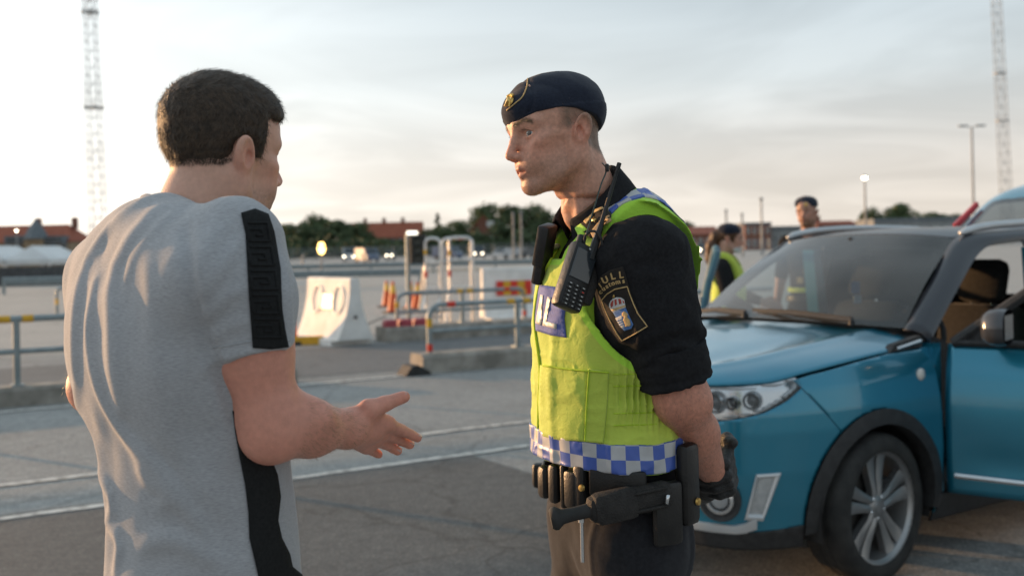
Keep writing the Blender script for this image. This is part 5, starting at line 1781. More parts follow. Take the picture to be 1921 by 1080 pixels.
    def eyes(s, parent, look=(1, 0, 0), h=.0132):
        look = Vector(look).normalized()
        for sg in (1, -1):
            c = s.world((.0705, .0325 * sg, -.003))
            R3 = Matrix(np.array(s.R).tolist())
            z = (R3 @ look).normalized()
            x = z.orthogonal().normalized(); y = z.cross(x)
            M = Matrix((x, y, z)).transposed()
            r = h * s.k
            b = MB()
            n = 20
            prof = [(r * math.sin(t), -r * math.cos(t)) for t in np.linspace(.001, math.pi - .48, 12)]
            b.lathe(prof, Vector(c), n, M, cap=False)
            o = b.build('eye', MATS.get('eye_white') or pmat('eye_white', (.62, .58, .54), (.70, .67, .63), 40, .15, coat=.8), None, True)
            o.parent = parent; o.matrix_parent_inverse = parent.matrix_basis.inverted()
            b = MB(); rr = r * math.sin(.48); zf = r * math.cos(.48)
            b.lathe([(rr * 1.0, zf - .0001), (rr * .9, zf + r * .03), (rr * .42, zf + r * .06)], Vector(c), n, M, cap=False)
            o2 = b.build('iris', pmat('iris', (.035, .045, .05), (.08, .10, .105), 900, .1, coat=1), o, True)
            b = MB(); b.lathe([(rr * .44, zf + r * .058), (.0002, zf + r * .062)], Vector(c), n, M, cap=False)
            o3 = b.build('pupil', pmat('pupil', (.004, .004, .004), None, 9, .05, coat=1), o, True)

def attach(o, parent, sub=False):
    """parent a piece that was built where it stands"""
    o.parent = parent
    if not sub: o.matrix_parent_inverse = parent.matrix_basis.inverted()
    return o
_DG = bpy.context.evaluated_depsgraph_get
def glyph(ch, off=.02):
    """flat outline of a letter: 2D vertices (height of capitals about 0.7) and faces"""
    cu = bpy.data.curves.new('glyph', 'FONT'); cu.body = ch; cu.align_x = 'CENTER'; cu.offset = off; cu.resolution_u = 3
    o = bpy.data.objects.new('glyph', cu); COL.objects.link(o)
    me = bpy.data.meshes.new_from_object(o.evaluated_get(_DG()))
    V = [(v.co.x, v.co.y) for v in me.vertices]; Fc = [list(p.vertices) for p in me.polygons]
    bpy.data.objects.remove(o); bpy.data.curves.remove(cu); bpy.data.meshes.remove(me)
    return V, Fc
def letters(name, items, f, mat, parent, off, th, t=(1.2, 3.0)):
    """items: (char, px, py, size px, turn) laid out in the picture plane, then draped"""
    V, Fc = [], []
    for ch, x, y, s, a in items:
        gv, gf = glyph(ch)
        o = len(V); ca, sa = math.cos(a), math.sin(a)
        for gx_, gy_ in gv:
            X_, Y_ = gx_ * s, -(gy_ - .35) * s
            V.append((x + X_ * ca - Y_ * sa, y + X_ * sa + Y_ * ca))
        Fc += [[i + o for i in q] for q in gf]
    return drape(name, V, Fc, f, mat, parent, off, th, t, smooth=False)

def near(f, c, r, inner):
    """evaluate f only within r of c; further out a plain distance to a ball of radius inner will do"""
    c = np.array(c, f32)
    def g(p):
        dd = np.sqrt(((p - c) ** 2).sum(1)); m = dd < r
        out = dd - f32(inner)
        if m.any(): out[m] = f(p[m])
        return out
    return g

def strands(name, src, f, pick, direc, length, width, n, mat, parent, seed=1, lift=.25, sub=False, jitter=.35):
    """many single hairs rooted on a sculpted mesh; pick(points) gives how likely a hair grows there"""
    rng = np.random.default_rng(seed)
    me0 = src.data
    v = np.zeros(len(me0.vertices) * 3, f32); me0.vertices.foreach_get('co', v); v = v.reshape(-1, 3)
    pr = np.clip(pick(v), 0, 1); ok = np.nonzero(pr > .02)[0]
    if len(ok) == 0: return None
    idx = rng.choice(ok, n, p=pr[ok] / pr[ok].sum())
    p = v[idx] + rng.normal(size=(n, 3)).astype(f32) * .0012
    nr = fgrad(f, p)
    d = direc(p) + rng.normal(size=(n, 3)) * jitter
    d -= nr * (d * nr).sum(1)[:, None]; d /= np.linalg.norm(d, axis=1)[:, None] + 1e-9
    L_ = length * rng.uniform(.6, 1.3, n)[:, None]
    side = np.cross(d, nr) * width * .5
    p = p - nr * .001
    m1 = p + (d * .55 + nr * lift) * L_ * .5
    m2 = p + (d * 1.0 + nr * lift * 1.1) * L_
    V = np.stack([p - side, p + side, m1 - side * .8, m1 + side * .8, m2], 1).reshape(-1, 3)
    b = np.arange(n)[:, None] * 5
    Fc = [tuple(q) for q in (b + np.array([0, 1, 3, 2])).tolist()] + [tuple(q) for q in (b + np.array([2, 3, 4])).tolist()]
    me = bpy.data.meshes.new(name); me.from_pydata(V.tolist(), [], Fc); me.materials.append(mat)
    o = bpy.data.objects.new(name, me); COL.objects.link(o); o['kind'] = 'stuff'
    return attach(o, parent, sub)
def ridge(p, s):
    """creased noise: sharp folds, 0..1"""
    return 1 - np.abs(vnoise(p, s)) * 2
# ------------------------------------------------------------------ the man in the grey T-shirt, seen from behind
CY = rad(41.0)                                   # the way he faces, counter-clockwise from +X
CV_O = np.array([-.528, 1.70])
CV_F = np.array([math.cos(CY), math.sin(CY)]); CV_L = np.array([-math.sin(CY), math.cos(CY)])
def cv_loc(p):
    d = p[:, :2] - CV_O.astype(f32)
    return np.stack([d @ CV_F.astype(f32), d @ CV_L.astype(f32), p[:, 2]], 1).astype(f32)
def cv_w(x, y, z):
    q = CV_O + CV_F * x + CV_L * y
    return (q[0], q[1], z)
civ = thing('person', 'man in grey T-shirt with black stripes seen from behind, gesturing with one hand', 'person', (CV_O[0], CV_O[1], 0))
SKIN_C = (.62, .36, .27)
org_ = np.array([0, 0, CAM_H])
def wv(px, py, d): return tuple(W(px, py, d))
def curve_on(f, pts, n, offv, t=(1.0, 3.2)):
    c = cr([(a, b, 0) for a, b in pts], n)[:, :2]
    P, ok = field_hit(f, org_, px_ray(c), t[0], t[1], offv)
    return [Vector(p) for p, k in zip(P, ok) if k]
def patch_px(name, poly, f, mat, parent, off_, th, step=9.0):
    V, Fc = poly_mesh(poly, step)
    return drape(name, V, Fc, f, mat, None, off_, th, (1.0, 3.2), largest=True)
ch = Head((-.468, 1.745, 1.708), rad(50), rad(4), .955, 0, neck_to=cv_w(-.010, 0, 1.53), neck_r=.064)
C_S, C_E, C_M, C_W = wv(462, 462, 1.565), wv(508, 798, 1.575), wv(582, 803, 1.635), wv(648, 804, 1.70)
L_S, L_E, L_W = cv_w(-.02, .215, 1.50), wv(182, 725, 1.87), wv(320, 800, 2.06)
def cv_torso(p):
    q = cv_loc(p); a = q.copy(); a[:, 1] = np.abs(a[:, 1])
    d = ell(q, (.000, 0, 1.36), (.130, .200, .23))
    d = smin(d, ell(q, (-.045, .012, 1.42), (.102, .212, .160)), .05)
    d = smin(d, ell(q, (.026, -.022, 1.08), (.112, .142, .25)), .08)
    d = smin(d, ell(q, (.012, -.018, .93), (.118, .155, .16)), .08)
    d = smin(d, rc(a, (-.040, .035, 1.575), (-.040, .185, 1.505), .050, .062), .05)
    return d
def cv_rarm(p):
    d = chain(p, [C_S, wv(471, 650, 1.565), C_E], [.050, .0560, .0450], .03)
    d = smin(d, chain(p, [C_E, C_M, C_W], [.043, .040, .0280], .025), .04)
    d = smin(d, sph(p, wv(508, 828, 1.565), .022), .03)
    # forearm muscle, wrist bone, tendon on the back of the wrist
    d = smin(d, ell(p, wv(556, 782, 1.60), (.050, .022, .020)), .04)
    d = smin(d, sph(p, wv(640, 790, 1.675), .012), .02)
    return d
def cv_larm(p): return chain(p, [L_S, L_E, L_W], [.056, .046, .033], .02)
FING = [  # knuckle, middle joint, end joint, tip: index to little finger
    ((727, 795, 1.762), (752, 806, 1.795), (770, 814, 1.815), (783, 821, 1.826), .0098, .0078),
    ((716, 811, 1.775), (741, 819, 1.812), (757, 827, 1.832), (769, 834, 1.838), .0098, .0078),
    ((703, 825, 1.783), (724, 832, 1.818), (737, 840, 1.834), (746, 846, 1.836), .0094, .0074),
    ((688, 836, 1.786), (698, 844, 1.815), (706, 849, 1.828), (711, 852, 1.830), .0086, .0068)]
TH = [(668, 790, 1.715), (692, 768, 1.715), (722, 757, 1.728), (758, 744, 1.742)]
def cv_hand(p):
    d = None
    w0 = wv(655, 803, 1.705)
    for k, (a, b_, c, e, r0, r1) in enumerate(FING):
        A = [wv(*a), wv(*b_), wv(*c), wv(*e)]
        base = wv(660, 792 + 8 * k, 1.715)
        pm = rc(p, base, A[0], .0185, .0145)
        fg = chain(p, A, [r0 + .0018, r0 + .0004, r1 + .0010, r1 + .0004], .003)
        g = smin(pm, fg, .006)
        d = g if d is None else smin(d, g, .0058)
    d = smin(d, rc(p, w0, wv(700, 812, 1.745), .025, .014), .015)
    t = [wv(*k) for k in TH]
    d = smin(d, chain(p, t, [.0195, .0165, .0122, .0102], .006), .014)
    d = smin(d, rc(p, t[1], wv(718, 790, 1.75), .010, .011), .012)
    d = smin(d, rc(p, C_W, w0, .0285, .0265), .015)
    return d
cv_handn = near(cv_hand, wv(712, 805, 1.76), .19, .13)
def cv_body(p):
    d = ch.field(p)
    d = smin(d, cv_torso(p) + .016, .02)
    d = smin(d, cv_larm(p), .02)
    d = smin(d, cv_rarm(p), .02)
    d = smin(d, cv_handn(p), .012)
    return d
def cv_col(p):
    c = ch.color(SKIN_C, (.085, .058, .040), None, .35, (.09, .06, .04), .8)(p)
    arm = p[:, 2] < 1.56
    base = np.array(SKIN_C, f32) * np.array([1.0, .78, .76], f32)
    c[arm] = base * (1 + .05 * vnoise(p[arm], 30) + .04 * vnoise(p[arm], 90))[:, None]
    tips = [wv(*f_[3]) for f_ in FING] + [wv(*TH[-1])]
    for t in tips:
        w = np.exp(-((p - vec(*t)) ** 2).sum(1) / .016 ** 2)[:, None] * .65
        c = c * (1 - w) + np.array(SKIN_C, f32) * np.array([1.08, .68, .60], f32) * w
    for f_ in FING:
        w = np.exp(-((p - vec(*wv(*f_[0]))) ** 2).sum(1) / .012 ** 2)[:, None] * .35
        c = c * (1 - w) + np.array(SKIN_C, f32) * np.array([.98, .70, .64], f32) * w
    return np.clip(c, 0, 1)
M_SKIN2 = colmat('pink_skin', rough=.5, sss=.18, bump=.4, bscale=320, var=.07, vscale=110, spec=.4, bdist=.0012)
x0, y0, zc0 = ch.pos
cv_obj = sculpt('body', [(cv_body, (x0 - .15, y0 - .15, 1.602), (x0 + .15, y0 + .15, 1.85), .0025),
                (cv_body, (-.95, 1.42, .74), (-.10, 2.16, .74 + .0035 * 4 * 61.3), .0035)], None, None, None, M_SKIN2, civ, cv_col, bridge=True, smooth=1)
ch.eyes(civ, look=(1, -.1, 0))
# finer right hand is part of the same skin; nails as small plates
M_NAIL = pmat('finger_nail', (.55, .34, .28), (.62, .40, .34), 60, .3)
for f_, up_ in [(k, None) for k in FING[:3]] + [((None, None, TH[2], TH[3], 0, .0092), None)]:
    a, b_ = Vector(wv(*f_[2])), Vector(wv(*f_[3]))
    ax = (b_ - a).normalized()
    view = (Vector((0, 0, CAM_H)) - b_).normalized()
    n_ = (view * .6 + UP * .8); n_ = (n_ - ax * n_.dot(ax)).normalized(); s_ = n_.cross(ax)
    b = MB(); b.bbox(b_ + n_ * (f_[5] * .86) - ax * .001, (.0105, .0092, .0022), .001, M=Matrix((ax, s_, n_)).transposed())
    attach(b.build('finger_nail', M_NAIL, None, True), civ)
# hair: cropped, thicker on top
def cv_hair(p):
    q = ch.loc(p); a = q.copy(); a[:, 1] = np.abs(a[:, 1])
    th = .008 + .007 * np.clip((q[:, 2] - .03) / .06, 0, 1)
    d = ch.skull(q) - th
    low = np.where(q[:, 0] < -.02, -.062 + .03 * np.clip((a[:, 1] - .04) / .03, 0, 1), -.015)
    low = np.where(q[:, 0] > .03, .055, low)
    d = smax(d, low.astype(f32) - q[:, 2], .012)
    d = smax(d, q[:, 0] - .090 + .5 * np.maximum(0, .07 - q[:, 2]), .012)
    ear = ell(a, (-.010, .085, -.012), (.028, .02, .036))
    d = smax(d, -ear, .006)
    n = .0010 * vnoise(q * np.array([.35, 1, .6], f32), 190) + .0008 * vnoise(q * np.array([.4, 1, .5], f32), 420) + .002 * vnoise(q, 55)
    return d + n
M_HAIR = pmat('brown_hair', (.028, .019, .013), (.075, .050, .033), 260, .55, bump=.6, bscale=500, stretch=(.35, 1, .5), bdist=.003, spec=.35)
hair_o = sculpt('hair', cv_hair, np.array(ch.pos) - .15, np.array(ch.pos) + .16, .0024, M_HAIR, civ, None, None, 0)

hw_ = lambda x, y, z: np.array(ch.R) @ np.array([x, y, z], float)
def cv_hdir(p):
    q = ch.loc(p)
    # whorl at the crown: forward on top, down at the sides and back
    top = np.clip((q[:, 2] - .05) / .05, 0, 1)[:, None]
    loc_ = np.array([.9, 0, -.1]) * top + np.array([-.15, 0, -1.0]) * (1 - top)
    return loc_ @ np.array(ch.R).T
M_STR = pmat('hair_strand', (.030, .020, .013), (.085, .056, .036), 90, .5, spec=.4)
strands('hair_strands', hair_o, cv_hair, lambda p: np.ones(len(p)), cv_hdir, .012, .0007, 16000, M_STR, civ, 3, .35)
def cv_nape(p):
    q = ch.loc(p); a = np.abs(q[:, 1])
    return ((q[:, 0] < .0) & (q[:, 2] > -.085) & (q[:, 2] < -.02) & (ch.skull(q) < .012)).astype(float) * np.clip((q[:, 2] + .09) / .05, 0, 1)
strands('hair_strands', cv_obj, cv_body, cv_nape, cv_hdir, .006, .0005, 3000, M_STR, civ, 4, .3)
M_FUZZ = pmat('pale_arm_hair', (.22, .14, .08), (.34, .22, .13), 90, .5)
ad_ = np.array(C_W) - np.array(C_E); ad_ /= np.linalg.norm(ad_)
def cv_fore(p):
    t = (p - vec(*C_E)) @ ad_.astype(f32)
    return ((t > .02) & (t < .24) & (cv_rarm(p) < .006) & (p[:, 2] < 1.32)).astype(float)
strands('arm_hair', cv_obj, cv_body, cv_fore, lambda p: np.repeat((ad_ + np.array([0, 0, -.5]))[None], len(p), 0), .011, .00035, 1500, M_FUZZ, civ, 5, .35)
al_ = np.array(L_W) - np.array(L_E); al_ /= np.linalg.norm(al_)
strands('arm_hair', cv_obj, cv_body, lambda p: ((cv_larm(p) < .006) & (p[:, 2] < 1.42)).astype(float), lambda p: np.repeat((al_ + np.array([-.3, 0, -.6]))[None], len(p), 0), .013, .0005, 1600, M_FUZZ, civ, 6, .45)
# ------------------------------------------------------------------ T-shirt with its folds
def cv_sleeve(p):
    d = chain(p, [wv(442, 462, 1.578), wv(463, 560, 1.566), wv(468, 665, 1.560)], [.070, .0670, .0650], .03)
    return d
SL_A, SL_B = np.array(wv(468, 470, 1.565)), np.array(wv(478, 655, 1.560))
SL_D = (SL_B - SL_A) / np.linalg.norm(SL_B - SL_A) + np.array([.10, 0, 0])
SL_D /= np.linalg.norm(SL_D)
def cv_lsleeve(p):
    e = np.array(L_S) + (np.array(L_E) - np.array(L_S)) * .70
    d = rc(p, L_S, tuple(e), .068, .060)
    ax = (np.array(L_E) - np.array(L_S)); ln = np.linalg.norm(ax); ax /= ln
    return smax(d, ((p - vec(*L_S)) @ ax.astype(f32)) - ln * .66, .004)
def cv_shirt0(p):
    q = cv_loc(p)
    d = cv_torso(p) - .008
    # cloth hangs off the shoulder blades and swings out at the hem
    d = smin(d, ell(q, (.012, -.022, 1.10), (.116, .146, .30)), .07)
    s = smax(cv_sleeve(p), ((p - SL_B.astype(f32)) @ SL_D.astype(f32)) - .004 - .006 * vnoise(p, 9), .004)
    d = smin(d, s, .030)
    d = smin(d, cv_lsleeve(p), .03)
    d = smax(d, .88 - p[:, 2] + .01 * vnoise(p, 6), .005)
    nk = rc(p, tuple(ch.world((-.034, 0, -.05))), cv_w(-.010, 0, 1.545), .060, .067)
    return smax(d, np.minimum(-nk, 10), .004)
FOLD_PX = [  # ridges as they lie on the back and sleeve: points, height, half-width
    ([(300, 352), (235, 405), (178, 470), (150, 540), (140, 640), (150, 760)], .010, .016),
    ([(330, 362), (262, 440), (222, 500), (214, 560), (216, 660), (228, 760)], .011, .017),
    ([(352, 385), (290, 440), (250, 500), (238, 560)], .007, .010),
    ([(176, 530), (166, 600), (172, 680), (200, 760), (240, 820), (300, 880), (350, 950), (395, 1010)], .011, .013),
    ([(190, 880), (214, 940), (208, 985), (226, 1012), (216, 1075)], .011, .011),
    ([(262, 860), (284, 900), (320, 925), (300, 948)], .008, .014),
    ([(262, 1030), (300, 1012), (350, 1020), (420, 1060)], .009, .016),
    ([(352, 430), (357, 505), (368, 575), (388, 640), (420, 720), (440, 790)], -.010, .010),
    ([(372, 560), (400, 520), (440, 470), (455, 440)], .006, .009),
    ([(378, 600), (420, 560), (462, 540)], .005, .009),
    ([(392, 640), (430, 612), (468, 602)], .005, .009),
    ([(372, 530), (388, 470), (420, 425)], .006, .010),
    ([(532, 470), (536, 530), (541, 590), (545, 640)], .005, .006),
    ([(300, 640), (310, 740), (330, 830), (372, 900), (420, 960)], .006, .022),
    ([(280, 480), (290, 560), (292, 640)], .005, .016),
]
FOLDS = []
for pts, h_, w_ in FOLD_PX:
    q = curve_on(cv_shirt0, pts, max(4, len(pts) * 2 - 1), 0.0)
    if len(q) > 1: FOLDS.append((np.array(q, f32), h_, w_))
def cv_folds(p):
    out = np.zeros(len(p), f32)
    for Q, h_, w_ in FOLDS:
        lo_, hi_ = Q.min(0) - 3 * w_, Q.max(0) + 3 * w_
        m = ((p > lo_) & (p < hi_)).all(1)
        if not m.any(): continue
        s = p[m]
        best = np.full(len(s), 9., f32); tt = np.zeros(len(s), f32)
        n = len(Q) - 1
        for i in range(n):
            a, ab = Q[i], Q[i + 1] - Q[i]
            t = np.clip(((s - a) @ ab) / (ab @ ab + 1e-9), 0, 1)
            dd = ((s - a - t[:, None] * ab) ** 2).sum(1)
            k = dd < best
            best[k] = dd[k]; tt[k] = (i + t[k]) / n
        fade = np.clip(np.minimum(tt, 1 - tt) * 6, 0, 1)
        out[m] += h_ * np.exp(-best / w_ ** 2) * (.35 + .65 * fade)
    return out
def cv_shirt(p):
    n = .004 * vnoise(p * np.array([1, 1, .55], f32), 10) + .0016 * vnoise(p * np.array([1, 1, .7], f32), 30)
    n = n - .005 * np.clip(ridge(p * np.array([1, 1, .45], f32), 7.5) - .58, 0, 1) * 2.3
    return cv_shirt0(p) - cv_folds(p) + n
def heather(name, c1, c2):
    m = pmat(name, c1, c2, 1.0, .92, bump=.35, bscale=3.0, stretch=(130, 130, 1000), detail=4, lo=.30, hi=.70, sheen=.25, spec=.2, bdist=.0012)
    return m
M_GREY = heather('grey_heather_jersey', (.295, .297, .312), (.44, .443, .462))
tee = sculpt('t_shirt', cv_shirt, (-.86, 1.42, .86), (-.14, 2.10, 1.68), .0040, M_GREY, civ)
M_BLKC = pmat('black_jersey', (.012, .0125, .013), (.018, .0185, .019), 200, .8, bump=.3, bscale=700, spec=.2, bdist=.001)
st_ = attach(patch_px('sleeve_stripe', [(452, 400), (461, 440), (464, 500), (467, 560), (471, 610), (474, 652), (508, 655), (541, 651), (534, 615), (529, 580), (527, 540), (526, 505), (520, 470), (514, 435), (503, 402), (478, 392)], cv_shirt, M_BLKC, None, .0012, .0015, 8), tee, True)
KEY = [(0, 0), (1, 0), (1, 1), (0, 1), (0, .35), (.68, .35), (.68, .68), (.34, .68)]
for blk in range(5):                               # a squared key pattern embossed down the stripe
    y0_ = 418 + blk * 45
    q = []
    pts = [(np.interp(y0_ + v_ * 34, [400, 520, 650], [464, 472, 480]) + u_ * np.interp(y0_ + v_ * 34, [400, 520, 650], [34, 46, 50]), y0_ + v_ * 34) for u_, v_ in KEY]
    for (a_, b_), (c_, d_) in zip(pts[:-1], pts[1:]):
        for t in np.linspace(0, 1, 5, endpoint=False): q.append((a_ + (c_ - a_) * t, b_ + (d_ - b_) * t))
    q.append(pts[-1])
    P, ok = field_hit(cv_shirt, org_, px_ray(q), 1.0, 3.0, .0026)
    P = [Vector(v) for v, k in zip(P, ok) if k]
    if len(P) > 2:
        b = MB(); b.tube(P, .0024, 5); attach(b.build('embossed_line', M_BLKC, None, True), st_, True)
for yy in (640,):
    q = curve_on(cv_shirt, [(400, 652), (440, 646), (474, 640), (508, 642), (546, 638)], 24, .0005)
    b = MB(); b.tube(q, .0010, 4); attach(b.build('hem_stitch', M_GREY, None, True), tee, True)
attach(patch_px('side_stripe', [(436, 770), (441, 810), (450, 860), (460, 910), (466, 960), (468, 1010), (478, 1050), (492, 1110), (592, 1110), (572, 1082), (548, 1062), (543, 1038), (528, 1008), (521, 975), (526, 930), (520, 890), (505, 850), (500, 770)], cv_shirt, M_BLKC, None, .0012, .0015, 9), tee, True)
# collar rib at the nape
rows = []
cA = np.array(ch.world((-.034, 0, -.05))); cB = np.array(cv_w(-.012, 0, 1.545)); ax = Vector(cA - cB).normalized()
sd_ = Vector((CV_L[0], CV_L[1], 0)); sd_ = (sd_ - ax * sd_.dot(ax)).normalized(); fw_ = sd_.cross(ax)
ring = [Vector(cB) + ax * .040 + (fw_ * math.cos(t) * 1.05 + sd_ * math.sin(t)) * .069 + ax * (-.020 * math.cos(t)) for t in np.linspace(0, 2 * math.pi, 40, endpoint=False)]
b = MB(); b.tube(ring, .008, 8, closed=True); attach(b.build('collar_rib', M_GREY, None, True), tee, True)
def cv_trousers(p):
    q = cv_loc(p); a = q.copy(); a[:, 1] = np.abs(a[:, 1])
    d = ell(q, (-.005, 0, .93), (.122, .165, .15))
    d = smin(d, chain(a, [(.0, .09, .90), (.01, .10, .50), (-.01, .105, .08)], [.100, .072, .060], .03), .05)
    d = smax(d, .05 - q[:, 2], .004)
    return d + .005 * vnoise(p * np.array([1, 1, .6], f32), 12)
sculpt('trousers', cv_trousers, (-.80, 1.40, .03), (-.25, 2.00, 1.10), .007, pmat('dark_denim', (.022, .026, .038), (.036, .042, .058), 90, .9, bump=.3), civ)
def cv_shoes(p):
    q = cv_loc(p); a = q.copy(); a[:, 1] = np.abs(a[:, 1])
    d = rc(a, (-.02, .105, .05), (.17, .118, .040), .046, .042)
    return smax(d, .003 - q[:, 2], .004)
sculpt('shoes', cv_shoes, (-.80, 1.40, -.01), (-.20, 2.05, .12), .007, pmat('white_trainer', (.5, .5, .49), None, 30, .6), civ)
# ------------------------------------------------------------------ the officer in the yellow vest
OY = rad(22.0)
OF_O = np.array([.193, 2.17])
OF_F = np.array([-math.cos(OY), -math.sin(OY)]); OF_L = np.array([math.sin(OY), -math.cos(OY)])
def of_loc(p):
    d = p[:, :2] - OF_O.astype(f32)
    return np.stack([d @ OF_F.astype(f32), d @ OF_L.astype(f32), p[:, 2]], 1).astype(f32)
def of_w(x, y, z):
    q = OF_O + OF_F * x + OF_L * y
    return (q[0], q[1], z)
off = thing('person', 'customs officer in navy beret and yellow vest with hands behind his back', 'person', (OF_O[0], OF_O[1], 0))
SKIN_O = (.58, .305, .215)
M_SKIN = colmat('skin', rough=.5, sss=.16, bump=.45, bscale=380, var=.16, vscale=130, spec=.42, bdist=.0012)
hd = Head((.0904, 2.13, 1.7696), rad(207), rad(7.1), .957, rad(6), mouth=.0035, jaw=1.0, neck_to=wv(1128, 425, 2.17), neck_r=.062)
A_S, A_E, A_M, A_W = wv(1212, 470, 1.985), wv(1276, 745, 2.00), wv(1303, 812, 2.09), wv(1336, 886, 2.20)
R_S, R_E, R_W = of_w(-.02, -.195, 1.50), of_w(-.12, -.26, 1.22), wv(1350, 868, 2.40)
def of_torso(p, fold=0.0):
    q = of_loc(p); a = q.copy(); a[:, 1] = np.abs(a[:, 1])
    d = ell(q, (.002, 0, 1.37), (.118, .172, .21))
    d = smin(d, ell(q, (-.030, 0, 1.465), (.100, .185, .115)), .05)
    d = smin(d, ell(q, (.000, 0, 1.13), (.114, .160, .22)), .08)
    d = smin(d, rc(a, (-.035, .035, 1.585), (-.030, .15, 1.515), .046, .058), .05)
    return d
def of_arm_skin(p):
    d = chain(p, [A_S, A_E], [.050, .047], .02)
    d = smin(d, chain(p, [A_E, A_M, A_W], [.0475, .0445, .029], .025), .035)
    e = np.array(A_E); back = np.array(A_E) + np.array([.022, -.004, -.012])
    d = smin(d, sph(p, tuple(back), .028), .03)
    return d
def of_arm_r(p):
    return chain(p, [R_S, R_E, R_W], [.05, .048, .028], .02)
def of_body(p):
    d = hd.field(p)
    d = smin(d, of_torso(p) + .014, .02)
    d = smin(d, of_arm_skin(p), .02)
    d = smin(d, of_arm_r(p), .02)
    d = smin(d, chain(p, [A_W, wv(1322, 906, 2.27)], [.028, .026]), .01)
    return d
def of_hairline(a):
    # close cropped: sides and back, above the neck
    w = np.clip((.030 - a[:, 0]) / .022, 0, 1)
    back = np.clip((-a[:, 0] - .030) / .02, 0, 1)
    low = np.where(a[:, 0] < -.03, -.075 + .02 * np.clip((a[:, 0] + .09) / .05, 0, 1), -.012 - .012 * np.clip((-a[:, 0]) / .02, 0, 1))
    w = w * np.clip((a[:, 2] - low) / .012, 0, 1)
    ear = np.exp(-(((a - vec(-.014, .086, -.016)) / vec(.022, .016, .036)) ** 2).sum(1) * 1.2)
    return np.clip(w - 1.4 * ear * (a[:, 1] > .074), 0, 1) * .8
def of_skin_col(p):
    c = hd.color(SKIN_O, (.125, .085, .055), of_hairline, .24, (.13, .085, .055), .75)(p)
    arm = p[:, 2] < 1.53
    red = np.array(SKIN_O) * np.array([.93, .78, .75])
    e = np.exp(-((p - vec(*A_E)) ** 2).sum(1) / .05 ** 2)[:, None]
    ca = np.array(SKIN_O, f32) * np.array([.93, .78, .76], f32) * (1 - .5 * e) + red * .5 * e
    c[arm] = ca[arm] * (1 + .06 * vnoise(p[arm], 40))[:, None]
    return c
hx, hy, hz_ = hd.pos
of_obj = sculpt('body', [(of_body, (hx - .13, hy - .14, 1.636), (hx + .15, hy + .14, 1.90), .0017),
                (of_body, (-.10, 1.84, .86), (.54, 2.66, .86 + .0045 * 4 * 43), .0045)], None, None, None, M_SKIN, off, of_skin_col, bridge=True, smooth=2)
hd.eyes(off, look=(1, .50, .04))
M_BROW = pmat('brow_hair', (.10, .065, .04), (.17, .11, .07), 90, .5)
def of_brow(p):
    q = hd.loc(p); a = np.abs(q[:, 1])
    bz = .0175 + .006 * np.clip((a - .012) / .03, 0, 1) - .007 * np.clip((a - .038) / .016, 0, 1)
    return np.exp(-((q[:, 2] - bz) / .0035) ** 2) * ((a > .011) & (a < .056) & (q[:, 0] > .05))
RH = np.array(hd.R)
strands('brow_hair', of_obj, of_body, of_brow, lambda p: np.stack([np.full(len(p), -.3), np.sign(hd.loc(p)[:, 1]), np.full(len(p), .25)], 1) @ RH.T, .0075, .0005, 500, M_BROW, off, 7, .25)
def of_lash(p):
    q = hd.loc(p) - vec(.0705, 0, -.003); a = np.abs(np.abs(q[:, 1]) - .0325)
    up_ = .0058 - 11.0 * (np.abs(q[:, 1]) - .0335) ** 2
    return np.exp(-((q[:, 2] - up_ - .001) / .0012) ** 2) * (a < .012) * (q[:, 0] > .006)
strands('eyelash', of_obj, of_body, of_lash, lambda p: np.repeat(np.array([[1, 0, .1]]) @ RH.T, len(p), 0), .006, .0005, 160, M_BROW, off, 8, .5, jitter=.15)
strands('cropped_hair', of_obj, of_body, lambda p: of_hairline(np.abs(hd.loc(p)) * np.array([1, 1, 1], f32) * np.sign(np.stack([hd.loc(p)[:, 0], np.ones(len(p)), hd.loc(p)[:, 2]], 1))) * (p[:, 2] > 1.66), lambda p: np.repeat(np.array([[-.4, 0, -1]]) @ RH.T, len(p), 0), .0042, .0004, 7000, M_BROW, off, 9, .6)
def of_stub(p):
    q = hd.loc(p)
    return np.clip((-.052 - q[:, 2]) / .02, 0, 1) * np.clip((q[:, 0] + .012) / .03, 0, 1) * (q[:, 2] > -.135)
strands('stubble', of_obj, of_body, of_stub, lambda p: np.repeat(np.array([[.3, 0, -1]]) @ RH.T, len(p), 0), .0022, .0003, 6000, M_BROW, off, 10, .7)
afo = np.array(A_W) - np.array(A_E); afo /= np.linalg.norm(afo)
strands('arm_hair', of_obj, of_body, lambda p: ((of_arm_skin(p) < .005) & (p[:, 2] < 1.30)).astype(float), lambda p: np.repeat((afo + np.array([0, 0, -.4]))[None], len(p), 0), .009, .00035, 1500, M_BROW, off, 11, .3)

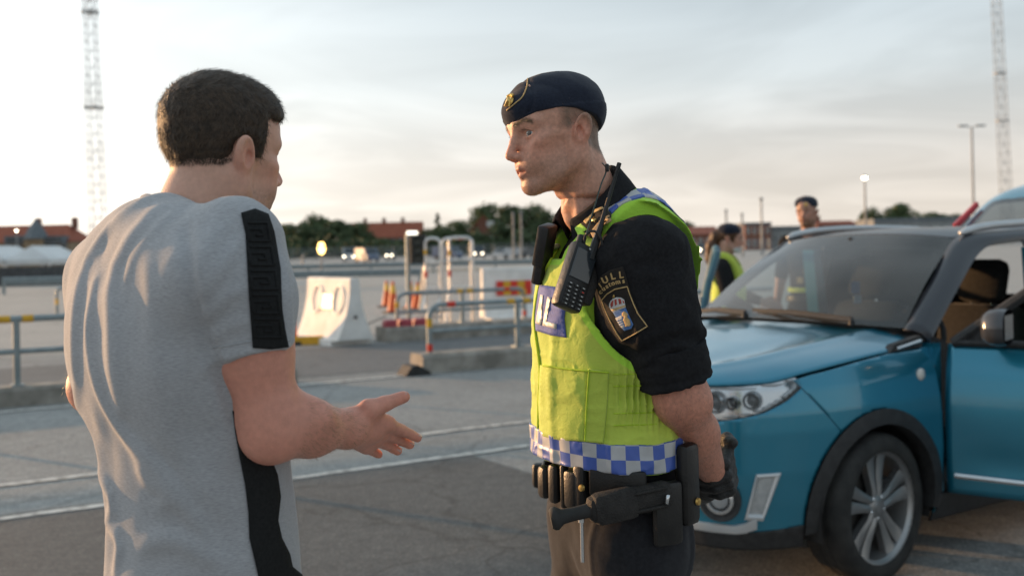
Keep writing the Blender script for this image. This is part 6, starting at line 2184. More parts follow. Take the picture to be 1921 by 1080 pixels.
# beret: a soft tall side cap, higher over the crown, folded at the front
def of_beret(p):
    q = hd.loc(p)
    d = ell(q, (-.010, 0, .046), (.1035, .0845, .066))
    d = smin(d, ell(q, (-.052, 0, .030), (.059, .074, .062)), .04)
    d = smin(d, ell(q, (.052, 0, .052), (.052, .056, .038)), .04)
    d = smin(d, ell(q, (-.022, .004, .088), (.072, .030, .028)), .045)
    d = smax(d, (np.abs(q[:, 1]) - .088), .02)
    # lower edge: dips at the brow and nape
    x = q[:, 0]
    edge = np.interp(x, [-.12, -.10, -.06, -.015, .03, .07, .098, .12], [-.030, -.020, .012, .031, .037, .033, .018, .010]).astype(f32)
    d = smax(d, edge - q[:, 2], .003)
    # folds
    n = vnoise(q * np.array([1, 1, 1], f32), 26) * .0018 + vnoise(q, 60) * .0006
    n = n + .0022 * ridge(q, 17) * (q[:, 2] > .04)
    fold = .0032 * np.exp(-((q[:, 0] - .066 + .35 * (q[:, 2] - .075)) / .004) ** 2) * (q[:, 2] > .035)
    return d + n + fold
M_NAVY = pmat('navy_wool', (.013, .017, .030), (.019, .024, .041), 240, .92, bump=.35, bscale=900, sheen=.15, spec=.2, bdist=.001)
blo, bhi = np.array([hx - .16, hy - .15, hz_ - .06]), np.array([hx + .16, hy + .15, hz_ + .18])
beret = sculpt('beret', of_beret, blo, bhi, .0022, M_NAVY, off, None, None, 1)
M_GOLD = pmat('gold_metal', (.58, .36, .10), (.75, .50, .17), 60, .32, metal=.85)
M_GOLDT = pmat('gold_thread', (.50, .33, .13), (.64, .44, .20), 200, .65, bump=.4, bscale=500, bdist=.001)
z1 = lambda x, y: (900 + x / 3.375, 100 + y / 3.375)
org_ = np.array([0, 0, CAM_H])
def curve_on(f, pts, n, offv, t=(1.2, 3.2)):
    c = cr([(a, b, 0) for a, b in pts], n)[:, :2]
    P, ok = field_hit(f, org_, px_ray(c), t[0], t[1], offv)
    return [Vector(p) for p, k in zip(P, ok) if k]
q = curve_on(of_beret, [z1(*k) for k in ((304, 160), (297, 215), (270, 275), (230, 312), (190, 345), (170, 362))], 24, .001)
if len(q) > 2:
    b = MB(); b.tube(q, .0014, 6); attach(b.build('beret_piping', M_GOLDT, None, True), beret, True)
# badge: crown over a lion shape
bc, ok = field_hit(of_beret, org_, px_ray([z1(188, 305)]), 1.2, 3.0, .002)
bc = Vector(bc[0]); bn = Vector(fgrad(of_beret, np.array([bc]))[0])
bx_ = UP.cross(bn).normalized(); by_ = bn.cross(bx_)
bd = bpy.data.objects.new('badge', None); COL.objects.link(bd); attach(bd, off)
BM = Matrix((bx_, by_, bn)).transposed()
b = MB(); b.lathe([(.001, .004), (.009, .003), (.011, 0)], bc, 16, BM); attach(b.build('badge_shield', M_GOLD, None, 40), bd, True)
for k in range(5):
    a = -.9 + k * .45
    b = MB(); b.lathe([(.003, 0), (.0035, .003), (.001, .005)], bc + bx_ * (.009 * math.sin(a)) + by_ * (.008 + .005 * math.cos(a)), 8, BM); attach(b.build('badge_crown', M_GOLD, None, 40), bd, True)
b = MB(); b.tube([bc + by_ * -.012 + bx_ * -.006 + bn * .003, bc + by_ * -.002 + bx_ * .002 + bn * .005, bc + by_ * .006 + bx_ * -.002 + bn * .004], [.002, .0035, .0025], 6)
b.tube([bc + by_ * -.013 + bx_ * .007 + bn * .002, bc + bx_ * .005 + bn * .004, bc + by_ * .005 + bx_ * .009 + bn * .002], [.0015, .002, .0015], 6); attach(b.build('badge_lion', M_GOLD, None, 40), bd, True)

# ------------------------------------------------------------------ shirt
CUFF_DIR = (np.array(A_E) - np.array(A_S)); CUFF_LEN = np.linalg.norm(CUFF_DIR); CUFF_DIR /= CUFF_LEN
def arm_t(p): return ((p - vec(*A_S)) @ CUFF_DIR.astype(f32))
def of_sleeve(p):
    e = np.array(A_S) + CUFF_DIR * (CUFF_LEN * .80)
    d = chain(p, [wv(1206, 482, 1.995), wv(1232, 585, 1.995), tuple(e)], [.080, .071, .062], .03)
    d = smin(d, rc(p, wv(1172, 520, 2.005), wv(1186, 590, 2.0), .054, .044), .05)
    t = arm_t(p)
    q = p - vec(*A_S)
    n = .0045 * vnoise(p * np.array([1, 1, .6], f32), 22) + .0022 * vnoise(p, 48)
    n = n - .0045 * np.clip(ridge(p * np.array([1.3, 1.3, .8], f32), 13) - .55, 0, 1) * 2.2
    # gathered above the roll
    n = n + .0045 * np.sin(t * 150 + 4 * vnoise(p, 14)) * np.exp(-((t - .185) / .035) ** 2)
    return d + n
def of_cuff(p):
    c0, c1 = CUFF_LEN * .655, CUFF_LEN * .895
    a = np.array(A_S) + CUFF_DIR * c0; b_ = np.array(A_S) + CUFF_DIR * c1
    d = rc(p, tuple(a), tuple(b_), .0700, .0715)
    t = arm_t(p)
    edge = .004 * vnoise(p, 12)
    d = smax(d, t - c1 - edge, .003); d = smax(d, c0 - t + edge, .003)
    d = d + .002 * vnoise(p * np.array([1, 1, 2.2], f32), 40) + .003 * np.exp(-((t - c0 - .055) / .006) ** 2)
    return d
def of_rsleeve(p): return chain(p, [R_S, R_E], [.068, .062], .02)
def of_shirt(p):
    tz = of_torso(p)
    q = of_loc(p)
    n = .004 * vnoise(p, 16) + .0015 * vnoise(p, 45)
    d = smin(tz + n, of_sleeve(p), .045)
    d = smin(d, of_rsleeve(p), .045)
    d = smax(d, hd_neck_hole(p), .006)
    d = smax(d, 1.07 - p[:, 2], .004)
    return d
nk0, nk1 = np.array(hd.world((-.034, 0, -.05))), np.array(wv(1128, 425, 2.17))
def hd_neck_hole(p):
    return -(rc(p, tuple(nk0), tuple(nk1 * .5 + nk0 * .5), .066, .070))
M_SHIRT = pmat('black_shirt_cloth', (.013, .0128, .0142), (.019, .0188, .0205), 160, .88, bump=.4, bscale=700, sheen=.0, spec=.15, bdist=.0012)
shirt = sculpt('shirt', of_shirt, (-.10, 1.84, 1.04), (.48, 2.58, 1.70), .0042, M_SHIRT, off)
cuff = sculpt('rolled_cuff', of_cuff, np.array(A_E) - .16, np.array(A_E) + np.array([.16, .16, .20]), .003, M_SHIRT, off)
# collar: stand and folded leaf, open at the throat
def collar():
    ax = Vector(nk0 - nk1).normalized()
    side = Vector((OF_L[0], OF_L[1], 0)); side = (side - ax * side.dot(ax)).normalized()
    fw = side.cross(ax).normalized()
    if fw.dot(Vector((OF_F[0], OF_F[1], 0))) < 0: fw = -fw
    c0 = Vector(nk1) + ax * .045
    rows = []
    A = np.linspace(rad(-152), rad(152), 61)   # 0 = nape
    prof = [(.064, .000), (.066, .022), (.070, .046), (.074, .052), (.080, .047), (.088, .022), (.096, -.004), (.099, -.014)]
    for r, h in prof:
        row = []
        for a in A:
            f_ = abs(a) / rad(152)
            dirv = -fw * math.cos(a) + side * math.sin(a)
            hh = h * (1.15 - .25 * f_)
            rr = r * (1.0 + .06 * f_)
            if h < .03 and r > .08:      # leaf edge: long points in front
                hh -= .030 * max(0, (f_ - .55) / .45) ** 1.3
                rr += .010 * f_
            tilt = .030 * (1 - math.cos(a)) / 2     # sits lower at the throat
            row.append(c0 + dirv * rr + ax * (hh - tilt * 1.6) + fw * .004)
        rows.append(row)
    b = MB(); b.grid(rows)
    o = b.build('collar', M_SHIRT, None, True)
    m = o.modifiers.new('thickness', 'SOLIDIFY'); m.thickness = .0035; m.offset = 0
    attach(o, shirt, True)
    # the two open fronts of the placket below the throat
    return c0, ax, fw, side
cc0, cax, cfw, cside = collar()

# ------------------------------------------------------------------ vest
def of_vestbase(p):
    q = of_loc(p)
    t = of_torso(p)
    n = .0045 * vnoise(p * np.array([1, 1, .7], f32), 9) + .0022 * vnoise(p, 26)
    n = n - .0042 * np.clip(ridge(p * np.array([1, 1, .8], f32), 8.5) - .55, 0, 1) * 2.2 - .0022 * np.clip(ridge(p * np.array([1, 1, 1.6], f32), 21) - .6, 0, 1) * 2.5
    # elastic shirring at the flank, in two bands and loose between
    sx = np.exp(-((q[:, 0] - .026) / .048) ** 4) * (q[:, 1] > .02)
    ph = q[:, 0] * 500 + 1.2 * vnoise(p, 20)
    band = np.exp(-((q[:, 2] - 1.292) / .016) ** 2) + np.exp(-((q[:, 2] - 1.222) / .013) ** 2)
    loose = np.exp(-((q[:, 2] - 1.257) / .05) ** 2)
    n = n + sx * ((.0075 * np.sin(ph) * loose) - .004 * band * .7)
    # drape: soft vertical folds below the chest
    n = n + .004 * np.sin(q[:, 1] * 46 + 5 * vnoise(p, 5)) * np.exp(-((q[:, 2] - 1.20) / .07) ** 2) * (q[:, 0] > 0.03)
    flare = .012 * np.clip((1.24 - q[:, 2]) / .12, 0, 1)
    return t - .026 - flare * .5 + n
def of_vestcut(p):
    """positive outside the vest's outline"""
    q = of_loc(p); a = q.copy(); a[:, 1] = np.abs(a[:, 1])
    arm = 1 - np.sqrt(((q[:, 0] + .006) / .120) ** 2 + ((q[:, 2] - 1.465) / .158) ** 2)
    arm = arm * .115
    arm = np.minimum(arm, (a[:, 1] - .122) * 1.0)
    nx = np.sqrt(((q[:, 0] - .015) / .115) ** 2 + (q[:, 1] / .066) ** 2)
    neck = (1 - nx) * .075
    vee = (.078 - .20 * np.maximum(0, 1.60 - q[:, 2]) - a[:, 1] * 1.1)
    neck = np.maximum(neck, np.minimum(vee * .9 - .02, q[:, 0] - .02))
    neck = np.minimum(neck, q[:, 2] - 1.515)
    hem = np.interp(q[:, 0], [-.16, -.08, .0, .10, .16], [1.140, 1.118, 1.108, 1.112, 1.118]).astype(f32) - q[:, 2]
    return np.maximum(np.maximum(arm, neck), hem)
def of_vest(p): return smax(of_vestbase(p), of_vestcut(p), .004)
def vest_mat(edge=True):
    m = bpy.data.materials.new('fluorescent_yellow_cloth'); N, L = nt(m); b = N['Principled BSDF']
    b.inputs['Roughness'].default_value = .75; b.inputs['Specular IOR Level'].default_value = .3; b.inputs['Sheen Weight'].default_value = .2
    tc = N.new('ShaderNodeTexCoord')
    n = N.new('ShaderNodeTexNoise'); n.inputs['Scale'].default_value = 9; n.inputs['Detail'].default_value = 8
    L.new(tc.outputs['Object'], n.inputs['Vector'])
    r = N.new('ShaderNodeValToRGB')
    r.color_ramp.elements[0].position, r.color_ramp.elements[0].color = .3, (.45, .56, .075, 1)
    r.color_ramp.elements[1].position, r.color_ramp.elements[1].color = .62, (.55, .67, .095, 1)
    L.new(n.outputs[0], r.inputs[0])
    a = N.new('ShaderNodeAttribute'); a.attribute_name = 'edge'
    lt = N.new('ShaderNodeMath'); lt.operation = 'LESS_THAN'; lt.inputs[1].default_value = .0115
    L.new(a.outputs['Fac'], lt.inputs[0])
    mx = N.new('ShaderNodeMixRGB'); mx.inputs[2].default_value = (.42, .74, .06, 1)
    mx.inputs[0].default_value = 0
    if edge: L.new(lt.outputs[0], mx.inputs[0])
    L.new(r.outputs[0], mx.inputs[1]); L.new(mx.outputs[0], b.inputs['Base Color'])
    n2 = N.new('ShaderNodeTexNoise'); n2.inputs['Scale'].default_value = 70; n2.inputs['Detail'].default_value = 9; n2.inputs['Roughness'].default_value = .65; n2.inputs['Distortion'].default_value = .8
    L.new(tc.outputs['Object'], n2.inputs['Vector'])
    bp = N.new('ShaderNodeBump'); bp.inputs['Strength'].default_value = .55; bp.inputs['Distance'].default_value = .004
    L.new(n2.outputs[0], bp.inputs['Height']); L.new(bp.outputs[0], b.inputs['Normal'])
    return m
M_VEST = vest_mat()
vest = sculpt('safety_vest', of_vest, (-.05, 1.90, 1.06), (.46, 2.48, 1.68), .0032, M_VEST, off, None, {'edge': lambda p: -of_vestcut(p)})
def check_mat():
    m = bpy.data.materials.new('blue_white_check_tape'); N, L = nt(m); b = N['Principled BSDF']
    b.inputs['Roughness'].default_value = .38
    def wave(nm, per):
        a = N.new('ShaderNodeAttribute'); a.attribute_name = nm
        s = N.new('ShaderNodeMath'); s.operation = 'MULTIPLY'; s.inputs[1].default_value = math.pi / per; L.new(a.outputs['Fac'], s.inputs[0])
        t = N.new('ShaderNodeMath'); t.operation = 'SINE'; L.new(s.outputs[0], t.inputs[0]); return t.outputs[0]
    p = N.new('ShaderNodeMath'); p.operation = 'MULTIPLY'
    L.new(wave('cu', .0262), p.inputs[0]); L.new(wave('cv', .0265), p.inputs[1])
    g = N.new('ShaderNodeMath'); g.operation = 'GREATER_THAN'; g.inputs[1].default_value = 0; L.new(p.outputs[0], g.inputs[0])
    mx = N.new('ShaderNodeMixRGB'); mx.inputs[1].default_value = (.46, .46, .47, 1); mx.inputs[2].default_value = (.060, .115, .42, 1)
    L.new(g.outputs[0], mx.inputs[0])
    tc = N.new('ShaderNodeTexCoord'); n = N.new('ShaderNodeTexNoise'); n.inputs['Scale'].default_value = 30; n.inputs['Detail'].default_value = 6
    L.new(tc.outputs['Object'], n.inputs['Vector'])
    mr = N.new('ShaderNodeMapRange'); mr.inputs['To Min'].default_value = .7; mr.inputs['To Max'].default_value = 1.25; L.new(n.outputs[0], mr.inputs[0])
    m2 = N.new('ShaderNodeMixRGB'); m2.blend_type = 'MULTIPLY'; m2.inputs[0].default_value = 1; L.new(mx.outputs[0], m2.inputs[1]); L.new(mr.outputs[0], m2.inputs[2])
    L.new(m2.outputs[0], b.inputs['Base Color'])
    return m
M_CHECK = check_mat()
def hem_z(q): return np.interp(q[:, 0], [-.16, -.08, .0, .10, .16], [1.140, 1.118, 1.108, 1.112, 1.118]).astype(f32)
def of_hemband(p):
    q = of_loc(p)
    d = np.abs(of_vestbase(p) - .0012 + .0008 * np.sin(q[:, 1] * 140)) - .0034
    v = q[:, 2] - hem_z(q)
    return np.maximum(d, np.maximum(.002 - v, v - .058))
hem_u = lambda p: (lambda q: np.arctan2(q[:, 1] / .175, q[:, 0] / .14) * .158)(of_loc(p))
attach(sculpt('check_band', of_hemband, (-.05, 1.90, 1.08), (.46, 2.48, 1.22), .0030, M_CHECK, None, None, {'cu': hem_u, 'cv': lambda p: (lambda q: q[:, 2] - hem_z(q) - .003)(of_loc(p))}), vest, True)
def of_shband(p):
    q = of_loc(p)
    d = np.abs(of_vestbase(p) - .0012) - .0022
    c = of_vestcut(p)
    return np.maximum(np.maximum(d, c + .0115), np.maximum(np.maximum(.03 - q[:, 1], q[:, 0] - .045), 1.53 - q[:, 2]))
sh_u = lambda p: (lambda q: -q[:, 0] * .9 - np.maximum(0, 1.60 - q[:, 2]) * .5)(of_loc(p))
attach(sculpt('check_band', of_shband, (.05, 1.90, 1.50), (.46, 2.25, 1.70), .0026, M_CHECK, None, None, {'cu': sh_u, 'cv': lambda p: of_loc(p)[:, 1] - .098}), vest, True)
# pieces sewn on the vest, placed where they sit on the cloth
z2 = lambda x, y: (940 + x / 2.7, 360 + y / 2.7)
z3 = lambda x, y: (940 + x / 2.7, 680 + y / 2.7)
M_BLUE = pmat('blue_label_cloth', (.085, .115, .34), (.11, .15, .42), 60, .7, bump=.2, bscale=300)
M_LET = pmat('silver_letters', (.55, .52, .47), (.66, .63, .58), 60, .4)
def patch_px(name, poly, f, mat, parent, off_, th, step=9.0):
    V, Fc = poly_mesh(poly, step)
    return drape(name, V, Fc, f, mat, None, off_, th, largest=True)
lab = attach(patch_px('label_patch', [z2(*k) for k in ((190, 470), (275, 480), (330, 575), (322, 640), (332, 738), (255, 725), (178, 702), (172, 600))], of_vest, M_BLUE, None, .001, .0015), vest, True)
for poly in (((201, 520), (214, 522), (194, 648), (207, 652), (206, 676), (176, 664)), ((237, 530), (254, 534), (232, 655), (282, 668), (281, 694), (211, 676))):
    attach(patch_px('letter', [z2(*k) for k in poly], of_vest, M_LET, None, .0028, .0012), lab, True)
M_VEST2 = vest_mat(False)
pk = attach(patch_px('pocket', [z3(*k) for k in ((208, 12), (330, 30), (442, 40), (435, 150), (422, 398), (300, 388), (206, 368), (200, 200))], of_vest, M_VEST2, None, .0005, .005, 8), vest, True)
attach(patch_px('pocket_flap', [z3(*k) for k in ((446, 30), (545, 48), (540, 200), (518, 408), (424, 400), (432, 200))], of_vest, M_VEST2, None, .0005, .0045, 8), vest, True)
def seam(pts, r, mat, name, parent, f=of_vest, off_=.001, n=40):
    q = curve_on(f, pts, n, off_)
    if len(q) > 3:
        b = MB(); b.tube(q, r, 5); attach(b.build(name, mat, None, True), parent, True)
M_SEAM = pmat('yellow_seam', (.40, .56, .03), (.48, .66, .04), 60, .8)
seam([z2(290, 285), z2(235, 375), z2(195, 470), z2(172, 600), z2(172, 700), z3(196, 30), z3(190, 200), z3(186, 380)], .003, M_SEAM, 'zip', vest, off_=.002)
seam([z3(446, 34), z3(434, 200), z3(424, 398)], .0018, M_SEAM, 'seam', vest, off_=.006)
seam([z3(210, 14), z3(330, 32), z3(445, 42), z3(546, 50)], .0018, M_SEAM, 'seam', vest, off_=.006)
for y0 in (60, 120, 258, 318):
    seam([z3(570, y0), z3(640, y0 - 2), z3(720, y0 - 4), z3(790, y0 - 8)], .0013, M_SEAM, 'seam', vest, off_=.0)
# zip pull at the throat
zp = curve_on(of_vest, [z2(225, 285), z2(290, 275)], 6, .006)
b = MB(); b.tube(zp, .006, 6); attach(b.build('zip_pull', pmat('pale_green_tab', (.30, .36, .22), None, 30, .6), None, True), vest, True)

# ------------------------------------------------------------------ badge on the sleeve
M_PATCH = pmat('black_patch_felt', (.016, .013, .011), (.026, .020, .016), 90, .9)
z4 = lambda x, y: (1100 + x / 6.0, 480 + y / 6.0)
sf = of_shirt
ap = attach(patch_px('arm_patch', [z4(*k) for k in ((150, 490), (140, 420), (120, 330), (160, 230), (260, 160), (410, 118), (440, 200), (475, 330), (505, 420), (560, 560), (610, 660), (705, 795), (545, 890), (400, 972), (330, 890), (255, 750), (195, 630))], sf, M_PATCH, None, .0008, .0015, 6), shirt, True)
outline = [(170, 500), (230, 430), (320, 375), (460, 345), (480, 410), (530, 540), (580, 650), (685, 790), (540, 880), (400, 955), (340, 870), (270, 740), (215, 620), (170, 500)]
pts = []
for (a, b_), (c, d_) in zip(outline[:-1], outline[1:]):
    for t in np.linspace(0, 1, 6, endpoint=False): pts.append(z4(a + (c - a) * t, b_ + (d_ - b_) * t))
P_, ok = field_hit(sf, org_, px_ray(pts), 1.2, 3.0, .0028)
b = MB(); b.tube([Vector(p) for p in P_], .0011, 6, closed=True); attach(b.build('patch_border', M_GOLDT, None, True), ap, True)
attach(letters('patch_lettering', [('T', *z4(152, 328), 17.5, rad(-35)), ('U', *z4(210, 268), 17.5, rad(-24)), ('L', *z4(298, 226), 17.5, rad(-14)), ('L', *z4(392, 210), 17.5, rad(-7)),
    ('c', *z4(157, 402), 12.5, rad(-40)), ('u', *z4(192, 366), 12.5, rad(-32)), ('s', *z4(230, 338), 12.5, rad(-26)), ('t', *z4(262, 318), 12.5, rad(-20)), ('o', *z4(300, 303), 12.5, rad(-16)), ('m', *z4(355, 288), 12.5, rad(-12)), ('s', *z4(418, 278), 12.5, rad(-8))], sf, M_GOLDT, None, .0024, .0010), ap, True)
def emblem(name, poly, mat, lift):
    attach(patch_px(name, [z4(*k) for k in poly], sf, mat, None, .0024 + lift, .0008, 5), ap, True)
M_EB = pmat('emblem_blue', (.07, .17, .42), (.10, .22, .5), 200, .7)
M_EW = pmat('emblem_white', (.55, .54, .52), (.66, .65, .63), 200, .7)
M_ER = pmat('emblem_red', (.36, .05, .04), (.45, .07, .05), 200, .7)
emblem('emblem_field', ((300, 630), (445, 585), (490, 690), (530, 770), (510, 815), (430, 842), (390, 800), (345, 710)), M_EB, 0)
emblem('emblem_waves', ((328, 700), (400, 665), (430, 800), (410, 815), (380, 790)), M_EW, .0006)
for k in range(3):
    emblem('emblem_wave', ((345 + k * 14, 728 + k * 24), (408 + k * 8, 706 + k * 26), (410 + k * 8, 714 + k * 26), (350 + k * 14, 738 + k * 24)), M_EB, .0012)
emblem('emblem_lion', ((405, 640), (425, 622), (440, 630), (445, 655), (455, 640), (468, 655), (460, 690), (490, 720), (500, 775), (485, 790), (470, 750), (455, 790), (440, 800), (445, 750), (415, 720), (425, 690), (402, 670)), M_GOLDT, .0012)
emblem('emblem_crown', ((255, 575), (258, 540), (275, 505), (300, 480), (340, 465), (390, 468), (425, 490), (432, 520), (440, 560), (445, 578), (300, 635)), M_EW, .0002)
for q_ in (((272, 545), (290, 505), (305, 500), (300, 560), (282, 580)), ((318, 492), (338, 482), (345, 545), (325, 560)), ((360, 480), (385, 482), (398, 530), (372, 545)), ((408, 495), (422, 508), (430, 530), (416, 530))):
    emblem('emblem_crown_lining', q_, M_ER, .0008)
emblem('emblem_crown_band', ((286, 600), (435, 552), (440, 568), (296, 620)), M_GOLDT, .0009)
emblem('emblem_orb', ((296, 462), (302, 440), (312, 436), (320, 455), (314, 472)), M_GOLD, .0009)

# ------------------------------------------------------------------ shoulder strap with gold bars and star
M_TAN = pmat('tan_strap', (.33, .22, .11), (.42, .29, .15), 80, .8)
ep = attach(patch_px('shoulder_strap', [z2(*k) for k in ((405, 170), (470, 95), (520, 78), (560, 120), (552, 155), (500, 210), (455, 235), (420, 205))], lambda p: np.minimum(of_vest(p), of_shirt(p)), M_PATCH, None, .008, .004, 7), shirt, True)
both = lambda p: np.minimum(of_vest(p), of_shirt(p))
attach(patch_px('strap_bar', [z2(*k) for k in ((418, 150), (470, 92), (515, 76), (520, 84), (470, 108), (432, 165))], both, M_GOLDT, None, .0135, .0012, 6), ep, True)
attach(patch_px('strap_panel', [z2(*k) for k in ((452, 205), (505, 140), (548, 118), (562, 148), (520, 170), (470, 240))], both, M_TAN, None, .0132, .0012, 6), ep, True)
attach(patch_px('vest_loop', [z2(*k) for k in ((375, 185), (405, 163), (440, 190), (425, 215), (400, 235))], both, M_VEST, None, .010, .002, 6), vest, True)
st_ = []
for k in range(10):
    r_ = 17 if k % 2 == 0 else 7.5; a = -math.pi / 2 + k * math.pi / 5 + .25
    st_.append(z2(470 + r_ * math.cos(a), 142 + r_ * math.sin(a)))
attach(patch_px('strap_star', st_, both, M_GOLD, None, .0140, .0025, 20), ep, True)

# ------------------------------------------------------------------ trousers, boots, belt
def of_trousers(p):
    q = of_loc(p); a = q.copy(); a[:, 1] = np.abs(a[:, 1])
    d = ell(q, (-.012, 0, .985), (.116, .168, .150))
    d = smin(d, chain(a, [(-.005, .088, .95), (.012, .100, .52), (-.010, .105, .09)], [.098, .070, .060], .03), .05)
    d = smax(d, q[:, 2] - 1.10, .004); d = smax(d, .07 - q[:, 2], .004)
    n = .006 * vnoise(p * np.array([1, 1, .5], f32), 13) + .003 * vnoise(p * np.array([1, 1, .7], f32), 34)
    n = n - .007 * np.clip(ridge(p * np.array([1, 1, .6], f32), 9) - .55, 0, 1) * 2
    cr_ = .004 * np.exp(-((q[:, 1] - .085 - .02 * vnoise(p, 4)) / .006) ** 2) * (q[:, 0] > 0)
    return d + n - cr_
M_TROU = pmat('dark_navy_trousers', (.013, .0135, .017), (.019, .0195, .024), 120, .88, bump=.4, bscale=600, sheen=.1, spec=.3, bdist=.0012)
trou = sculpt('trousers', of_trousers, (-.05, 1.90, .05), (.44, 2.50, 1.12), .006, M_TROU, off)
def of_boots(p):
    q = of_loc(p); a = q.copy(); a[:, 1] = np.abs(a[:, 1])
    d = rc(a, (-.02, .105, .06), (-.015, .105, .16), .055, .058)
    d = smin(d, rc(a, (-.01, .107, .05), (.17, .118, .040), .047, .042), .03)
    return smax(d, .0 - q[:, 2] + .002, .004)
sculpt('boots', of_boots, (-.20, 1.90, -.02), (.40, 2.50, .25), .006, M_TRIM, off)
def of_beltf(p):
    q = of_loc(p)
    r = np.sqrt(((q[:, 0] + .006) / .136) ** 2 + (q[:, 1] / .186) ** 2)
    d = np.abs((r - 1) * .155) - .0035
    return np.maximum(d, np.abs(q[:, 2] - 1.062 - .03 * q[:, 0]) - .026)
M_LEA = pmat('black_leather', (.009, .0085, .0085), (.014, .013, .0125), 30, .42, bump=.12, bscale=220, rvar=.08)
belt = sculpt('belt', of_beltf, (-.06, 1.88, 1.0), (.48, 2.50, 1.12), .004, M_LEA, off)
def of_bpt(px, py, d=None, offv=.0):
    """point on the belt's outer face"""
    P, ok = field_hit(lambda p: (lambda q: (np.sqrt(((q[:, 0] + .006) / .1385) ** 2 + (q[:, 1] / .1885) ** 2) - 1) * .15)(of_loc(p)), org_, px_ray([(px, py)]), 1.2, 3.0, offv)
    p = Vector(P[0])
    q = of_loc(np.array([p], f32))[0]
    nl = np.array([(q[0] + .006) / .1385 ** 2, q[1] / .1885 ** 2]); nl /= np.linalg.norm(nl)
    n = OF_F * nl[0] + OF_L * nl[1]
    return p, Vector((n[0], n[1], 0))
def pouch(px, py, w, h, t, mat=None, name='pouch', r=.008, tilt=0.0, parent=None):
    p, n = of_bpt(px, py)
    x = UP.cross(n).normalized()
    M = Matrix((x, n, UP)).transposed() @ Matrix.Rotation(tilt, 3, 'Y')
    b = MB(); b.bbox(p + n * (t / 2), (w, t, h), r, M=M)
    o = b.build(name, mat or M_LEA, None, 40); attach(o, parent or belt, True)
    return o, p, n, x
pouch(1014, 893, .045, .07, .026, r=.012); pouch(1032, 902, .034, .066, .024, r=.011)
pouch(1049, 905, .026, .078, .022, r=.010); pouch(1066, 910, .012, .085, .018, name='keeper'); pouch(1082, 915, .034, .072, .022)
st1, p, n, x = pouch(1096, 912, .028, .085, .020, name='keeper')
b = MB(); b.lathe([(.007, 0), (.006, .004), (.001, .005)], of_bpt(1093, 914, offv=.020)[0] + n * .002, 14, Matrix((x, UP, n)).transposed()); attach(b.build('stud', M_GOLD, None, 40), belt, True)
hol, p, n, x = pouch(1278, 905, .050, .155, .030, name='holster_strap', r=.012)
b = MB(); b.lathe([(.0075, 0), (.0065, .004), (.001, .005)], p + n * .032 - UP * .032 + x * .004, 14, Matrix((x, UP, n)).transposed()); attach(b.build('stud', M_GOLD, None, 40), belt, True)
pouch(1246, 960, .062, .12, .022, name='pouch', r=.02)
pouch(1160, 905, .11, .05, .012, name='belt_panel')
# hanging key clip
p, n = of_bpt(1103, 965)
kc = thing('key_clip', 'thin metal clip hanging from the belt below the baton', 'clip', tuple(p))
b = MB(); b.tube([n * .02 + UP * -.002, n * .02 + UP * -.085], .0035, 8); b.build('chain', M_CHR, kc, 40)
b = MB(); b.tube([n * .02 + UP * .012, n * .021 + UP * -.01], .006, 8); b.build('swivel', M_CHR, kc, 40)

# baton in its carrier
bt = thing('baton', 'short black baton with flanged grip in a carrier on the belt', 'baton', wv(1140, 955, 1.955))
bo_ = Vector(bt.location)
b0, b1 = W(1036, 973, 1.945) - bo_, W(1112, 955, 1.950) - bo_
ax_ = (b1 - b0).normalized()
b = MB()
Mb = Matrix((ax_.orthogonal().normalized(), ax_.cross(ax_.orthogonal().normalized()), ax_)).transposed()
b.lathe([(.001, -.004), (.017, -.003), (.021, .002), (.0215, .008), (.018, .013), (.0135, .020), (.0125, .04), (.0135, .085), (.014, .11)], b0, 22, Mb); b.build('grip', M_RUB, bt, 40)
c1 = W(1250, 925, 1.985) - bo_
M_NYL = pmat('black_nylon_webbing', (.016, .014, .013), (.028, .025, .023), 60, .75, bump=.4, bscale=300)
dirc = (c1 - b1).normalized(); sidec = Vector((0, -1, 0)); upc = dirc.cross(sidec).normalized(); sidec = upc.cross(dirc)
Mc = Matrix((dirc, sidec, upc)).transposed()
ln = (c1 - b1).length
b = MB(); b.bbox(b1 + dirc * (ln / 2), (ln + .02, .040, .050), .014, M=Mc); b.build('carrier', M_NYL, bt, 40)
b = MB(); b.bbox(b1 + dirc * (ln * .28) + sidec * .006, (.085, .040, .058), .012, M=Mc); b.build('carrier_strap', M_NYL, bt, 40)
for k in (-.016, .016):
    b = MB(); b.tube([b1 + dirc * (ln * .45) + sidec * .022 + upc * k, b1 + dirc * (ln * .97) + sidec * .022 + upc * k], .003, 6); b.build('carrier_piping', M_NYL, bt, True)
b = MB(); b.tube([b1 + dirc * (ln * .92) + sidec * .024 + upc * .012, b1 + dirc * (ln * .955) + sidec * .026 - upc * .004], .004, 6); b.build('carrier_buckle', M_CHR, bt, True)

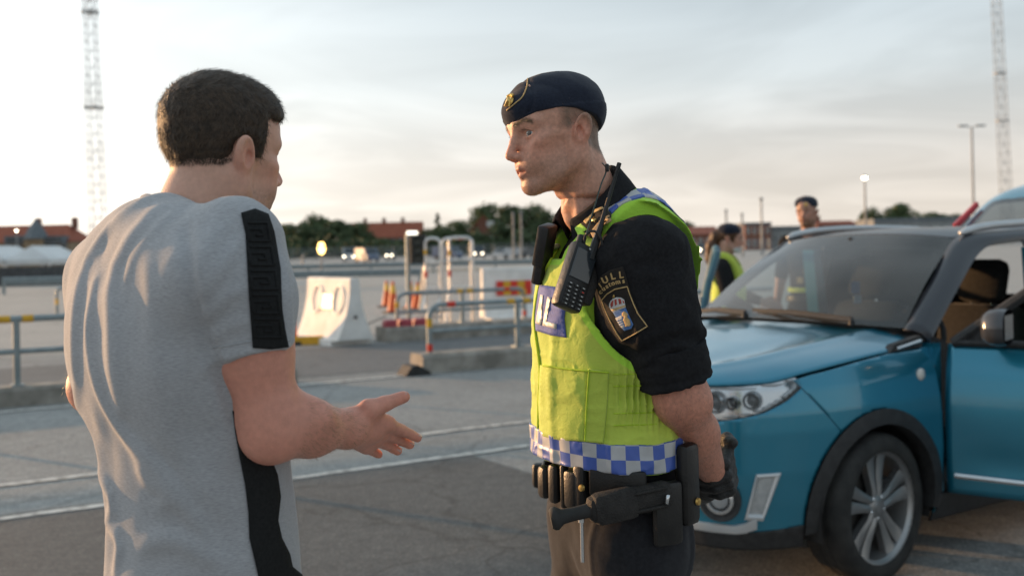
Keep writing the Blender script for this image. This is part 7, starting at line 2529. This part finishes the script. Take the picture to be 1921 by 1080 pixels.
# ------------------------------------------------------------------ gloves
def hand_glove(p, wrist, palm, fwd, upv, curl, k=1.0, thumb=True, spread=.0):
    """gloved hand: palm box and four curled fingers; fwd along the fingers, upv = back of the hand"""
    wrist, palm = np.array(wrist), np.array(palm)
    f_ = np.array(fwd, float); f_ /= np.linalg.norm(f_)
    u_ = np.array(upv, float); u_ -= f_ * u_.dot(f_); u_ /= np.linalg.norm(u_)
    s_ = np.cross(u_, f_)
    R = np.stack([f_, s_, u_], 1)
    d = rbox(p, tuple(palm), (.045 * k, .041 * k, .016 * k), .014 * k, R)
    d = smin(d, rc(p, tuple(wrist), tuple(palm - f_ * .03 * k), .030 * k, .032 * k), .02)
    for i in range(4):
        o = (i - 1.5) * .0215 * k * (1 + spread)
        L_ = [.040, .046, .043, .034][i] * k
        a = palm + f_ * .040 * k + s_ * o
        ang = 0.0; pts = [a]
        for seg, c in zip((1, .72, .55), curl):
            ang += c
            a = a + (f_ * math.cos(ang) - u_ * math.sin(ang)) * L_ * seg
            pts.append(a)
        d = smin(d, chain(p, [tuple(x) for x in pts], [.0125 * k, .0118 * k, .011 * k, .010 * k], .004), .006)
    if thumb:
        a = palm - f_ * .02 * k + s_ * .036 * k
        pts = [a, a + (f_ * .5 + s_ * .6 - u_ * .5) * .04 * k, a + (f_ * .9 + s_ * .45 - u_ * 1.1) * .052 * k]
        d = smin(d, chain(p, [tuple(x) for x in pts], [.015 * k, .013 * k, .011 * k], .006), .012)
    return d
M_GLV = pmat('black_glove_leather', (.012, .012, .0125), (.022, .022, .023), 60, .55, bump=.35, bscale=260)
lp = wv(1318, 908, 2.275)
def glove_l(p):
    d = hand_glove(p, A_W, lp, (-.25, .85, -.30), (.75, .15, -.35), (.5, .8, .5))
    d = smin(d, rc(p, tuple(np.array(A_W) + (np.array(lp) - np.array(A_W)) * .18), lp, .034, .036), .012)
    return d + .0015 * vnoise(p, 60)
lo_g, hi_g = np.array(wv(1318, 908, 2.275)) - .15, np.array(wv(1318, 908, 2.275)) + .15
sculpt('glove', glove_l, lo_g, hi_g, .003, M_GLV, off)
rp = wv(1349, 858, 2.262)
def glove_r(p):
    d = hand_glove(p, tuple(np.array(rp) + np.array([-.02, .09, .0])), rp, (.35, -.75, -.25), (.92, .25, .30), (.75, 1.0, .7), 1.0, False, .12)
    d = smin(d, rc(p, tuple(np.array(rp) + np.array([-.02, .09, .0])), tuple(np.array(rp) + np.array([-.01, .04, 0])), .032, .034), .012)
    # thumb over the wrist, on top
    a = np.array(rp)
    d = smin(d, chain(p, [tuple(a + np.array([-.005, .01, .030])), tuple(a + np.array([.012, -.025, .044])), tuple(a + np.array([.018, -.055, .040]))], [.015, .0135, .0115], .006), .01)
    return d + .0015 * vnoise(p, 60)
sculpt('glove', glove_r, np.array(rp) - .16, np.array(rp) + .17, .003, M_GLV, off)

# ------------------------------------------------------------------ radio clipped to the vest
RH_, _ok = field_hit(lambda p: np.minimum(of_vest(p), of_shirt(p)), org_, px_ray([(1079, 520), (1066, 560), (1095, 500)]), 1.2, 3.0, 0.0)
RDZ = float(min(RH_[:, 1])) - .066 - 1.93
print('radio moved', RDZ)
rd = thing('portable_radio', 'black handheld radio with keypad and aerial clipped to the yellow vest', 'radio', wv(1079, 520, 1.93 + RDZ))
ro = Vector(rd.location)
ru = (W(1097, 466, 1.945 + RDZ) - W(1063, 572, 1.915 + RDZ)).normalized()
rr_ = (W(1118, 478, 1.955 + RDZ) - W(1076, 456, 1.935 + RDZ)); rr_ = (rr_ - ru * rr_.dot(ru)).normalized()
rn = rr_.cross(ru).normalized()
if rn.y > 0: rn = -rn
rx = ru.cross(rn).normalized()
if rx.x < 0: rx = -rx
RM = Matrix((rx, rn, ru)).transposed()
Rp = lambda a, n_, u_: rx * a + rn * n_ + ru * u_
M_RAD = pmat('black_radio_plastic', (.012, .012, .013), (.018, .018, .019), 40, .45, bump=.1)
b = MB(); b.bbox((0, 0, 0), (.056, .032, .128), .009, M=RM); b.build('radio_case', M_RAD, rd, 40)
b = MB(); b.bbox(Rp(0, .0165, .022), (.043, .003, .058), .002, M=RM); scn = b.build('screen', pmat('radio_screen', (.022, .027, .032), (.030, .036, .042), 10, .12, coat=.6), rd)
for r_ in range(6):
    for c_ in range(3):
        b = MB(); b.bbox(Rp((c_ - 1) * .0145, .0172, -.018 - r_ * .0078), (.0105, .003, .0052), .001, M=RM); k_ = b.build('key', M_RUB, rd)
        b = MB(); b.box(Rp((c_ - 1) * .0145 + .0005 * r_ , .0190, -.018 - r_ * .0078), (.0045 - .001 * (c_ % 2), .0004, .0016), M=RM); b.build('key_mark', pmat('key_print', (.45, .45, .44), None, 9, .6) if not (r_ == 1 and c_ == 2) else M_RED, k_)
b = MB(); b.box(Rp(.008, .0164, .0565), (.014, .0004, .0032), M=RM); b.build('maker_mark', pmat('key_print', (.45, .45, .44), None, 9, .6), rd)
b = MB(); b.lathe([(.009, 0), (.009, .014), (.007, .016)], Rp(-.012, 0, .063), 14, RM @ Matrix(((1, 0, 0), (0, 0, 1), (0, 1, 0))) if False else Matrix((rx, rn, ru)).transposed()); b.build('knob', M_RAD, rd, 40)
a0 = W(1108, 486, 1.935 + RDZ) - ro; a1 = W(1162, 306, 1.97 + RDZ) - ro
ad = (a1 - a0).normalized()
b = MB(); b.tube([a0, a0 + (a1 - a0) * .18, a0 + (a1 - a0) * .4, a0 + (a1 - a0) * .94, a0 + (a1 - a0) * .95, a1], [.0085, .0075, .0045, .0034, .0044, .0042], 8); b.build('aerial', M_RAD, rd, 40)
b = MB(); b.bbox(Rp(.036, -.004, .012), (.022, .03, .105), .007, M=RM); b.build('holder', M_NYL, rd, 40)
cb = [W(1096, 462, 1.935 + RDZ) - ro, W(1098, 442, 1.93 + RDZ) - ro, W(1112, 433, 1.93 + RDZ) - ro, W(1126, 443, 1.93 + RDZ) - ro, W(1130, 470, 1.935 + RDZ) - ro, W(1122, 500, 1.95 + RDZ) - ro]
b = MB(); b.tube([Vector(v) for v in cr([tuple(k) for k in cb], 24)], .0026, 6); b.build('cable', M_RUB, rd, True)
# second radio on the far strap
r2 = thing('shoulder_camera', 'flat black body device on the far shoulder strap of the vest', 'radio', wv(1022, 460, 2.13))
o2_ = Vector(r2.location)
u2 = (W(1028, 425, 2.12) - W(1016, 500, 2.14)).normalized(); x2 = Vector((.8, -.4, 0)); x2 = (x2 - u2 * x2.dot(u2)).normalized(); n2_ = x2.cross(u2)
M2_ = Matrix((x2, n2_, u2)).transposed()
b = MB(); b.bbox((0, 0, 0), (.026, .05, .085), .006, M=M2_); b.build('device_case', M_RAD, r2, 40)
b = MB(); b.bbox(u2 * -.055, (.022, .04, .05), .006, M=M2_); b.build('device_clip', M_RAD, r2, 40)
# earpiece lead
ew = [W(1130, 306, 2.09), W(1137, 315, 2.06), W(1136, 326, 2.06), W(1128, 345, 2.04), W(1116, 385, 2.0), W(1106, 420, 1.98), W(1100, 440, 1.96)]
el = thing('earpiece', 'small earpiece with a thin lead behind the officer\'s neck', 'earpiece', tuple(ew[1]))
b = MB(); b.tube([Vector(v) - ew[1] for v in cr([tuple(k) for k in ew], 30)], .0016, 6); b.build('lead', pmat('clear_green_tube', (.03, .045, .035), None, 9, .3), el, True)
b = MB(); b.bbox(Vector((.002, 0, 0)), (.008, .008, .016), .003); b.build('clip', M_RAD, el, 40)
# ------------------------------------------------------------------ the two officers on the far side of the car
def far_person(label, pos, yaw, eye_z, head_yaw, head_pitch, skin, hair, vest_on, arms, hairline=None, beard=.4, long_hair=False):
    k = eye_z / 1.76
    F_ = np.array([math.cos(yaw), math.sin(yaw)]); L_ = np.array([-math.sin(yaw), math.cos(yaw)])
    O_ = np.array(pos, float)
    root = thing('person', label, 'person', (O_[0], O_[1], 0))
    def loc(p):
        d = p[:, :2] - O_.astype(f32)
        return np.stack([d @ F_.astype(f32), d @ L_.astype(f32), p[:, 2]], 1).astype(f32) / f32(k)
    def w(x, y, z):
        q = O_ + (F_ * x + L_ * y) * k
        return (q[0], q[1], z * k)
    H_ = Head(w(.03, 0, 1.76), head_yaw, head_pitch, .97 * (k ** .5), neck_to=w(-.02, 0, 1.54), neck_r=.058 if not long_hair else .050)
    def torso(p):
        q = loc(p); a = q.copy(); a[:, 1] = np.abs(a[:, 1])
        d = ell(q, (0, 0, 1.36), (.115, .175, .22))
        d = smin(d, ell(q, (0, 0, 1.12), (.112, .16, .24)), .08)
        d = smin(d, rc(a, (-.03, .03, 1.57), (-.02, .16, 1.51), .045, .058), .05)
        return d * f32(k)
    A = [[w(*j) for j in arm] for arm in arms]
    def body(p):
        d = smin(H_.field(p), torso(p) + .014, .02)
        for j in A:
            d = smin(d, chain(p, j, [.048, .045, .028][:len(j)], .02), .02)
            e, h_ = np.array(j[1]), np.array(j[-1])
            f_ = (h_ - e) / np.linalg.norm(h_ - e)
            d = smin(d, hand_glove(p, tuple(h_), tuple(h_ + f_ * .06), f_, (f_[1], -f_[0], .3), (.25, .35, .3), .92), .015)
        return d
    def col(p):
        c = H_.color(skin, hair, hairline, beard, hair, .7)(p)
        c[p[:, 2] < 1.5 * k] = np.array(skin) * np.array([1, .9, .88])
        return c
    lo_, hi_ = np.array([O_[0] - .6, O_[1] - .6, .80 * k]), np.array([O_[0] + .6, O_[1] + .6, 1.95 * k])
    hp = H_.pos
    zc = hp[2] - .135
    sculpt('body', [(body, (hp[0] - .15, hp[1] - .15, zc), (hp[0] + .15, hp[1] + .15, zc + .29), .004), (body, (O_[0] - .55, O_[1] - .55, zc - .0075 * 4 * 29), (O_[0] + .55, O_[1] + .55, zc - .001), .0075)], None, None, None, M_SKIN, root, col, bridge=True)
    H_.eyes(root, look=(1, 0, 0))
    def beret(p):
        q = H_.loc(p)
        d = ell(q, (-.012, 0, .050), (.104, .087, .064)); d = smin(d, ell(q, (-.02, -.01, .075), (.085, .080, .040)), .05)
        edge = np.interp(q[:, 0], [-.12, -.06, .03, .10], [-.005, .022, .036, .026]).astype(f32)
        return smax(d, edge - q[:, 2], .004) + .0015 * vnoise(q, 28)
    be = sculpt('beret', beret, hp - .16, hp + .18, .005, M_NAVY, root)
    bc = Vector(H_.world((.088, .022, .055)))
    b = MB(); b.lathe([(.001, .012), (.012, .010), (.018, 0)], bc, 10, Matrix((Vector(H_.R[:, 1]), Vector(H_.R[:, 2]), Vector(H_.R[:, 0]))).transposed()); attach(b.build('badge', M_GOLD, None, 40), be, True)
    def shirt(p):
        d = torso(p) + .004 * vnoise(p, 16)
        for j in A:
            j = [np.array(x) for x in j]
            e = j[0] + (j[1] - j[0]) * (1.0 if vest_on else .92)
            s = rc(p, tuple(j[0]), tuple(e), .066, .058)
            if vest_on: s = smin(s, rc(p, tuple(j[1]), tuple(j[1] + (j[-1] - j[1]) * .9), .057, .040), .02)
            d = smin(d, s, .04)
        nk = rc(p, tuple(H_.world((-.034, 0, -.05))), w(-.01, 0, 1.56), .062, .066)
        return smax(smax(d, -nk, .006), 1.04 * k - p[:, 2], .004)
    sculpt('shirt', shirt, lo_, hi_, .0085, M_SHIRT, root)
    def trousers(p):
        q = loc(p); a = q.copy(); a[:, 1] = np.abs(a[:, 1])
        d = ell(q, (-.01, 0, .98), (.118, .168, .15))
        d = smin(d, chain(a, [(0, .09, .95), (.01, .10, .5), (-.01, .105, .08)], [.098, .07, .06], .03), .05)
        return smax(smax(d * f32(k), p[:, 2] - 1.08 * k, .004), .05 - p[:, 2], .004)
    sculpt('trousers', trousers, (O_[0] - .3, O_[1] - .3, .03), (O_[0] + .3, O_[1] + .3, 1.12 * k), .012, M_TROU, root)
    def shoes(p):
        q = loc(p); a = q.copy(); a[:, 1] = np.abs(a[:, 1])
        return smax(rc(a, (-.02, .105, .055), (.16, .118, .045), .05, .045) * f32(k), .003 - p[:, 2], .004)
    sculpt('boots', shoes, (O_[0] - .4, O_[1] - .4, -.01), (O_[0] + .4, O_[1] + .4, .14), .012, M_TRIM, root)
    def beltf(p):
        q = loc(p); r = np.sqrt((q[:, 0] / .138) ** 2 + (q[:, 1] / .186) ** 2)
        return np.maximum(np.abs((r - 1) * .155) - .007, np.abs(q[:, 2] - 1.05) - .026)
    sculpt('belt', beltf, (O_[0] - .3, O_[1] - .3, .95 * k), (O_[0] + .3, O_[1] + .3, 1.12 * k), .007, M_LEA, root)
    if vest_on:
        def vest(p):
            q = loc(p); a = np.abs(q[:, 1])
            arm = np.minimum((1 - np.sqrt((q[:, 0] / .115) ** 2 + ((q[:, 2] - 1.47) / .155) ** 2)) * .12, a - .118)
            nk = np.minimum((1 - np.sqrt(((q[:, 0] - .02) / .115) ** 2 + (q[:, 1] / .07) ** 2)) * .08, q[:, 2] - 1.50)
            cut = np.maximum(np.maximum(arm, nk), 1.10 - q[:, 2])
            return smax(torso(p) - .03 + .004 * vnoise(p, 12), cut * f32(k), .004)
        sculpt('safety_vest', vest, lo_, hi_, .0075, M_VEST2, root)
    else:
        def band(p):
            q = loc(p)
            return np.maximum(np.abs(torso(p) - .012) - .006, np.abs(q[:, 2] - 1.12) - .022)
        sculpt('waist_band', band, lo_, hi_, .0075, M_VEST2, root)
        for sx, sz, nm in ((.03, 1.28, 'chest_badge'), (-.03, 1.20, 'chest_badge')):
            q = Vector(w(.118, sx, sz)); b = MB(); b.bbox(q, (.01, .05, .05), .004, yaw); attach(b.build(nm, M_GOLDT, None), root)
    if long_hair:
        def hairf(p):
            q = H_.loc(p); a = q.copy(); a[:, 1] = np.abs(a[:, 1])
            d = H_.skull(q) - .010
            d = smax(d, q[:, 0] - .045 - .4 * np.maximum(0, q[:, 2]), .012)
            d = smax(d, -.05 - q[:, 2], .02)
            tail = chain(q, [(-.07, 0, .03), (-.125, 0, .0), (-.150, .0, -.09), (-.150, .01, -.20), (-.130, .015, -.31)], [.045, .050, .052, .045, .020], .03)
            d = smin(d, tail, .03)
            return d * f32(H_.k) + .003 * vnoise(q * np.array([1, 1, .3], f32), 90)
        sculpt('hair', hairf, hp - np.array([.32, .32, .42]), hp + np.array([.32, .32, .18]), .006, pmat('auburn_hair', (.050, .022, .010), (.12, .052, .022), 60, .5, bump=.5, bscale=200, stretch=(1, 1, .2)), root, None, None, 0)
        mc = H_.world((.075, 0, -.100))
        def mask(p):
            q = H_.loc(p)
            return np.maximum(np.abs(H_._field(p) - .004) - .003, np.sqrt(((q[:, 0] - .085) / .07) ** 2 + (q[:, 1] / .075) ** 2 + ((q[:, 2] + .098) / .030) ** 2) * .03 - .03)
        sculpt('face_mask', mask, np.array(mc) - .1, np.array(mc) + .1, .004, pmat('white_mask_paper', (.62, .62, .62), None, 30, .8), root)
    return root
short_back = lambda a: np.clip((.02 - a[:, 0]) / .03, 0, 1) * np.clip((a[:, 2] + .03) / .02, 0, 1) * .5
pm_ = W(1511, 396, 8.8)
far_person('bearded officer in dark cap looking over the car roof', (pm_.x + .02, 8.8), rad(232), pm_.z, rad(238), rad(4), (.46, .25, .18), (.20, .10, .055), False,
           [[(-.02, .20, 1.50), (-.05, .26, 1.22), (.06, .25, 1.00)], [(-.02, -.20, 1.50), (-.06, -.27, 1.22), (.04, -.27, .99)]], short_back, .75)
pw_ = W(1378, 446, 8.6)
far_person('officer with long auburn hair, navy beret and yellow vest beside the open car door', (pw_.x - .06, 8.6), rad(-22), pw_.z, rad(-15), rad(8), (.50, .29, .22), (.06, .03, .015), True,
           [[(-.02, .18, 1.48), (.06, .24, 1.24), (.26, .18, 1.18)], [(-.02, -.18, 1.48), (.05, -.25, 1.22), (.24, -.20, 1.12)]], None, .0, True)
